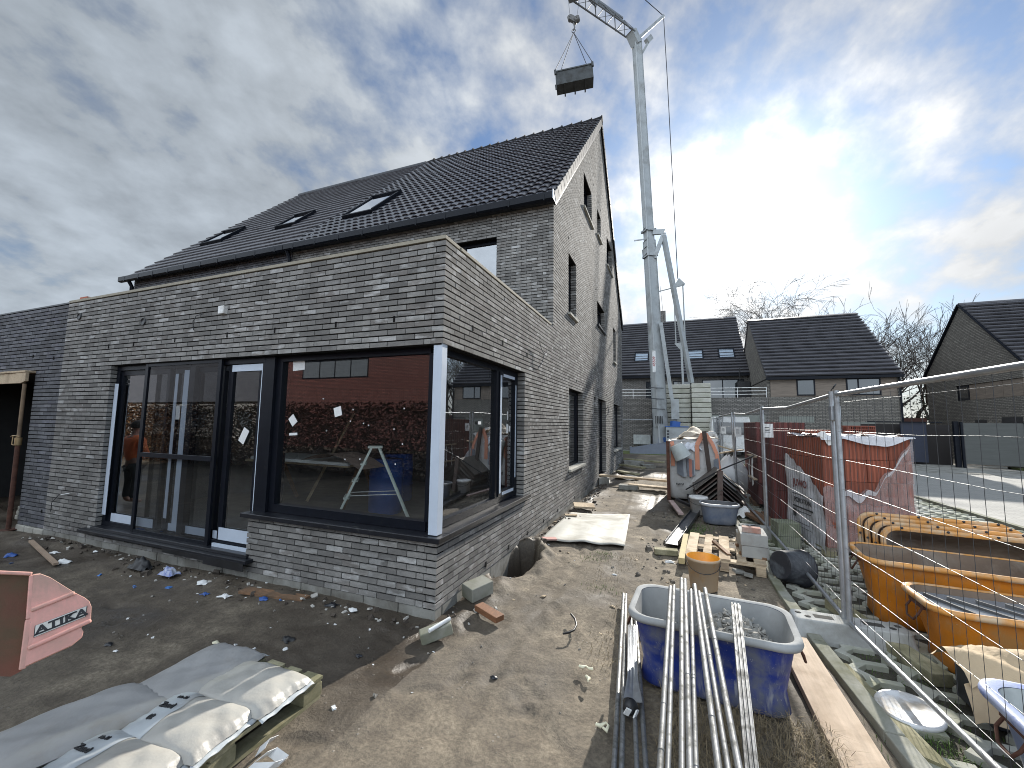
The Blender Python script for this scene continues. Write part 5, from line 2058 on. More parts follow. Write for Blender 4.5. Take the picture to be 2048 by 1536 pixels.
PR = 'leaning on the blue tub'
for top, bot, rad, lb, ry, zb in (
    ((1341, 1174), (1320, 1536), .0135, 'silver profile leaning on the blue tub, leftmost of its fan of profiles', 1240, .33),
    ((1348, 1172), (1336, 1536), .012, 'slim silver profile touching the leftmost one that leans on the blue tub', 1242, .33),
    ((1363, 1158), (1364, 1536), .0135, 'pitted silver profile leaning on the tub, reaching highest of the fan', 1244, .33),
    ((1370, 1160), (1380, 1536), .014, 'silver profile with lettered speckles just right of the highest one', 1245, .34),
    ((1382, 1180), (1392, 1536), .0115, 'speckled narrow profile in the middle of the leaning fan', 1246, .33),
    ((1389, 1170), (1437, 1536), .015, 'thick silver profile slanting right over the middle of the tub', 1247, .34),
    ((1398, 1184), (1456, 1536), .013, 'slanting silver profile tucked against the thick one on the tub', 1249, .33),
    ((1410, 1178), (1478, 1536), .015, 'silver profile with the strongest slant, right end of the round ones', 1251, .34)):
    profile(top, bot, rad, lb, ry, zb=zb)
profile((1471, 1210), (1503, 1536), .028, 'flat white ribbed profile leaning alone on the right half of the tub', 1266, zr=.505, zb=.30, kind_='flat')

# profiles lying on the earth left of the tub
LYG = 'metal profiles lying beside the blue tub'
for (pa, pb, rr, lb) in (((1247, 1188), (1228, 1536), .014, 'outermost silver tube lying on the ground left of the blue tub'),
                         ((1252, 1189), (1243, 1536), .014, 'silver tube lying against the outermost one left of the tub'),
                         ((1262, 1230), (1274, 1536), .013, 'grey tube lying under the flat sheet beside the tub'),
                         ((1272, 1240), (1292, 1536), .014, 'grey tube lying nearest the blue tub wall')):
    a, b = gp(*pa, .06), gp(*pb, .04)
    d = (b - a).normalized()
    b = b + d * .8
    t_ = thing('metal_tube', lb, 'tube', tuple(a), world=True, group=LYG)
    m = MB()
    m.tube([a, a.lerp(b, .5), b], rr, 10)
    m.build('section', ALU, t_)
a, b = gp(1264, 1252, .09), gp(1266, 1405, .085)
m = MB()
u_ = (b - a)
sdn = Vector((1, 0, 0))
M = frame_M(a, sdn, (0, 1, .0))
L = u_.length


def shfn(u, v):
    p = a + u_ * v + sdn * ((u - .5) * (.065 + .045 * max(0, v - .75) * 4))
    return (p.x, p.y, p.z + .008 * math.sin(u * 6 * PI) * (1 - v) + .012 * abs(u - .5) * 2)


m.grid(24, 8, shfn, False)
so_ = m.build('sheet_strip', GALV, label='flat ribbed galvanised strip lying on tubes left of the tub', cat='metal strip')
mod = so_.modifiers.new('thickness', 'SOLIDIFY')
mod.thickness = .003
c = gp(1260, 1418, .07)
rl = thing('tape_roll', 'black and white crumpled tape roll lying on the tubes by the tub', 'tape roll', (c.x, c.y, .04), world=True)
rd = random.Random(2)
m = MB()
m.grid(16, 10, lambda u, v: (c.x + (.042 + .006 * math.sin(5 * u * 2 * PI + 3 * v)) * math.cos(2 * PI * u) * math.sin(PI * (.04 + .92 * v)),
                              c.y + (.042 + .006 * math.sin(3 * u * 2 * PI)) * math.sin(2 * PI * u) * math.sin(PI * (.04 + .92 * v)),
                              c.z + .015 + .045 * math.cos(PI * (.04 + .92 * v))))
m.build('bundle', BLACK, rl)
m = MB()
for q in ((.036, -.03, .0), (-.01, -.046, .01)):
    m.cbox(c + Vector(q), (.03, .008, .045), (.3, .4, .5 + q[0] * 20))
m.build('white_flap', PAPER, rl)

# ------------------------------------------------------------------ pallets
def pallet(name, label, loc, rz, L=1.2, Wd=.8, mt=None, boards=5, gapless=False, miss=()):
    t = thing(name, label, 'pallet', loc, rz)
    rdm = random.Random(int(loc[0] * 100))
    bw = .10
    for i in range(boards):
        if i in miss:
            continue
        y = -Wd / 2 + bw / 2 + i * (Wd - bw) / (boards - 1)
        w = bw if i % 2 else .125
        m = MB()
        m.cbox((rdm.uniform(-.006, .006), y, .133), (L, w, .021), (0, 0, rdm.uniform(-.012, .012)))
        m.build('top_board', mt or WOODP, t, bevel=.003)
    for x in (-L / 2 + .06, 0, L / 2 - .06):
        m = MB()
        m.box((x - .06, -Wd / 2, .100), (x + .06, Wd / 2, .1215))
        m.build('cross_board', mt or WOODP, t)
        for y in (-Wd / 2 + .05, 0, Wd / 2 - .05):
            m = MB()
            m.box((x - .07, y - .05, .0225), (x + .07, y + .05, .0995))
            m.build('block', mt or WOODP, t, bevel=.003)
    for y in (-Wd / 2 + .05, 0, Wd / 2 - .05):
        m = MB()
        m.box((-L / 2, y - .05, .0), (L / 2, y + .05, .022))
        m.build('bottom_board', mt or WOODP, t)
    return t


pallet('wooden_pallet', 'greenish weathered pallet under the grey cement bags', (-2.56, 1.52, 0), PI / 2, 1.22, .92, WOODG, 6)
pallet('wooden_pallet', 'pale pallet with gaps beyond the blue tub, grey blocks on its right end', (.62, 6.25, 0), R(84), 1.15, .86, WOODP, 5, miss=())

# cement bags


def bag(label, c, L, Wd, H, rz, seed, tilt=(0, 0), mt=None, band=None, txt=None):
    rdx = random.Random(seed)
    ph = [rdx.uniform(0, 6) for _ in range(8)]
    t = thing('cement_bag', label, 'bag', c, rz, group='cement bags on the weathered pallet')
    t.rotation_euler = (tilt[0], tilt[1], rz)

    def sh(u, v, s):
        x, y = u * 2 - 1, v * 2 - 1
        e = max(0, 1 - abs(x) ** 4.5) ** .5 * max(0, 1 - abs(y) ** 3.6) ** .42
        wr = .0
        k = abs(x) ** 4
        wr += .005 * k * k * math.sin(y * 21 + ph[0]) + .003 * k * k * math.sin(y * 37 + ph[1])
        wr += .006 * math.sin(x * 3.1 + y * 2.2 + ph[2]) * e + .005 * math.sin(x * 8 + ph[3]) * math.sin(y * 7 + ph[4]) * e
        wr += .0012 * math.sin(x * 15 + y * 9 + ph[5]) * e
        px = x * L / 2 * (1 + .02 * math.sin(y * 5 + ph[6]))
        py = y * Wd / 2 * (1 - .05 * abs(x) ** 6 + .015 * math.sin(x * 6 + ph[7]))
        if s > 0:
            z = H * (.30 + .70 * e) * (1 if abs(x) < .94 else .8) + wr
            z = max(z, H * .26)
        else:
            z = H * .26 * (1 - e) + .002
        return (px, py, z)
    m = MB()
    m.grid(44, 26, lambda u, v: sh(u, v, 1))
    m.grid(44, 26, lambda u, v: sh(1 - u, v, -1))
    m.build('sack', mt, t)
    # welded flat seams at both ends
    for sx in (-1, 1):
        m = MB()
        m.grid(3, 24, lambda u, v: (sx * (L / 2 - .006 + u * .026), (v * 2 - 1) * Wd / 2 * .97, H * .25 + .004 * math.sin(v * 23 + ph[1]) * u - .012 * u))
        o_ = m.build('seam', WHITEBAG, t)
        q = o_.modifiers.new('thickness', 'SOLIDIFY')
        q.thickness = .0015
    if band:
        x0_, x1_, mtb = band
        m = MB()
        m.grid(14, 26, lambda u, v: tuple(Vector(sh((x0_ + (x1_ - x0_) * u), .04 + .92 * v, 1)) + Vector((0, 0, .0025))))
        bo = m.build('printed_band', mtb, t)
        if txt:
            for i, (w_, sz, uu) in enumerate(txt):
                v_ = .74 - .20 * i
                p = Vector(sh(uu, v_, 1))
                Mx = frame_M(p + Vector((0, 0, .005)), Vector(sh(uu + .04, v_, 1)) - p, Vector(sh(uu, v_ + .06, 1)) - p)
                text_part('lettering', w_, sz, Mx, INK, t, bold=.001, depth=.003)
    return t


def bagmat(name, col, rough=.38):
    return mat(name, col, rough, var=.07, scale=3, bs_=.35, bscale=16, bdist=.012, dirt=(.27, .25, .22), damt=.28, dscale=3.2)


INK = mat('black_print', (.02, .02, .022), .5)
GREYBAG = bagmat('grey_bag', (.335, .33, .32), .45)
PALEBAG = bagmat('pale_bag', (.40, .385, .345))
WHITEBAG = bagmat('bluish_bag', (.44, .47, .48), .35)
bag('flat grey bag at the back left of the pallet', (-2.76, 1.80, .145), .62, .44, .075, R(95), 1, mt=GREYBAG)
bag('shiny pale bag at the far right corner of the pallet', (-2.34, 1.845, .145), .54, .37, .078, R(3), 2, mt=PALEBAG)
bag('pale bag with bluish printed end in the middle of the row', (-2.36, 1.50, .147), .54, .36, .082, R(6), 3, mt=PALEBAG, band=(.02, .36, WHITEBAG), txt=(('No 36', .026, .24), ('Zand', .042, .22), ('02', .042, .19)))
bag('pale bulging bag at the near right, cut off by the picture edge', (-2.38, 1.17, .147), .56, .37, .084, R(4), 4, mt=PALEBAG, band=(.02, .40, WHITEBAG), txt=(('No 36', .026, .24), ('Zand', .04, .22)))
bag('long dusty dark grey bag on top along the left edge of the pallet', (-2.83, 1.27, .165), .66, .46, .09, R(84), 5, tilt=(R(-3), R(4)), mt=GREYBAG)

# ------------------------------------------------------------------ concrete mixer (motor cover of the drum)
mx = thing('concrete_mixer', 'faded red motor cover of a concrete mixer with black on white lettering', 'concrete mixer', (-1.9, .55, 0), world=True)


HC = EYE + ray(95, 1250) * 1.22
nrm = (EYE - HC).normalized() * .93 + Vector((.30, 0, .12)) * .4
nrm.normalize()


def cam_pt(px, py, depth=1.22):
    d = ray(px, py)
    return EYE + d * ((HC - EYE).dot(nrm) / d.dot(nrm))


PXM = 1207 / 220.0
hood_px = [(350, 262), (440, 252), (548, 292), (820, 462), (935, 520), (985, 560), (1008, 620), (1002, 770), (890, 850), (918, 900), (905, 960), (780, 1060), (240, 1305), (270, 1180), (300, 1000), (322, 700)]
hood_px = [(x / PXM, 1100 + y / PXM) for x, y in hood_px]
D0 = 1.22
fpts = [cam_pt(x, y, D0) for x, y in hood_px]
cen = sum(fpts, Vector()) / len(fpts)
m = MB()
lo = []
for dd, sc_ in ((0.006, .965), (0.0, .985), (-.012, 1.0), (-.10, 1.0), (-.26, .97), (-.28, .9)):
    lo.append([cen + (p - cen) * sc_ + nrm * dd for p in fpts])
m.loft(lo, True, True, False)
hood = m.build('motor_cover', RED, mx, bevel=.004)
m = MB()      # pressed ribs across the cover
for (xa, ya, xb, yb, w_) in ((335, 665, 822, 470, .010), (300, 1085, 1000, 772, .010)):
    a, b = [cam_pt(x / PXM, 1100 + y / PXM, D0) + nrm * .006 for x, y in ((xa, ya), (xb, yb))]
    m.beam(a, b, .012, w_, tuple(nrm))
m.build('pressed_rib', RED, mx, bevel=.004)
m = MB()      # open side of the cover: flank turned left, its shade put into a darker red
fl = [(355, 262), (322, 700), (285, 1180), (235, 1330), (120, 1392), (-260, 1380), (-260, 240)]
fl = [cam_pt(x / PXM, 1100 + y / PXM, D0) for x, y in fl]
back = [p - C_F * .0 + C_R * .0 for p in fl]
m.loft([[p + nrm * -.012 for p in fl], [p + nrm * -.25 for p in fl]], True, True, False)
m.build('drive_housing', mat('shaded_red', (.165, .058, .036), .75, var=.35, scale=3, bs_=.25, dirt=(.10, .075, .045), damt=.6, dscale=4), mx, bevel=.006)
m = MB()
a, b = cam_pt(352 / PXM, 1100 + 275 / PXM, D0 - .004), cam_pt(245 / PXM, 1100 + 1310 / PXM, D0 - .004)
m.beam(a, cam_pt(315 / PXM, 1100 + 760 / PXM, D0 - .004), .012, .012, tuple(nrm))
m.beam(cam_pt(315 / PXM, 1100 + 760 / PXM, D0 - .004), b, .014, .012, tuple(nrm))
m.build('flange', RED, mx, bevel=.003)
m = MB()
m.beam(cam_pt(-260 / PXM, 1100 + 236 / PXM, D0), cam_pt(352 / PXM, 1100 + 262 / PXM, D0), .010, .012, tuple(nrm))
m.build('top_lip', RED, mx, bevel=.003)
# name plate
pa, pb, pc, pd = [cam_pt(x / PXM, 1100 + y / PXM, D0) + nrm * .0075 for x, y in ((366, 962), (940, 730), (955, 612), (380, 832))]
m = MB()
m.add([pa, pb, pc, pd] + [p - nrm * .004 for p in (pa, pb, pc, pd)], [(0, 1, 2, 3), (0, 4, 5, 1), (1, 5, 6, 2), (2, 6, 7, 3), (3, 7, 4, 0)])
m.build('name_plate', INK, mx)
cp = (pa + pb + pc + pd) / 4
m = MB()
ins = [cp + (p - cp) * Vector((.972, .972, .972)) for p in (pa, pb, pc, pd)]
ins = [cp + (p - cp) * .97 + nrm * .0012 for p in (pa, pb, pc, pd)]
m.add(ins, [(0, 1, 2, 3)])
m.build('plate_face', mat('plate_white', (.66, .64, .58), .5, var=.1, dirt=(.45, .43, .38), damt=.3, dscale=20), mx)
ux_ = (pb - pa)
W_ = ux_.length
Mt = frame_M(cp + nrm * .002, ux_, pd - pa)
hgt_ = abs(((pd - pa) - ux_.normalized() * (pd - pa).dot(ux_.normalized())).length)
text_part('lettering', 'ATIKA', hgt_ * .92, Mt, INK, mx, shear=.12, bold=.0011, depth=.0006, sx=1.2, space=1.12)
m = MB()       # slab serifs
rowh = hgt_ * .345
for xs in (-.44, -.335, -.185, -.025, .125, .225, .33, .435):
    for sy in (-1,):
        m.box((xs * W_ - .0085, sy * rowh - .0012, -.0006), (xs * W_ + .0085, sy * rowh + .0032, .0006), Mt)
for xs in (-.015, .155, .24):
    m.box((xs * W_ - .0085, rowh - .0032, -.0006), (xs * W_ + .0085, rowh + .0012, .0006), Mt)
m.build('lettering_serif', INK, mx)
# unseen-side frame: drum and legs standing to the left
m = MB()
m.lathe([(.12, -.42), (.30, -.20), (.33, .05), (.31, .12), (.2, .42)], 24, Matrix.Translation((-2.62, .30, .95)) @ Matrix.Rotation(R(50), 4, 'Y'), cap0=True)
m.build('drum', mat('dirty_red_drum', (.42, .15, .11), .7, dirt=(.3, .27, .24), damt=.5), mx)
m = MB()
m.tube([(-2.3, .62, .02), (-2.28, .55, .9)], .025, 8)
m.tube([(-2.75, .0, .02), (-2.65, .1, .9)], .025, 8)
m.tube([(-2.28, .55, .9), (-2.65, .1, .9)], .025, 8)
m.build('stand', mat('stand_red', (.35, .1, .08), .6), mx)

# ------------------------------------------------------------------ loose things on the earth in front of the house
a, b = gp(487, 1180, .03), gp(612, 1198, .03)
mb = MB()
mb.beam(a, b, .12, .028)
mb.build('plank', WOODB, label='short brown plank lying at the foot of the brick wall under the sill', cat='plank', bevel=.003)
a, b = gp(957, 1212, .05), gp(1000, 1238, .03)
mb = MB()
mb.beam(a, b, .10, .05)
mb.build('timber_offcut', mat('wet_brown_timber', (.19, .085, .04), .6, var=.3, stretch=(14, 3, 14)), label='short thick brown timber offcut by the house corner', cat='timber', bevel=.004)
mb = MB()
Mb = Matrix.Translation((-1.84, 3.85, .09)) @ Euler((R(4), R(-6), R(62))).to_matrix().to_4x4()
mb.box((-.13, -.09, -.065), (.13, .09, .065), Mb)
mb.build('concrete_block', CONCG, label='grey concrete block leaning at the house wall beside the pit', cat='block', bevel=.006)
mb = MB()
Mb = Matrix.Translation((-1.83, 3.06, .035)) @ Euler((R(4), R(-14), R(38))).to_matrix().to_4x4()
mb.box((-.13, -.05, -.045), (.13, .05, .045), Mb)
mb.build('concrete_block', CONCG, label='small concrete kerb piece in front of the house corner with a white pipe on it', cat='block', bevel=.008)
a, b = gp(858, 1262, .09), gp(900, 1237, .12)
mb = MB()
mb.tube([a, b], .016, 14)
mb.build('pipe_offcut', WHITEP, label='short white plastic pipe lying on the concrete piece at the corner', cat='pipe')
mb = MB()
pts = [gp(x, y, .03) for x, y in ((1142, 1228), (1150, 1238), (1153, 1250), (1148, 1260), (1138, 1265), (1126, 1267))]
mb.tube(pts, .009, 6)
mb.build('hose_offcut', BLACK, label='curled black strip lying on the bare earth before the tub', cat='strip')
mb = MB()      # folded paper strip by the pallet
for (pts_) in ([(505, 1528), (525, 1512), (545, 1503), (568, 1520)], [(520, 1505), (530, 1485), (548, 1478)], [(498, 1535), (540, 1533), (566, 1524)]):
    P3 = [gp(x, y, .03 + .02 * (i % 2)) for i, (x, y) in enumerate(pts_)]
    for p, q in zip(P3, P3[1:]):
        w = Vector((.012, .018, .012))
        mb.add([p - w, p + w, q + w, q - w], [(0, 1, 2, 3)])
pso = mb.build('paper_scrap', PAPER, label='crumpled white paper strip beside the bag pallet', cat='paper')
pso.modifiers.new('thickness', 'SOLIDIFY').thickness = .002
# foam strings and chips
FOAM = mat('dried_foam', (.72, .68, .5), .8, var=.1)
for i, (lst, lb) in enumerate((([(1192, 1448), (1200, 1452), (1212, 1445), (1217, 1452), (1212, 1462), (1206, 1455)], 'curled pale foam blob on the earth near the metal tubes'),
                               ([(1158, 1332), (1165, 1334), (1172, 1332), (1178, 1337), (1186, 1338)], 'pale foam crumb on the earth left of the blue tub'),
                               ([(1172, 1352), (1178, 1357), (1176, 1362)], 'tiny pale foam crumb below the larger crumb'))):
    mb = MB()
    mb.tube([gp(x, y, .018) for x, y in lst], [.009 + .004 * math.sin(j * 2.0) for j in range(len(lst))], 7)
    mb.build('foam_blob', FOAM, label=lb, cat='foam')
a, b = gp(62, 1082, .06), gp(112, 1128, .02)
mb = MB()
mb.beam(a, b, .045, .03)
mb.build('timber_batten', mat('old_batten', (.33, .24, .17), .85, var=.2), label='narrow batten lying on the litter before the slate-grey wall', cat='batten', bevel=.003)
mb = MB()
c = gp(338, 1142, .05)
mb.grid(10, 8, lambda u, v: (c.x + (u - .5) * .22 + .02 * math.sin(v * 9), c.y + (v - .5) * .12, .02 + .07 * math.sin(PI * u) * math.sin(PI * v) + .02 * math.sin(u * 13) * math.sin(v * 11)))
mb.build('plastic_bag', mat('blue_white_film', (.5, .53, .6), .35, var=.4, scale=14, dirt=(.05, .09, .35), damt=.5, dscale=14), label='crumpled blue and white plastic wrapper below the door threshold', cat='wrapper')
mb = MB()
c = gp(283, 1128, .05)
mb.grid(12, 8, lambda u, v: (c.x + (u - .5) * .28, c.y + (v - .5) * .14, .01 + .11 * math.sin(PI * u) ** .7 * math.sin(PI * v) + .03 * math.sin(u * 17) * math.sin(v * 13)))
mb.build('bin_bag', BLACK, label='small black torn bag below the door threshold', cat='bag')

# white sheet
def terrain_drop(x, y):
    return float(hgt(np.array([x]), np.array([y]))[0])


q00, q10, q11, q01 = [gp(x, y, .03) for x, y in ((1073, 1086), (1250, 1092), (1260, 1031), (1142, 1026))]


def shf(u, v):
    p = (q00 * (1 - u) + q10 * u) * (1 - v) + (q01 * (1 - u) + q11 * u) * v
    return (p.x, p.y + .03 * math.sin(u * 5) * (1 - v), .045 + .012 * math.sin(u * 4 + v * 3) + .02 * (1 - v) * math.sin(u * 9) ** 2)


mb = MB()
mb.grid(30, 20, shf)
o_ = mb.build('white_board', mat('white_sheet', (.50, .49, .44), .6, var=.08, scale=2, bs_=.12, dirt=(.36, .335, .28), damt=.4, dscale=2), label='large white sheet lying on the path along the side wall', cat='sheet')
o_.modifiers.new('thickness', 'SOLIDIFY').thickness = .008
mb = MB()
mb.cbox(gp(1099, 1077, .085), (.2, .11, .016), (.02, .03, .5))
mb.build('tile_chip', mat('pink_chip', (.55, .3, .26), .8), label='pinkish tile piece weighing down the near corner of the white sheet', cat='tile')
mb = MB()
mb.cbox(gp(1142, 1030, .07), (.22, .10, .02), (.02, 0, .3))
mb.build('wood_chip', WOODP, label='pale wood piece weighing down the far corner of the white sheet', cat='wood piece')
mb = MB()
mb.cbox(gp(1168, 1011, .07), (.42, .32, .035), (.08, .03, .3))
mb.build('plywood_offcut', WOODP, label='small pale board lying by the wall beyond the white sheet', cat='board', bevel=.004)

# yellow bucket
def bucket(name, label, loc, r0, r1, h, mo, mi, rz=0, rot=None, lipm=None, handle=True, cat='bucket'):
    t = thing(name, label, cat, loc, rz)
    if rot:
        t.rotation_euler = rot
    m = MB()
    m.lathe([(r0 - .01, 0), (r0, .008), (r1 - .006, h - .03), (r1 + .004, h - .03), (r1 + .006, h - .006), (r1 + .001, h)], 36, cap0=True)
    m.build('body', mo, t)
    m = MB()
    m.lathe([(r1 + .001, h), (r1 - .006, h - .004), (r0 - .008, .012), (0, .012)], 36, cap0=False)
    m.build('inside', mi, t)
    if handle:
        m = MB()
        m.tube([(r1 * math.cos(a), -.02 - r1 * .15, h - .02 - abs(math.sin(a)) * h * .45) if False else ((r1 + .008) * math.cos(a), -(r1 + .012) * math.sin(a), h - .03 - .10 * math.sin(a)) for a in [PI * i / 12 for i in range(13)]], .0035, 5)
        m.build('handle', STEELD, t)
    return t


YEL = mat('yellow_bucket', (.64, .31, .04), .5, var=.15, dirt=(.55, .45, .33), damt=.75, dscale=5)
YELI = mat('yellow_inside', (.70, .30, .02), .4, var=.2, dirt=(.45, .2, .04), damt=.4)
bucket('plaster_bucket', 'yellow bucket with dusty outside standing behind the blue tub', (.29, 5.02, .0), .135, .165, .33, YEL, YELI)
# blue-grey round tub and white bucket
GB = mat('greyblue_tub', (.12, .15, .21), .6, var=.2, scale=4, dirt=(.25, .26, .28), damt=.5)
t = thing('mortar_tub', 'blue-grey oval tub standing beyond the pallet with the grey blocks', 'tub', (.77, 8.35, 0), R(4))
tub_parts(t, .66, .46, .36, GB, mat('dark_wet_lining', (.11, .11, .115), .6), mat('pale_rim', (.4, .41, .43), .6), tap=.06, r=.20, rim=.012, handles=False, fill=.1)
t = bucket('plaster_bucket', 'white lidded bucket beside the big white bag', (.47, 9.02, 0), .14, .165, .33, WHITEP, WHITEP)
mb = MB()
mb.lathe([(.172, .30), (.176, .305), (.176, .34), (.15, .345), (.0, .34)], 32, cap0=False)
mb.build('lid', WHITEP, t)
# black rubber bucket lying behind the kerb
t = bucket('rubber_bucket', 'black rubber bucket tipped over against the fence tube', (1.11, 5.55, .19), .155, .195, .30, mat('black_rubber', (.022, .024, .03), .5, var=.3, dirt=(.1, .11, .12), damt=.35, dscale=8), BLACK, rot=tuple(Vector((.80, .50, -.18)).to_track_quat('Z', 'Y').to_euler()), handle=False)

# light timber plank and batten beside the kerb
mb = MB()
mb.hexa([(.76, 1.9, -.02), (1.0, 1.9, -.02), (.985, 4.12, .0), (.765, 4.12, .0), (.76, 1.9, .035), (1.0, 1.9, .035), (.985, 4.12, .045), (.765, 4.12, .045)])
mb.build('plank', mat('fresh_plank', (.55, .42, .30), .8, var=.12, scale=3, stretch=(16, 1.0, 16), bs_=.25, dirt=(.36, .27, .19), damt=.35, dscale=2), label='wide pale plank lying right of the blue tub', cat='plank', bevel=.004)
mb = MB()
mb.hexa([(1.22, 3.0, -.03), (1.32, 2.95, -.03), (1.18, 3.9, -.03), (1.12, 3.9, -.03), (1.22, 3.0, .0), (1.32, 2.95, .0), (1.18, 3.9, .0), (1.12, 3.9, .0)])
mb.build('plank', WOODG, label='thin weathered board lying under the white lid', cat='board')
a, b = gp(1370, 1118, .07), gp(1385, 1062, .07)
mb = MB()
mb.beam(gp(1363, 1122, .10), gp(1372, 1072, .10), .07, .07)
mb.build('timber_batten', mat('yellow_timber', (.46, .38, .2), .85, var=.2), label='yellowish batten lying along the left edge of the pale pallet', cat='batten', bevel=.003)
mb = MB()
mb.cbox(gp(1332, 1103, .04) , (.30, .12, .07), (0, 0, .1))
mb.build('timber_offcut', WOODG, label='square timber block left of the pale pallet', cat='timber', bevel=.004)
# white lid on the pavers
lc = gp(1810, 1420, .015)
lt = thing('bucket_lid', 'round white bucket lid lying on the grass pavers by the fence', 'lid', (1.335, 3.42, -.0), 0)
lt.rotation_euler = (R(3), R(-4), .4)
mb = MB()
mb.lathe([(0, .012), (.135, .012), (.145, .022), (.158, .024), (.165, .012), (.165, .0), (.155, -.004)], 44, cap0=False)
mb.build('disc', mat('dirty_white_lid', (.72, .73, .74), .35, var=.08, dirt=(.36, .3, .22), damt=.4, dscale=6), lt)

# grey concrete blocks on the pale pallet with a red brick on top
GRB = mat('sandlime_block', (.35, .345, .32), .9, var=.08, bs_=.2, dirt=(.24, .22, .2), damt=.3)
bl = []
for i, (x, y, z, lb) in enumerate(((.93, 6.05, .144, 'grey block, lower one of the stack on the pallet'), (.92, 6.045, .285, 'grey block on top of the stack on the pallet, red brick lying on it'),
                                   (.955, 6.5, .144, 'grey block half hidden behind the stack on the pallet'))):
    mb = MB()
    mb.cbox((x, y, z + .07), (.29, .42, .138), (0, 0, R(-3)))
    mb.build('concrete_block', GRB, label=lb, cat='block', bevel=.004, group='grey blocks on the pale pallet')
mb = MB()
mb.cbox((.90, 5.96, .458), (.20, .10, .062), (0, 0, R(-5)))
mb.build('brick', mat('pale_red_brick', (.38, .2, .15), .9, var=.2, dirt=(.45, .4, .35), damt=.45), label='single red brick lying on the grey block stack', cat='brick', bevel=.003)
for (x, y, sx, rz, lb) in ((.42, 6.2, .5, 1.3, 'dark stick lying across the pale pallet boards'), (.75, 6.0, .3, .4, 'short dark offcut on the pallet beside the grey blocks'),
                           (.78, 6.45, .34, -.3, 'brown offcut at the back of the pale pallet')):
    mb = MB()
    mb.cbox((x + .15, y - .1, .16), (sx, .05, .03), (0, .05, -rz))
    mb.build('timber_offcut', WOODB, label=lb, cat='offcut', bevel=.002)
# mossy blocks behind the fence post
for z, lb in ((0, 'lower mossy block behind the fence beside the wrapped clay blocks'), (.2, 'upper mossy block behind the fence beside the wrapped clay blocks')):
    mb = MB()
    mb.cbox((1.56, 7.35, z + .03), (.30, .28, .198), (0, 0, R(5 + z * 20)))
    mb.build('concrete_block', mat('moss_block', (.23, .24, .18), .9, var=.2, dirt=(.13, .15, .09), damt=.5), label=lb, cat='block', bevel=.006)
# broken chips near the pallet
for i, (px, py, lb) in enumerate(((1478, 1143, 'broken grey tile chip on dark soil before the pallet'), (1497, 1150, 'second grey chip beside the broken tile chip'))):
    mb = MB()
    p = gp(px, py, .02)
    mb.cbox(p, (.13, .09, .03), (.1, .15, .4 + i))
    mb.build('stone_chip', CONC, label=lb, cat='chip', bevel=.004)

# dark metal channel on the path and mitred frame corner
a, b = gp(1343, 1088, .05), gp(1392, 1022, .05)
d = (b - a).normalized()
s_ = d.cross(Vector((0, 0, 1))).normalized()
mb = MB()
up_ = Vector((0, 0, 1))
for o0, o1, z0, z1 in ((-.09, .09, -.01, -.004), (.084, .09, -.004, .055), (-.09, -.084, -.004, .03)):
    P_ = [a + s_ * o0 + up_ * z0, a + s_ * o1 + up_ * z0, b + s_ * o1 + up_ * z0, b + s_ * o0 + up_ * z0, a + s_ * o0 + up_ * z1, a + s_ * o1 + up_ * z1, b + s_ * o1 + up_ * z1, b + s_ * o0 + up_ * z1]
    mb.hexa(P_)
mb.build('metal_channel', mat('dark_zinc', (.10, .105, .115), .38, .7, var=.2), label='long dark metal channel lying left of the oval tub', cat='channel')
mb = MB()
p0, p1, p2 = gp(1342, 1002, .08), gp(1362, 1028, .05), gp(1385, 1006, .12)
mb.beam(p0, p1, .1, .03)
mb.build('board_offcut', mat('pinkish_board', (.42, .31, .28), .8), label='pinkish board offcut before the big white bag', cat='board')
mb = MB()
mb.beam(p0 + Vector((.1, 0, .05)), gp(1382, 1012, .1), .05, .05)
mb.beam(gp(1382, 1012, .1), gp(1376, 990, .12), .05, .05)
mb.build('frame_offcut', STEELD, label='dark bent frame offcut lying before the big white bag', cat='offcut')

# ------------------------------------------------------------------ big white bag with printed bricks
bb = thing('bulk_bag', 'big white bulk bag with orange lifting straps and printed grey and red bricks', 'bulk bag', (.45, 11.1, 0), world=True)
BAGW = mat('woven_white', (.56, .55, .53), .75, var=.08, scale=2, bs_=.35, bscale=12, bdist=.02, dirt=(.36, .34, .31), damt=.3, dscale=2.5)
mb = MB()
rdb = [random.Random(3).uniform(0, 6) for _ in range(6)]
loops = []
for z, w, dp, bul in ((.0, .50, .46, .0), (.05, .55, .5, .02), (.4, .57, .52, .05), (.8, .56, .52, .05), (1.12, .54, .50, .03), (1.26, .53, .48, .0)):
    lp = rrect(2 * w, 2 * dp, .10, z, 5)
    lp = [(.47 + x + bul * (1 - (y / dp) ** 2) * (1 if x > 0 else -1) * .6 + .008 * math.sin(y * 9 + z * 6), 11.03 + y + bul * (1 - (x / w) ** 2) * (1 if y > 0 else -1) + .012 * math.sin(x * 11 + z * 8 + rdb[0]), z + .02) for x, y, _ in lp]
    loops.append(lp)
# crumpled mouth folding outward
for kx, (s_, z) in enumerate(((.98, 1.34), (1.06, 1.38), (.9, 1.36), (.6, 1.40))):
    lp = rrect(2 * .53 * s_, 2 * .48 * s_, .10, z, 5)
    lp = [(.47 + x, 11.03 + y, z + .07 * math.sin(x * 9 + kx) * math.sin(y * 7 + kx * 2) + (.18 * (x > -.1) * (y > 0) if kx in (0, 1) else 0)) for x, y, _ in lp]
    loops.append(lp)
mb.loft(loops, True, True)
mb.build('sack', BAGW, bb)
STRAP = mat('orange_strap', (.62, .27, .17), .75, var=.1, bs_=.2)
FY = 10.49


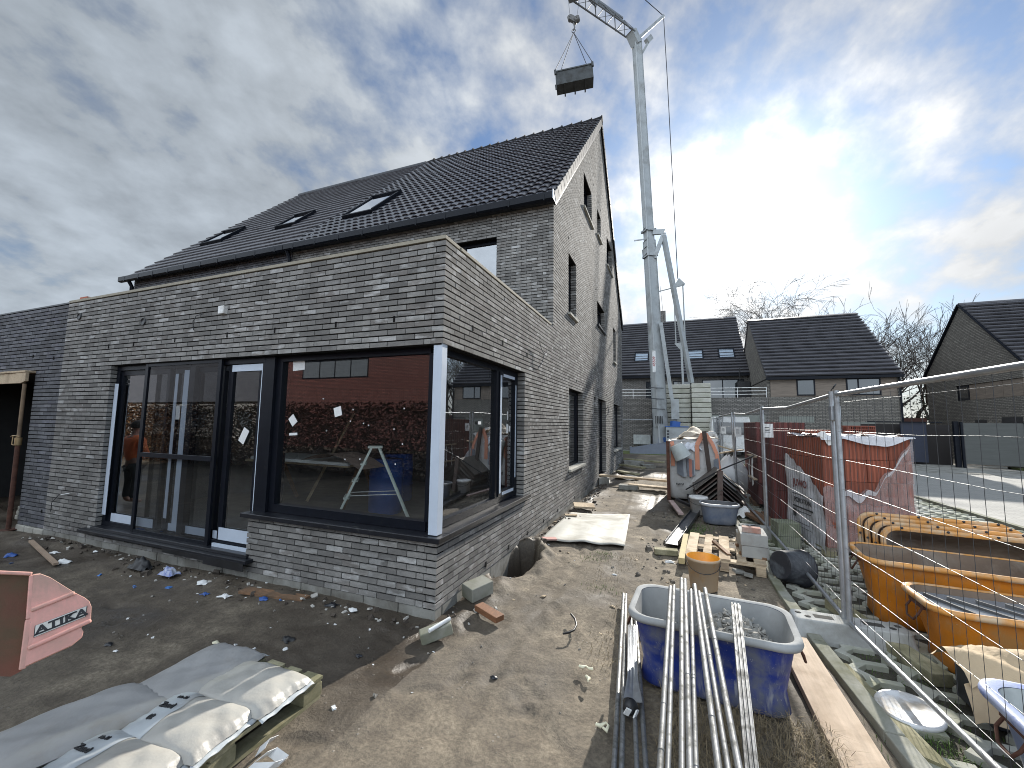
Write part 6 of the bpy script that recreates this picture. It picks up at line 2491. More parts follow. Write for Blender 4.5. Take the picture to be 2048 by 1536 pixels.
def strap(pts, w):
    m_ = MB()
    for p, q in zip(pts, pts[1:]):
        m_.beam(p, q, w, .012, (0, -1, .15))
    return m_


strap([(.02, FY - .02, .78), (.02, FY - .02, 1.26), (.0, FY + .08, 1.36)], .085).build('strap', STRAP, bb)
strap([(.545, FY - .05, .72), (.545, FY - .05, 1.28), (.68, FY - .0, 1.55)], .095).build('strap', STRAP, bb)
strap([(1.0, FY - .05, .7), (.95, FY - .04, 1.1), (.87, FY - .02, 1.32), (.74, FY - .0, 1.55)], .075).build('strap', STRAP, bb)
GRP = mat('print_grey', (.17, .185, .21), .7, bs_=.1)
GRP2 = mat('print_light_grey', (.34, .36, .38), .7, bs_=.1)
ORP = mat('print_red', (.47, .2, .15), .7, bs_=.1)
for poly, mt_ in (([(.10, .98), (.23, 1.03), (.25, .55), (.11, .63)], GRP), ([(.23, 1.03), (.30, .99), (.31, .57), (.25, .55)], GRP2), ([(.31, .98), (.36, .985), (.37, .56), (.33, .60)], GRP),
                  ([(.36, .985), (.43, .965), (.43, .575), (.37, .56)], ORP), ([(.43, .95), (.465, .955), (.47, .6), (.43, .585)], GRP), ([(.465, .955), (.49, .945), (.495, .62), (.47, .6)], GRP2),
                  ([(.88, .98), (.98, 1.02), (1.0, .62), (.9, .6)], GRP)):
    m = MB()
    M = Matrix(((1, 0, 0, 0), (0, 0, -1, FY - .052), (0, 1, 0, -.02), (0, 0, 0, 1)))
    m.prism([(x, z) for x, z in reversed(poly)], .004, M)
    m.build('printed_brick', mt_, bb)
text_part('lettering', 'NATU', .06, frame_M((.16, FY - .045, .37), (1, 0, 0), (0, 0, 1)), INK, bb, bold=.003)
m = MB()
m.box((.36, FY - .048, .345), (.72, FY - .044, .352))
m.build('printed_line', INK, bb)
# flap and plastic rubbish on top
mb = MB()
mb.grid(18, 10, lambda u, v: (.15 + .85 * u + .03 * math.sin(v * 9), 10.60 + .75 * v, 1.42 + .26 * math.sin(PI * min(1, u * 1.15)) * (.35 + .65 * v) + .03 * math.sin(u * 15 + v * 8)))
o_ = mb.build('top_flap', mat('beige_flap', (.50, .43, .34), .8, var=.12, bs_=.4, bscale=10, bdist=.02), bb)
o_.modifiers.new('thickness', 'SOLIDIFY').thickness = .01
mb = MB()
mb.grid(24, 14, lambda u, v: (.22 + .42 * u + .02 * math.sin(v * 12), 10.44 - .05 * math.sin(PI * v) + .25 * v, 1.17 + .22 * v + .03 * math.sin(u * 17 + v * 5) + .025 * math.sin(u * 9 - v * 14)))
o_ = mb.build('plastic_wrap', mat('white_film_scrap', (.62, .64, .68), .35, var=.2, scale=14, bs_=.6, bscale=20, bdist=.02), label='torn white plastic hanging over the front of the bulk bag', cat='plastic')
o_.modifiers.new('thickness', 'SOLIDIFY').thickness = .004
# rusty posts with the bag between
mb = MB()
mb.box((-.12, 10.30, .0), (-.045, 10.36, 1.36))
mb.build('steel_post', RUST, label='thin rusty post before the bulk bag carrying a tilted grey bucket', cat='post')
mb = MB()
mb.beam((.80, 10.34, .55), (.70, 10.40, 1.60), .09, .06, (0, 1, 0))
mb.build('timber_post', mat('dark_post', (.06, .045, .038), .9, var=.3), label='dark brown post leaning against the front of the bulk bag', cat='post')
bucket('plaster_bucket', 'grey bucket hung upside down and tilted over the rusty post', (.09, 10.32, 1.28), .15, .19, .34, mat('pale_grey_bucket', (.42, .45, .43), .55, var=.1, dirt=(.3, .3, .28), damt=.3), BLACK, rot=(0, R(152), 0), handle=False)
# second white bag / plastic at the right, slumped
mb = MB()


def sack2(u, v):
    a = 2 * PI * u
    r = .34 * math.sin(PI * (.03 + .94 * v)) ** .6 * (1 + .12 * math.sin(3 * a + 4 * v) + .06 * math.sin(7 * a + v * 9))
    return (1.36 + r * math.cos(a) * (1 + .25 * (1 - v)), 11.5 + r * math.sin(a), 1.02 * v ** 1.0 - .02 + .03 * math.sin(5 * a) * v)


mb.grid(36, 20, sack2)
mb.build('plastic_sack', mat('white_sack', (.66, .67, .68), .4, var=.08, bs_=.4, bscale=7, bdist=.03), label='slumped shiny white plastic sack right of the bulk bag', cat='sack')
for i, (x, y, z, L_, rz, ry, lb) in enumerate(((1.25, 11.2, 1.10, .8, .4, -.15, 'pale splintered lath sticking out over the white plastic sack'), (1.15, 11.1, 1.22, .5, .2, .3, 'pale wood offcut on the edge of the bulk bag'))):
    mb = MB()
    mb.cbox((x, y, z), (L_, .07, .03), (0, ry, rz))
    mb.build('timber_offcut', WOODP, label=lb, cat='offcut', bevel=.003)

# ------------------------------------------------------------------ nested steel angle lintels, ridge upward
AP = Vector((.91, 9.55, .0))
for k in range(6):
    m = MB()
    za = .80 - k * .085
    wv = .46 - k * .006
    hv = .40
    tt_ = .012
    x0_, y0_ = .91 + .012 * math.sin(k * 2.2), 9.55 - .05 * k + .08 * math.sin(k * 3.1)
    for sx in (-1, 1):
        p = [(x0_, y0_, za), (x0_ + sx * wv, y0_ + .02, za - hv), (x0_ + sx * wv, y0_ + 1.25, za - hv + .02), (x0_, y0_ + 1.25, za + .02)]
        n_ = Vector((-sx * hv, 0, -wv)).normalized() * tt_
        b_ = [tuple(Vector(q_) + n_) for q_ in p]
        m.add(p + b_, [(0, 1, 2, 3), (4, 7, 6, 5), (0, 4, 5, 1), (1, 5, 6, 2), (2, 6, 7, 3), (3, 7, 4, 0)])
        e_ = Vector((x0_ + sx * wv, y0_, za - hv))
        m.beam(e_, e_ + Vector((0, 1.25, .02)), .03, .03)
    o_ = m.build('steel_lintel', BROWNSTEEL if k % 2 else mat('grey_brown_steel', (.10, .09, .08), .7, .1, var=.35, dirt=(.2, .18, .16), damt=.45),
                 label=['dusty steel angle on top of the nested lintel pile', 'second steel angle from the top of the nested lintel pile', 'third steel angle down in the nested lintel pile',
                        'fourth steel angle down in the nested lintel pile', 'fifth steel angle down in the nested lintel pile', 'lowest steel angle of the nested lintel pile'][k], cat='lintel', group='nested steel lintels')
mb = MB()
mb.beam((.86, 9.25, -.02), (.92, 9.53, .80), .10, .10, (0, 1, 0))
mb.build('steel_stanchion', BROWNSTEEL, label='red-brown steel post standing in front of the lintel ridge', cat='post')
mb = MB()
mb.tube([(.27, 9.9, .33), (.92, 9.5, .83), (1.5, 9.25, 1.16)], .014, 8)
mb.build('steel_rod', STEELD, label='long thin dark rod leaning across the lintel pile to the fence', cat='rod')
mb = MB()
mb.beam((1.35, 9.3, .08), (1.7, 7.9, .05), .3, .05)
mb.build('board_offcut', WOODB, label='dark brown board lying between lintel pile and red block stacks', cat='board')
mb = MB()
c = Vector((1.28, 9.15, .0))
mb.grid(14, 10, lambda u, v: (c.x + (u - .5) * .28, c.y + (v - .5) * .3, .02 + .16 * math.sin(PI * u) * math.sin(PI * v) + .03 * math.sin(u * 14 + v * 11)))
mb.build('crumpled_plastic', PAPER, label='small crumpled white plastic by the lower fence tube', cat='plastic')

# ------------------------------------------------------------------ site fence
FOOTC = mat('fence_foot_concrete', (.42, .42, .40), .9, var=.12, scale=5, bs_=.3, dirt=(.24, .235, .21), damt=.45)
WIRE = mat('zinc_wire', (.22, .23, .24), .5, .7, var=.1, bs_=0)


WIRED = mat('silhouette_wire', (.07, .07, .072), .6, .5, var=.1, bs_=0)  # vertical wires: dark look against the bright background put into the colour


def fence_panel(p0, p1, label, h0=.12, h1=2.06, lean=0.0, grid=True, sag=0.0):
    p0, p1 = Vector((*p0, 0)), Vector((*p1, 0))
    d = (p1 - p0)
    L = d.length
    d.normalize()
    sd_ = Vector((0, 0, 1)).cross(d)
    t = thing('site_fence', label, 'fence panel', tuple(p0), world=True, group='temporary site fence')
    P_ = lambda s_, z: p0 + d * s_ + Vector((0, 0, z)) + sd_ * (lean * z)
    for s_ in (.035, L - .035):
        m = MB()
        m.tube([P_(s_, -.02), P_(s_, h1)], .0205, 12)
        m.build('post', GALV, t)
    m = MB()
    m.tube([P_(.035, h1 - .035), P_(L * .5, h1 - .035 - sag), P_(L - .035, h1 - .035)], .0185, 12)
    m.build('rail', GALV, t)
    m = MB()
    m.tube([P_(.035, h0 + .02), P_(L - .035, h0 + .02)], .0185, 12)
    m.build('rail', GALV, t)
    if grid:
        rdx = random.Random(int(L * 1000 + p0.y * 10))
        m = MB()
        nh = 8
        for i in range(nh):
            z = h0 + .14 + i * (h1 - h0 - .25) / (nh - 1)
            pts = [P_(.035 + (L - .07) * q / 6, z + rdx.uniform(-.006, .006)) + sd_ * .006 for q in range(7)]
            m.tube(pts, .0014, 5)
        m.build('horizontal_wire', WIRE, t)
        m = MB()
        n_ = int(L / .105)
        for i in range(1, n_):
            s_ = L * i / n_
            pts = [P_(s_ + rdx.uniform(-.004, .004), z) - sd_ * .002 for z in (h0 + .02, h0 + .7, h0 + 1.3, h1 - .035)]
            m.tube(pts, .0014, 4)
        m.build('vertical_wire', WIRED, t)
    return t


FP = [(1.50, .98), (1.335, 4.36), (1.40, 7.78), (1.42, 11.2), (1.48, 14.6), (1.62, 18.0), (2.1, 21.2)]
FL = ['nearest fence panel crossing the right edge above the orange tubs', 'fence panel running from the tall near post past the wrapped clay blocks', 'fence panel in front of the dark red block stacks',
      'fence panel beside the bulk bag', 'farther fence panel before the crane ballast', 'farthest fence panel beside the crane ballast']
for i in range(6):
    a, b = Vector(FP[i]), Vector(FP[i + 1])
    dd = (b - a).normalized() * .022
    fence_panel(tuple(a + dd), tuple(b - dd), FL[i], lean=(0, 0, 0, .02, -.03, .03)[i], sag=.05 if i in (1, 2) else 0)
fence_panel((-3.6, 25.9), (-.9, 26.3), 'fence panel behind the crane by the house corner')


SOCK = mat('dark_socket_hole', (.06, .058, .052), .95)


def fence_foot(x, y, rz, label):
    t = thing('fence_ballast', label, 'fence foot', (x, y, -.05), rz, group='concrete fence feet')
    m = MB()
    lo = [rrect(.86, .26, .05, 0, 3), rrect(.86, .26, .05, .03, 3), rrect(.80, .21, .05, .172, 3), rrect(.78, .19, .04, .178, 3)]
    m.loft(lo, True, True, False)
    m.build('block', FOOTC, t, bevel=.004)
    for sx in (-1, 1):
        m = MB()
        m.box((sx * .17 - .07, -.035, .1782), (sx * .17 + .07, .035, .1792))
        m.build('recess', SOCK, t)
        for q in (.29, .345):
            m = MB()
            M = Matrix.Translation((sx * q, .03 if q > .3 else -.03, .1785))
            m.lathe([(.024, 0), (.024, .001), (0, .001)], 14, M)
            m.build('socket', SOCK, t)
    return t


fence_foot(1.345, 4.38, R(1), 'concrete foot under the tall near fence post')
fence_foot(1.41, 7.8, R(2), 'concrete foot under the second fence post by the pallet')
fence_foot(1.43, 11.2, R(2), 'concrete foot beside the white plastic sack')
for i, (x, y, z, lb) in enumerate(((1.425, 7.72, 1.70, 'white notice clipped to the second fence post'), (1.45, 11.12, 1.62, 'white notice on the third fence post'), (1.5, 14.5, 1.62, 'small white notice on the fourth fence post'))):
    mb = MB()
    mb.box((x - .035, y - .055, z - .14), (x + .10, y - .05, z + .08))
    n_ = thing('notice', lb, 'sign', (x, y, z - .14), world=True)
    mb.build('plate', PAPER, n_)
    mb = MB()
    for k in range(4):
        mb.box((x - .015, y - .0565, z - .06 + k * .025), (x + .06 - .012 * (k % 2), y - .0552, z - .05 + k * .025))
    mb.build('printed_line', INK, n_)
mb = MB()
mb.tube([(1.335, 4.36, 2.08), (1.35, 4.33, 2.12), (1.33, 4.32, 2.10), (1.315, 4.35, 2.06)], .004, 5)
mb.build('wire_loop', STEELD, label='small wire loop tied to the top of the tall near fence post', cat='wire')
mb = MB()
mb.box((1.30, 4.325, 1.80), (1.372, 4.392, 1.93))
mb.build('fence_clamp', GALV, label='steel clamp joining two fence panels at the tall near post', cat='clamp', bevel=.006)

# ------------------------------------------------------------------ clay blocks on pallets
def clay_mat(name, col, freq=130):
    m, k, b, _ = newmat(name)
    tc = k.n('ShaderNodeTexCoord').outputs['Object']
    oi = k.n('ShaderNodeObjectInfo').outputs['Random']
    n = k.noise(k.vec('ADD', tc, k.vec('SCALE', (9, 7, 5), oi).outputs[0]).outputs[0], 7, 6, .6)
    c = k.mix(oi, sc3(col, .72), sc3(col, 1.25))
    c = k.mix(k.ramp(n, [(.3, .0), (.7, .5)]), c, sc3(col, .6))
    sp = k.n('ShaderNodeSeparateXYZ')
    k.l(tc, sp.inputs[0])
    h = k.math('SINE', k.math('MULTIPLY', k.math('ADD', sp.outputs[0], sp.outputs[1]), freq))
    gv_ = k.ramp(h, [(.0, 1.0), (.18, .0)])
    c = k.mix(k.math('MULTIPLY', gv_, .55), c, sc3(col, .3))
    k.l(c, b.inputs['Base Color'])
    b.inputs['Roughness'].default_value = .85
    bump(k, b, k.math('ADD', h, k.math('MULTIPLY', n, .5)), .5, .006)
    return m


CLAY = clay_mat('ribbed_clay', (.33, .098, .055))
CLAYD = clay_mat('ribbed_dark_clay', (.135, .040, .034), 60)


def clay_block(dx, dy, dz, mt):
    m = MB()
    m.box((-dx / 2, -dy / 2, 0), (dx / 2, dy / 2, dz))
    return m


def block_stack(loc, rz, nx, ny, nz, dx, dy, dz, mt, labels, group, bz=.14, skip=(), jig=.006):
    ca, sa = math.cos(rz), math.sin(rz)
    proto = clay_block(dx, dy, dz, mt).build('clay_block', mt, bevel=.005, label='x', cat='clay block', group=group)
    BASE.pop(proto.name, None)
    rdx = random.Random(int(loc[0] * 77))
    first = True
    for k in range(nz):
        for i in range(nx):
            for j in range(ny):
                if not (i == 0 or j == 0 or k == nz - 1 or i == nx - 1):
                    continue
                if (i, j, k) in skip or (j > 0 and i == nx - 1 and 0 < k < nz - 1) or (j == ny - 1 and k < nz - 1 and i > 0):
                    continue
                x = (i - (nx - 1) / 2) * (dx + .006) + rdx.uniform(-jig, jig)
                y = (j - (ny - 1) / 2) * (dy + .006) + rdx.uniform(-jig, jig)
                o = proto if first else proto.copy()
                if not first:
                    COL.objects.link(o)
                first = False
                o.location = (loc[0] + x * ca - y * sa, loc[1] + x * sa + y * ca, loc[2] + bz + k * (dz + .004))
                o.rotation_euler = (0, 0, rz + rdx.uniform(-.012, .012))
                o['label'] = labels(i, j, k)
    return proto


CP, CRZ = (2.40, 7.60, -.05), R(10)
nzc = 5
rowsn = ['lowest', 'second', 'third', 'fourth', 'top']
block_stack(CP, CRZ, 4, 4, nzc, .262, .262, .297, CLAY, lambda i, j, k: 'orange-red ribbed clay block in the %s layer of the torn wrapped stack' % rowsn[k], 'clay blocks in the torn plastic wrapping', bz=.14)
pallet('wooden_pallet', 'weathered pallet carrying the wrapped orange-red clay blocks', CP, CRZ, 1.1, 1.05, WOODG, 4)
ca, sa = math.cos(CRZ), math.sin(CRZ)
CW = lambda x, y, z: (CP[0] + x * ca - y * sa, CP[1] + x * sa + y * ca, CP[2] + z)
# torn wrapping: lower skirt with V opening, flap on top, printed side
wr = thing('plastic_wrapping', 'torn clear and white plastic wrapping hanging around the orange-red clay block stack', 'wrapping', CP, world=True)
HX = 4 * .268 / 2 + .012
SHRINK = film_mat('clear_shrink_film', (.52, .44, .43), .30, .28, 5.0)
SHRINKW = film_mat('white_shrink_film', (.60, .60, .62), .86, .35)
rdw = random.Random(5)


def edge_front(u):      # top edge of the front film, torn to a V
    return .80 - .25 * min(u, .3) + .12 * u + 1.45 * max(0, u - .55) + .03 * math.sin(u * 31) + .02 * math.sin(u * 13)


mb = MB()
mb.grid(40, 16, lambda u, v: CW(-HX + 2 * HX * u, -HX - .008 - .010 * math.sin(u * 19 + v * 6) - .012 * math.sin(v * 11 + u * 5), .10 + (edge_front(u) + .05) * v))
mb.build('front_film', SHRINK, wr)
mb = MB()
mb.grid(40, 4, lambda u, v: CW(-HX + .1 + (2 * HX - .12) * u, -HX - .028 - .012 * math.sin(u * 23) - .02 * v, .15 + edge_front(u * .95 + .05) - .02 + (.02 + .12 * math.sin(PI * u) * (.6 + .4 * math.sin(u * 8))) * (v - .8)))
mb.build('torn_edge', SHRINKW, wr)
mb = MB()
mb.grid(24, 16, lambda u, v: CW(-HX - .008 - .012 * math.sin(u * 13 + v * 9), HX - 2 * HX * u, .06 + (1.28 - .50 * u ** 1.3 + .02 * math.sin(u * 31)) * v))
mb.build('side_film', SHRINKW, wr)
mb = MB()
mb.grid(40, 20, lambda u, v: CW(-HX * 1.03 + 2.06 * HX * u, -HX * 1.02 + 2.0 * HX * v, .15 + nzc * .301 + .012 + .018 * math.sin(u * 17 + v * 9) + .012 * math.sin(u * 31)))
mb.build('top_sheet', SHRINKW, wr)
mb = MB()
mb.grid(40, 6, lambda u, v: CW(-HX * 1.03 + 2.06 * HX * u, -HX - .012 - .03 * v - .008 * math.sin(u * 21), .165 + nzc * .301 - v * (.02 + .10 * max(0, math.sin(PI * (u * 1.15 - .15))) ** 2 + .04 * max(0, math.sin(u * 9 + 1)))))
mb.build('top_flap', SHRINKW, wr)
mb = MB()
mb.grid(12, 6, lambda u, v: CW(-HX - .06 + .30 * u, -HX - .03 - .02 * math.sin(u * 9), .19 + nzc * .301 + .04 * math.sin(u * 7) - v * (.02 + .14 * (1 - abs(u - .45) * 2))))
mb.build('top_flap', PAPER, wr)
Mt_ = lambda q, z: frame_M(CW(-HX - .035, q, z), (sa, -ca, 0), (0, 0, 1))
text_part('lettering', 'JUWO', .15, Mt_(.05, .92), mat('dark_red_print', (.16, .045, .04), .6), wr, bold=.004)
text_part('lettering', 'POROTON', .10, Mt_(.0, .66), INK, wr, bold=.003)
m = MB()
for q0, q1, z, hh_ in ((.30, -.30, .75, .012), (.30, -.30, .56, .022), (.28, -.25, .50, .010), (.30, .22, .46, .12), (.25, -.2, .33, .008), (.25, -.25, .27, .008)):
    M = Mt_((q0 + q1) / 2, z)
    m.box((-abs(q0 - q1) / 2, -hh_ / 2, -.001), (abs(q0 - q1) / 2, hh_ / 2, .001), M)
m.build('printed_line', INK, wr)
# loose perforated brick and flat blocks lying on top
tz = CP[2] + .15 + nzc * .301 + .045
pb_ = thing('perforated_brick', 'red perforated brick with two rows of holes lying on top of the wrapped stack', 'brick', CW(.08, -.30, .15 + nzc * .301 + .045), CRZ)
m = MB()
W2, H2 = .17, .115
m.box((-W2, -.05, 0), (W2, .12, .012))
m.box((-W2, -.05, H2 - .012), (W2, .12, H2))
for xq in (-W2, W2 - .012):
    m.box((xq, -.0495, .012), (xq + .012, .12, H2 - .012))
m.box((-W2, .0, .012), (W2, .12, H2 - .012))
for i in range(1, 14):
    x = -W2 + 2 * W2 * i / 14
    zq = (.012, .066) if i % 2 else (.04, H2 - .012)
    m.box((x - .004, -.049, zq[0]), (x + .004, .0, zq[1]))
    m.box((x - .004, -.0485, .012), (x + .004, .0, H2 - .012))
m.box((-W2 + .012, -.0488, .054), (W2 - .012, .0, .062))
m.build('body', mat('perforated_clay', (.24, .075, .05), .9, var=.25), pb_)
m = MB()
m.box((-W2 + .012, -.015, .012), (W2 - .012, -.012, H2 - .012))
m.build('hole_row', mat('hole_dark', (.02, .012, .01), .95), pb_)
mb = MB()
Mx = frame_M(CW(-.30, .15, .15 + nzc * .301 + .04), (ca, sa, 0), (-sa, ca, 0))
mb.box((-.22, -.2, 0), (.26, .3, .05), Mx)
mb.build('clay_slab', CLAY, label='flat clay slab lying on top of the wrapped stack behind the fence post', cat='clay slab', bevel=.004)

# dark red ribbed blocks stacked behind
for s_i, (loc, rz, nx, ny, nz, lab) in enumerate((((2.10, 8.95, -.05), R(1), 3, 2, 3, 'nearer'), ((2.15, 10.9, -.05), R(0), 3, 4, 4, 'farther'))):
    zb = .14
    block_stack(loc, rz, nx, ny, nz, .30, .37, .52 if s_i == 0 else .43, CLAYD, (lambda i, j, k, lab=lab, nz=nz: 'dark red ribbed clay block in the %s layer of the %s dark stack' % (('lowest', 'second', 'third', 'top')[k if k < nz - 1 else 3], lab)),
                'dark red ribbed clay blocks', bz=zb, jig=.01)
    pallet('wooden_pallet', 'pallet under the %s dark red clay block stack' % lab, loc, rz, 1.0, .8, WOODB, 4)
for z, lb in ((1.085, 'upper'), (.62, 'lower')):
    mb = MB()
    mb.box((1.57, 9.85, z), (1.64, 10.6, z + .028))
    mb.build('timber_strip', WOODP, label='pale separating strip, %s one on the left side of the dark red stacks' % lb, cat='strip')
mb = MB()
for y_, z_ in ((9.95, .9), (10.05, .86), (10.35, .9)):
    mb.tube([(1.585, y_, z_ + .2), (1.575, y_ + .02, z_ - .1), (1.58, y_, z_ - .38)], .008, 5)
mb.build('strapping', WHITEP, label='loose white strapping ends hanging on the dark red block stack', cat='strapping')

# ------------------------------------------------------------------ orange tubs behind the fence
OTG = 'orange mortar tubs'
t = thing('mortar_tub', 'brightest orange tub in front, filled with grey water', 'tub', (2.40, 4.27, -.05), R(-2), group=OTG)
tub_parts(t, 1.30, .64, .50, ORT, BROWNIN, ORRIM, tap=.11, r=.14)
mb = MB()
mb.add([tuple(Vector(p)) for p in rrect(1.20, .53, .10, .44, 5)], [tuple(range(24))])
wm_, kw, bw_, _ = newmat('grey_water')
bw_.inputs['Base Color'].default_value = (.20, .215, .235, 1)
bw_.inputs['Roughness'].default_value = .08
bump(kw, bw_, kw.noise(ocoord(kw), 14, 4, .6), .25, .01)
mb.build('water', wm_, t)
for i in range(6):
    mb = MB()
    x = 1.98 + i * .17
    mb.cbox((x, 4.27, .395), (.012 + .004 * (i % 2), .40, .03), (.04, 0, .75 if i else .5))
    mb.build('timber_strip', mat('dark_wet_strip', (.10, .10, .10), .5), label=['dark strip floating at the left end of the water in the orange tub', 'second dark strip in the water of the orange tub', 'third dark strip in the water of the orange tub', 'fourth dark strip in the water of the orange tub',
             'fifth dark strip in the water of the orange tub', 'dark strip farthest right in the water of the orange tub'][i], cat='strip', group='dark strips floating in the orange tub')
t = thing('mortar_tub', 'dull orange tub with mud-lined inside behind the water-filled one', 'tub', (2.36, 5.05, -.05), R(-7), group=OTG)
tub_parts(t, 1.42, .70, .60, ORT, BROWNIN, ORRIM, tap=.11, r=.15)
for k in range(4):
    t = thing('mortar_tub', ['front orange tub of the nested row tipped on its side, brown inside showing', 'second orange tub of the nested row tipped on its side', 'third orange tub of the nested row tipped on its side',
              'rearmost orange tub of the nested row against the wrapped blocks'][k], 'tub', (2.72 - k * .028, 5.82 + k * .11, .33 + k * .024), R(-8), group=OTG)
    t.rotation_euler = (R(94), 0, R(-8))
    # opening (local +Z) turned towards -Y, so the tub body extends away from us
    t.rotation_euler = (R(82), R(0), R(-8))
    tub_parts(t, 1.26, .68, .34, ORT, BROWNIN, ORRIM, tap=.12, r=.12, handles=False, fill=.05)
    m = MB()
    rdx = random.Random(k)
    for x, y in ((-.45, .325), (-.1, .327), (.25, .325), (.5, .327), (-.612, .1), (.612, .1)):
        m.lathe([(.012, .3405), (.012, .3445), (0, .3445)], 10, Matrix.Translation((x, y, 0)))
    m.build('bolt', STEELD, t)
# blue tub at the right edge
t = thing('mortar_tub', 'worn blue tub with pale scratched rim cut off by the right picture edge', 'tub', (2.02, 2.78, -.05), R(-4))
PALEBL = mat('worn_blue', (.30, .35, .50), .5, var=.2, dirt=(.03, .08, .42), damt=.3, dscale=9)
tub_parts(t, 1.12, .66, .46, mat('worn_blue_shell', (.10, .14, .27), .55, var=.3, dirt=(.3, .31, .33), damt=.4, dscale=6), mat('worn_lining', (.35, .37, .36), .7, dirt=(.06, .12, .4), damt=.3, dscale=8), PALEBL, tap=.08, r=.13, rim=.05, hmat=RUST)
# torn kraft paper sack
KRAFT = mat('kraft_paper', (.50, .38, .24), .85, var=.12, scale=3, bs_=.4, bscale=15, bdist=.02)
kp_ = thing('paper_sack', 'torn brown paper sack lying between the orange and the blue tub', 'paper sack', (1.95, 3.55, 0), world=True)
mb = MB()
mb.grid(20, 14, lambda u, v: (1.62 + .75 * u, 3.38 + .42 * v + .03 * math.sin(u * 7), .22 + .16 * u + .10 * math.sin(PI * v) * (1 - .5 * u) + .02 * math.sin(u * 19 + v * 12)))
mb.build('paper', KRAFT, kp_)
mb = MB()
mb.grid(20, 8, lambda u, v: (1.60 + .75 * u, 3.33 + .08 * v, .05 + .19 * v + .12 * u + .015 * math.sin(u * 23 + v * 5)))
mb.build('paper', KRAFT, kp_)
mb = MB()
mb.box((1.72, 3.42, 0), (2.4, 3.75, .24))
mb.build('cement_filling', STEELD, kp_)
a, b = Vector((1.42, 5.0, .04)), Vector((1.72, 3.9, .0))
mb = MB()
mb.beam(a, b, .14, .09)
mb.build('timber_beam', WOODG, label='pale weathered beam lying along the foot of the orange tubs', cat='beam', bevel=.006)

# ------------------------------------------------------------------ planks and stacks by the far house corner
for i, (p, q, w, h, lb) in enumerate((((-1.99, 12.3, .24), (-.1, 12.05, .22), .20, .05, 'long pale plank bridging from the side door to the bulk bag'),
                                      ((-1.1, 11.6, .12), (-.12, 11.5, .10), .25, .05, 'second pale plank end lying under the bridging plank'),
                                      ((-1.9, 17.0, .12), (-1.0, 16.4, .10), .25, .06, 'dark plank lying by the far house corner'),
                                      ((-1.9, 18.3, .25), (-.3, 18.0, .2), .3, .06, 'board on top of the rubble at the far house corner'),
                                      ((-1.8, 15.2, .06), (-1.1, 14.6, .05), .25, .06, 'short board lying on the path beyond the side door'))):
    mb = MB()
    mb.beam(p, q, w, h)
    mb.build('plank', WOODP if i < 2 else WOODG, label=lb, cat='plank', bevel=.004)
for i, (x, y, z, sx, sy, sz, lb) in enumerate(((-1.1, 11.55, .0, .5, .3, .12, 'grey block under the end of the second pale plank'), (-1.5, 17.9, .0, .8, .5, .22, 'low block pile at the far house corner'),
                                               (-.9, 17.4, .0, .5, .4, .14, 'flat block before the low pile at the house corner'), (-1.92, 12.2, .0, .3, .5, .2, 'block step under the side door'))):
    mb = MB()
    mb.cbox((x, y, z + sz / 2), (sx, sy, sz), (0, 0, .15 * i))
    mb.build('concrete_block', CONC, label=lb, cat='block', bevel=.01)
mb = MB()
mb.grid(14, 12, lambda u, v: (-1.75 + .75 * u + .1 * v, 13.4 + .9 * v, .04 + .03 * math.sin(u * 7 + v * 5)))
o_ = mb.build('cover_sheet', mat('pale_cover', (.55, .5, .42), .8, var=.1), label='pale sheet lying on the path beyond the bridging plank', cat='sheet')
o_.modifiers.new('thickness', 'SOLIDIFY').thickness = .01
mb = MB()
mb.box((-8.55, Y0 + .05, 3.546), (-8.35, Y0 + .15, 3.60))
mb.build('brick', REDBR, label='red brick left lying on the parapet at the left end', cat='brick', bevel=.003)

# white van behind the fence
vn = thing('delivery_van', 'white van parked beyond the fence beside the crane ballast', 'van', (3.0, 26.7, 0), world=True)
mb = MB()
pf = [(-1.0, .35), (1.0, .35), (1.0, 1.0), (.94, 1.75), (.86, 2.2), (-.86, 2.2), (-.94, 1.75), (-1.0, 1.0)]
M = Matrix(((1, 0, 0, 3.0), (0, 0, 1, 24.8), (0, 1, 0, 0), (0, 0, 0, 1)))
mb.prism(pf, 3.0, M)
mb.build('body', WHITEP, vn, bevel=.05)
mb = MB()
mb.box((2.2, 24.77, 1.25), (3.8, 24.8, 1.9))
mb.build('window', FARGLASS, vn)
for dx in (-.85, .85):
    for y_ in (25.2, 27.2):
        mb = MB()
        mb.lathe([(.33, -.1), (.33, .1), (0, .1)], 18, Matrix.Translation((3.0 + dx, y_, .33)) @ Matrix.Rotation(PI / 2, 4, 'Y'))
        mb.build('wheel', BLACK, vn)
mb = MB()
mb.box((2.05, 24.77, .75), (2.2, 24.8, 1.15))
mb.box((3.8, 24.77, .75), (3.95, 24.8, 1.15))
mb.build('tail_light', mat('red_lamp', (.4, .02, .02), .3), vn)

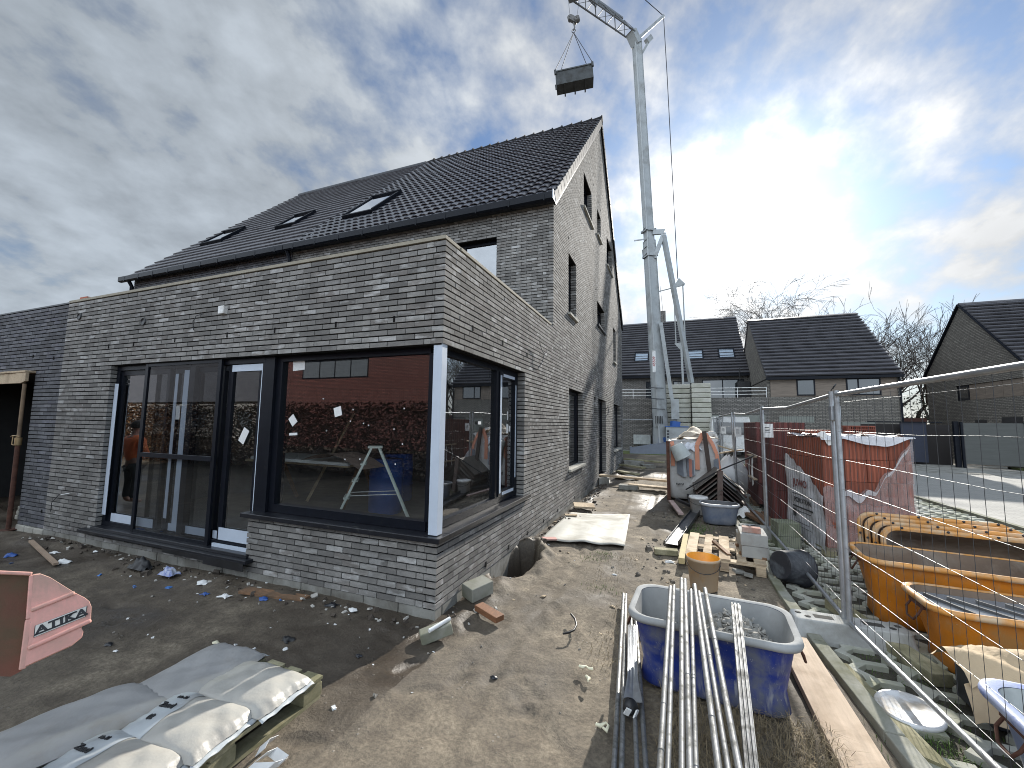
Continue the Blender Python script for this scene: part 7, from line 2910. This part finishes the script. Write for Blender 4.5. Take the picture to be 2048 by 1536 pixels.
# ------------------------------------------------------------------ inside the house, seen through the glass
ld = thing('step_ladder', 'aluminium step ladder standing open behind the corner window', 'ladder', (-3.95, 5.2, .19), world=True)
ld.location = (-4.08, 4.95, .19)
ld.rotation_euler = (0, 0, R(38))
BASE.pop(ld.name, None)
LAD = mat('pale_aluminium', (.62, .66, .60), .5, .3)
for nm_, sx, w_ in (('front_rail', -1, .07), ('rear_rail', 1, .055)):
    for y_ in (-.15, .15):
        mb = MB()
        mb.beam((sx * .56, y_ * 1.25, .0), (sx * .05, y_, 1.17), .03, w_, (0, 1, 0))
        mb.build(nm_, LAD, ld)
for q in range(1, 5):
    f = q / 5
    x = -.56 + .51 * f
    mb = MB()
    mb.box((x - .04, -.17, 1.17 * f - .012), (x + .04, .17, 1.17 * f + .012))
    mb.build('tread', LAD, ld)
mb = MB()
mb.box((-.10, -.16, 1.16), (.10, .16, 1.19))
mb.build('top_cap', LAD, ld)
for y_ in (-.15, .15):
    mb = MB()
    mb.tube([(-.34, y_, .5), (.34, y_, .5)], .006, 5)
    mb.build('brace', WHITEP, ld)
tb = thing('trestle_table', 'site table covered with plasterboard sheets inside the house', 'table', (-6.0, 5.9, .19), world=True)
mb = MB()
mb.box((-7.3, 5.3, .98), (-4.9, 6.4, 1.02))
mb.build('table_top', WOODP, tb)
for x in (-7.1, -5.1):
    mb = MB()
    mb.beam((x, 5.4, .2), (x, 5.8, .98), .06, .05, (1, 0, 0))
    mb.beam((x, 6.3, .2), (x, 5.9, .98), .06, .05, (1, 0, 0))
    mb.build('trestle', WOODB, tb)
mb = MB()
mb.cbox((-5.9, 5.6, 1.06), (1.9, .9, .05), (0, .03, .15))
mb.build('plasterboard', PAPER, label='pale plasterboard sheet lying on the table inside', cat='board')
mb = MB()
mb.grid(14, 8, lambda u, v: (-5.6 + 1.2 * u, 5.0 + .6 * v, 1.1 + .16 * math.sin(PI * u) - .1 * u))
mb.build('cardboard', mat('pink_cardboard', (.5, .36, .3), .8), label='bent pinkish cardboard hanging over the table inside', cat='cardboard')
BLB = mat('blue_barrel', (.02, .08, .30), .45, var=.2)
for x, y, lb in ((-5.1, 6.9, 'blue drum standing inside behind the table'), (-4.6, 5.9, 'blue drum standing inside beside the ladder')):
    mb = MB()
    mb.lathe([(.26, 0), (.28, .05), (.28, .3), (.295, .32), (.28, .34), (.28, .6), (.295, .62), (.28, .64), (.27, .9), (.0, .9)], 26, Matrix.Translation((x, y, .19)))
    mb.build('plastic_drum', BLB, label=lb, cat='drum')
mb = MB()
mb.box((-3.05, 7.6, .2), (-2.95, 7.7, 2.2))
mb.box((-3.05, 7.6, 1.55), (-2.3, 7.7, 1.65))
mb.build('door_frame', BLB, label='blue painted steel frame standing inside right of the ladder', cat='frame')
mb = MB()
mb.beam((-6.5, 6.0, .2), (-6.2, 6.8, 1.9), .04, .04)
mb.build('timber_lath', WOODP, label='thin lath leaning inside behind the sliding door', cat='lath')

# worker in an orange jacket standing left of the view; the left door leaf mirrors him
def skin_body(name, joints, edges, m, parent, root=0, sub=2):
    me = bpy.data.meshes.new(name)
    b = Vector(BASE[parent.name])
    me.from_pydata([tuple(Vector(j[0]) - b) for j in joints], edges, [])
    o = bpy.data.objects.new(name, me)
    COL.objects.link(o)
    o.parent = parent
    BASE[o.name] = tuple(b)
    md = o.modifiers.new('skin', 'SKIN')
    sv = me.skin_vertices[0].data
    for i, j in enumerate(joints):
        sv[i].radius = (j[1] * PS, (j[2] if len(j) > 2 else j[1]) * PS)
        sv[i].use_root = (i == root)
    o.modifiers.new('sub', 'SUBSURF').render_levels = sub
    o.modifiers['sub'].levels = sub
    me.materials.append(m)
    md.use_smooth_shade = True
    return o


PX_, PY_, PZ_ = -10.35, 1.68, .0
PS = 1.13
ps = thing('person', 'person in orange hooded work jacket and dark trousers mirrored in the left glass door', 'person', (PX_, PY_, PZ_), world=True)
pp = lambda x, y, z: (PX_ + x * PS, PY_ + y * PS, PZ_ + z * PS)
SKIN = mat('skin', (.42, .25, .18), .6, var=.05, bs_=.05)
J = [(pp(0, 0, .80), .135, .10), (pp(0, 0, 1.0), .13, .095), (pp(0, .02, 1.16), .15, .10), (pp(0, .03, 1.20), .06), (pp(0, .0, 1.27), .05), (pp(0, -.03, 1.37), .082, .092), (pp(0, -.03, 1.44), .07, .08),
     (pp(-.18, .02, 1.14), .055), (pp(-.24, -.02, .92), .045), (pp(-.16, -.16, .80), .036), (pp(-.10, -.22, .80), .03),
     (pp(.18, .02, 1.14), .055), (pp(.25, -.02, .92), .045), (pp(.18, -.15, .82), .036), (pp(.12, -.22, .80), .03),
     (pp(-.09, 0, .70), .085), (pp(-.10, -.02, .40), .06), (pp(-.10, .02, .07), .045), (pp(-.10, -.12, .03), .035),
     (pp(.09, 0, .70), .085), (pp(.10, -.02, .40), .06), (pp(.11, .02, .07), .045), (pp(.12, -.12, .03), .035)]
E_ = [(0, 1), (1, 2), (2, 3), (3, 4), (4, 5), (5, 6), (2, 7), (7, 8), (8, 9), (9, 10), (2, 11), (11, 12), (12, 13), (13, 14), (0, 15), (15, 16), (16, 17), (17, 18), (0, 19), (19, 20), (20, 21), (21, 22)]
skin_body('body', J, E_, SKIN, ps)
JK = [(pp(0, 0, .72), .175, .14), (pp(0, 0, .95), .17, .135), (pp(0, .02, 1.14), .185, .14), (pp(0, .05, 1.24), .11, .10), (pp(-.19, .02, 1.14), .078), (pp(-.255, -.02, .92), .066), (pp(-.17, -.15, .81), .054),
      (pp(.19, .02, 1.14), .078), (pp(.265, -.02, .92), .066), (pp(.19, -.14, .83), .054)]
skin_body('jacket', JK, [(0, 1), (1, 2), (2, 3), (2, 4), (4, 5), (5, 6), (2, 7), (7, 8), (8, 9)], mat('hi_vis_orange', (1.0, .20, .05), .6, var=.15, scale=6, bs_=.4, bscale=14, bdist=.02), ps)
TR_ = [(pp(0, 0, .76), .15, .12), (pp(-.095, 0, .64), .098), (pp(-.105, -.02, .40), .075), (pp(-.105, .02, .09), .062), (pp(.095, 0, .64), .098), (pp(.105, -.02, .40), .075), (pp(.115, .02, .09), .062)]
skin_body('trousers', TR_, [(0, 1), (1, 2), (2, 3), (0, 4), (4, 5), (5, 6)], mat('dark_trousers', (.03, .032, .034), .85, var=.2), ps)
m = MB()
m.grid(16, 8, lambda u, v: pp(.096 * math.cos(2 * PI * u) * math.sin(PI * v * .62), -.018 + .108 * math.sin(2 * PI * u) * math.sin(PI * v * .62), 1.395 + .108 * math.cos(PI * v * .62)))
m.build('hair', mat('dark_hair', (.03, .022, .016), .7), ps)

# ------------------------------------------------------------------ litter, pebbles, clods, weeds
def scatter(name, n, fn_xy, size, mt, label, cat, seed, flat=.5, zoff=0.0):
    rdx = random.Random(seed)
    m_ = MB()
    xs, ys, ss = [], [], []
    while len(xs) < n:
        x, y = fn_xy(rdx)
        xs.append(x)
        ys.append(y)
        ss.append(size * rdx.lognormvariate(0, .45))
    hs = hgt(np.array(xs), np.array(ys))
    for x, y, s_, h in zip(xs, ys, ss, hs):
        pts = []
        for dx, dy, dz in ((-1, -1, -.6), (1, -1, -.6), (1, 1, -.6), (-1, 1, -.6), (-.7, -.7, 1), (.7, -.7, 1), (.7, .7, 1), (-.7, .7, 1)):
            pts.append((dx * rdx.uniform(.6, 1.3) * s_, dy * rdx.uniform(.35, .9) * s_, dz * flat * s_ * rdx.uniform(.6, 1.2)))
        a_ = rdx.uniform(0, 6.28)
        M_ = Matrix.Translation((x, y, h + s_ * flat * .5 + zoff)) @ Euler((rdx.gauss(0, .25), rdx.gauss(0, .25), a_)).to_matrix().to_4x4()
        m_.hexa([M_ @ Vector(p) for p in pts])
    return m_.build(name, mt, label=label, cat=cat, kind='stuff')


def near_wall(r):
    if r.random() < .45:
        return r.uniform(-8.6, -2.0), 3.24 - abs(r.gauss(0, .13))
    return -1.93 + abs(r.gauss(0, .15)), r.uniform(3.3, 12)


def path_all(r):
    return r.uniform(-6, .95), r.uniform(1.2, 12)


def round_tub(r):
    return r.uniform(-.4, 1.0), r.uniform(3.7, 9.5)


scatter('clods', 300, near_wall, .015, mat('dark_clod', (.075, .06, .047), .95, var=.4), 'dark earth clods along the foot of the walls', 'earth clods', 41, .7)
scatter('pebbles', 280, path_all, .006, mat('grey_pebble', (.24, .22, .19), .9, var=.4), 'small grey pebbles strewn over the trodden path', 'pebbles', 42, .6)
scatter('brick_chips', 150, near_wall, .015, mat('pale_chip', (.42, .40, .36), .9, var=.3), 'pale mortar and brick chips along the walls', 'chips', 43, .4)
scatter('white_crumbs', 50, lambda r: (r.uniform(-5.5, -1.6), r.uniform(2.0, 3.2)) if r.random() < .75 else path_all(r), .010, PAPER, 'white foam and paper crumbs strewn before the house', 'crumbs', 44, .3)
scatter('wood_chips', 160, lambda r: (r.uniform(-2.2, .9), r.uniform(3.5, 13)), .016, WOODP, 'pale wood chips and splinters along the path', 'wood chips', 45, .25)
scatter('rubble', 220, round_tub, .016, mat('dark_rubble', (.13, .115, .095), .95, var=.5), 'dark rubble on the soil between tub, pallet and kerb', 'rubble', 46, .6)
scatter('blue_scraps', 6, lambda r: (r.uniform(-7.5, -3.2), r.uniform(2.5, 3.1)), .022, mat('blue_scrap', (.05, .16, .42), .5), 'scraps of blue plastic on the mud below the door', 'plastic scraps', 47, .3)
# larger litter pieces: torn paper and film, each its own thing
rdl = random.Random(77)
for i, (px, py, sz, mt_, lb, ct) in enumerate((
    (527, 1200, .09, BLB, 'blue plastic film scrap in front of the brown plank', 'film'), (410, 1188, .07, BLB, 'dark blue film scrap left of the brown plank', 'film'),
    (450, 1190, .10, PAPER, 'crumpled pale paper left of the brown plank', 'paper'), (405, 1168, .12, PAPER, 'flattened pale paper below the black threshold', 'paper'),
    (110, 1104, .09, PAPER, 'pale rounded scrap beside the batten on the left', 'scrap'), (125, 1120, .16, PAPER, 'torn pale film at the end of the batten on the left', 'film'),
    (20, 1108, .14, BLB, 'blue scrap at the left picture edge', 'scrap'), (190, 1105, .06, PAPER, 'small white scrap below the slate-grey plinth', 'scrap'),
    (665, 1213, .10, STONE, 'dark plastic shred by the wall foot', 'shred'), (705, 1222, .08, PAPER, 'pale shred near the brick corner', 'shred'),
    (575, 1275, .10, BLACK, 'dark shred on the mud before the bags', 'shred'), (218, 1283, .06, STONE, 'dark stone on the mud beside the red mixer cover', 'stone'),
    (232, 1298, .03, PAPER, 'white crumb beside the red mixer cover', 'crumb'), (432, 1282, .05, FOAM, 'pale splinter on the mud behind the bags', 'splinter'),
    (1340, 1122, .10, PAPER, 'blue-white plastic cup rim lying before the pale pallet', 'plastic'), (988, 1337, .05, STONE, 'dark stone on the bare earth before the tub', 'stone'),
    (717, 1304, .05, STONE, 'dark stone on the mud right of the bags', 'stone'), (1229, 1146, .05, PAPER, 'pale chip on the path before the yellow bucket', 'chip'))):
    p = gp(px, py, .02)
    p.z = terrain_drop(p.x, p.y) + .006
    ph = rdl.uniform(0, 6)
    mb = MB()
    mb.grid(10, 8, lambda u, v: (p.x + (u - .5) * sz * (1 + .3 * math.sin(v * 7 + ph)), p.y + (v - .5) * sz * .7 * (1 + .3 * math.sin(u * 6 + ph)), p.z + sz * .22 * (math.sin(PI * u) * math.sin(PI * v)) ** .6 + sz * .07 * math.sin(u * 12 + ph) * math.sin(v * 10)))
    mb.build('litter_scrap', mt_, label=lb, cat=ct)


def blades(name, n, fn_xy, h, w, mt, label, seed, flop=.5):
    rdx = random.Random(seed)
    m_ = MB()
    xs, ys = [], []
    for _ in range(n):
        x, y = fn_xy(rdx)
        xs.append(x)
        ys.append(y)
    hs = hgt(np.array(xs), np.array(ys))
    for x, y, z in zip(xs, ys, hs):
        a_ = rdx.uniform(0, 2 * PI)
        hh_ = h * rdx.uniform(.4, 1.2)
        fl_ = hh_ * rdx.uniform(.2, 1.0) * flop * 2
        c_, s_ = math.cos(a_), math.sin(a_)
        ww = w * rdx.uniform(.6, 1.3)
        p0 = (x, y, z - .004)
        p1 = (x + c_ * fl_ * .4, y + s_ * fl_ * .4, z + hh_ * .65)
        p2 = (x + c_ * fl_, y + s_ * fl_, z + hh_ * (1 - flop * .45))
        m_.add([(p0[0] - s_ * ww, p0[1] + c_ * ww, p0[2]), (p0[0] + s_ * ww, p0[1] - c_ * ww, p0[2]), (p1[0] + s_ * ww * .8, p1[1] - c_ * ww * .8, p1[2]), (p1[0] - s_ * ww * .8, p1[1] + c_ * ww * .8, p1[2]), p2],
               [(0, 1, 2, 3), (3, 2, 4)])
    return m_.build(name, mt, label=label, cat='grass', kind='stuff')


GRN = mat('weed_green', (.075, .13, .025), .8, var=.4, scale=7)
STRAW = mat('dry_straw', (.22, .17, .10), .9, var=.35, scale=9)


def gauss_pts(cs, sx, sy):
    return lambda r: (lambda c: (c[0] + r.gauss(0, sx), c[1] + r.gauss(0, sy)))(r.choice(cs))


blades('grass', 3200, gauss_pts([(.98, 9.0), (1.25, 8.5), (1.2, 7.6), (.3, 7.4), (.45, 7.9), (1.25, 6.6), (1.32, 3.0), (1.4, 2.75), (1.38, 3.15), (1.6, 12.5), (1.5, 10.2)], (.10), .16), .05, .0022, GRN, 'green grass tufts growing along kerb, tub and pavers', 61)
blades('grass', 900, lambda r: (r.uniform(1.3, 1.75), r.uniform(2.3, 4.2)), .035, .002, GRN, 'short green grass sprouting in the paver cells', 62)
blades('dry_grass', 2600, lambda r: (r.uniform(-.1, .80), r.uniform(2.2, 3.0)), .11, .0018, STRAW, 'flattened dry straw in front of the blue tub', 63, .95)
blades('dry_grass', 450, gauss_pts([(-.42, 3.7), (-.5, 3.4), (-.55, 5.6), (-.75, 5.0), (-.42, 4.2)], .1, .15), .05, .0016, STRAW, 'dry grass on the bare path left of the tub', 64, .9)
blades('grass', 260, gauss_pts([(-.95, 5.5), (-.72, 4.6), (-.9, 5.75)], .09, .07), .035, .002, GRN, 'small green weeds on the bare path', 65, .6)
blades('moss', 5000, lambda r: (r.uniform(1.3, 5.6), r.uniform(5.0, 16)), .03, .006, mat('moss_soil', (.09, .105, .05), .95, var=.4), 'mossy growth in the cells of the grass pavers', 66, .6)
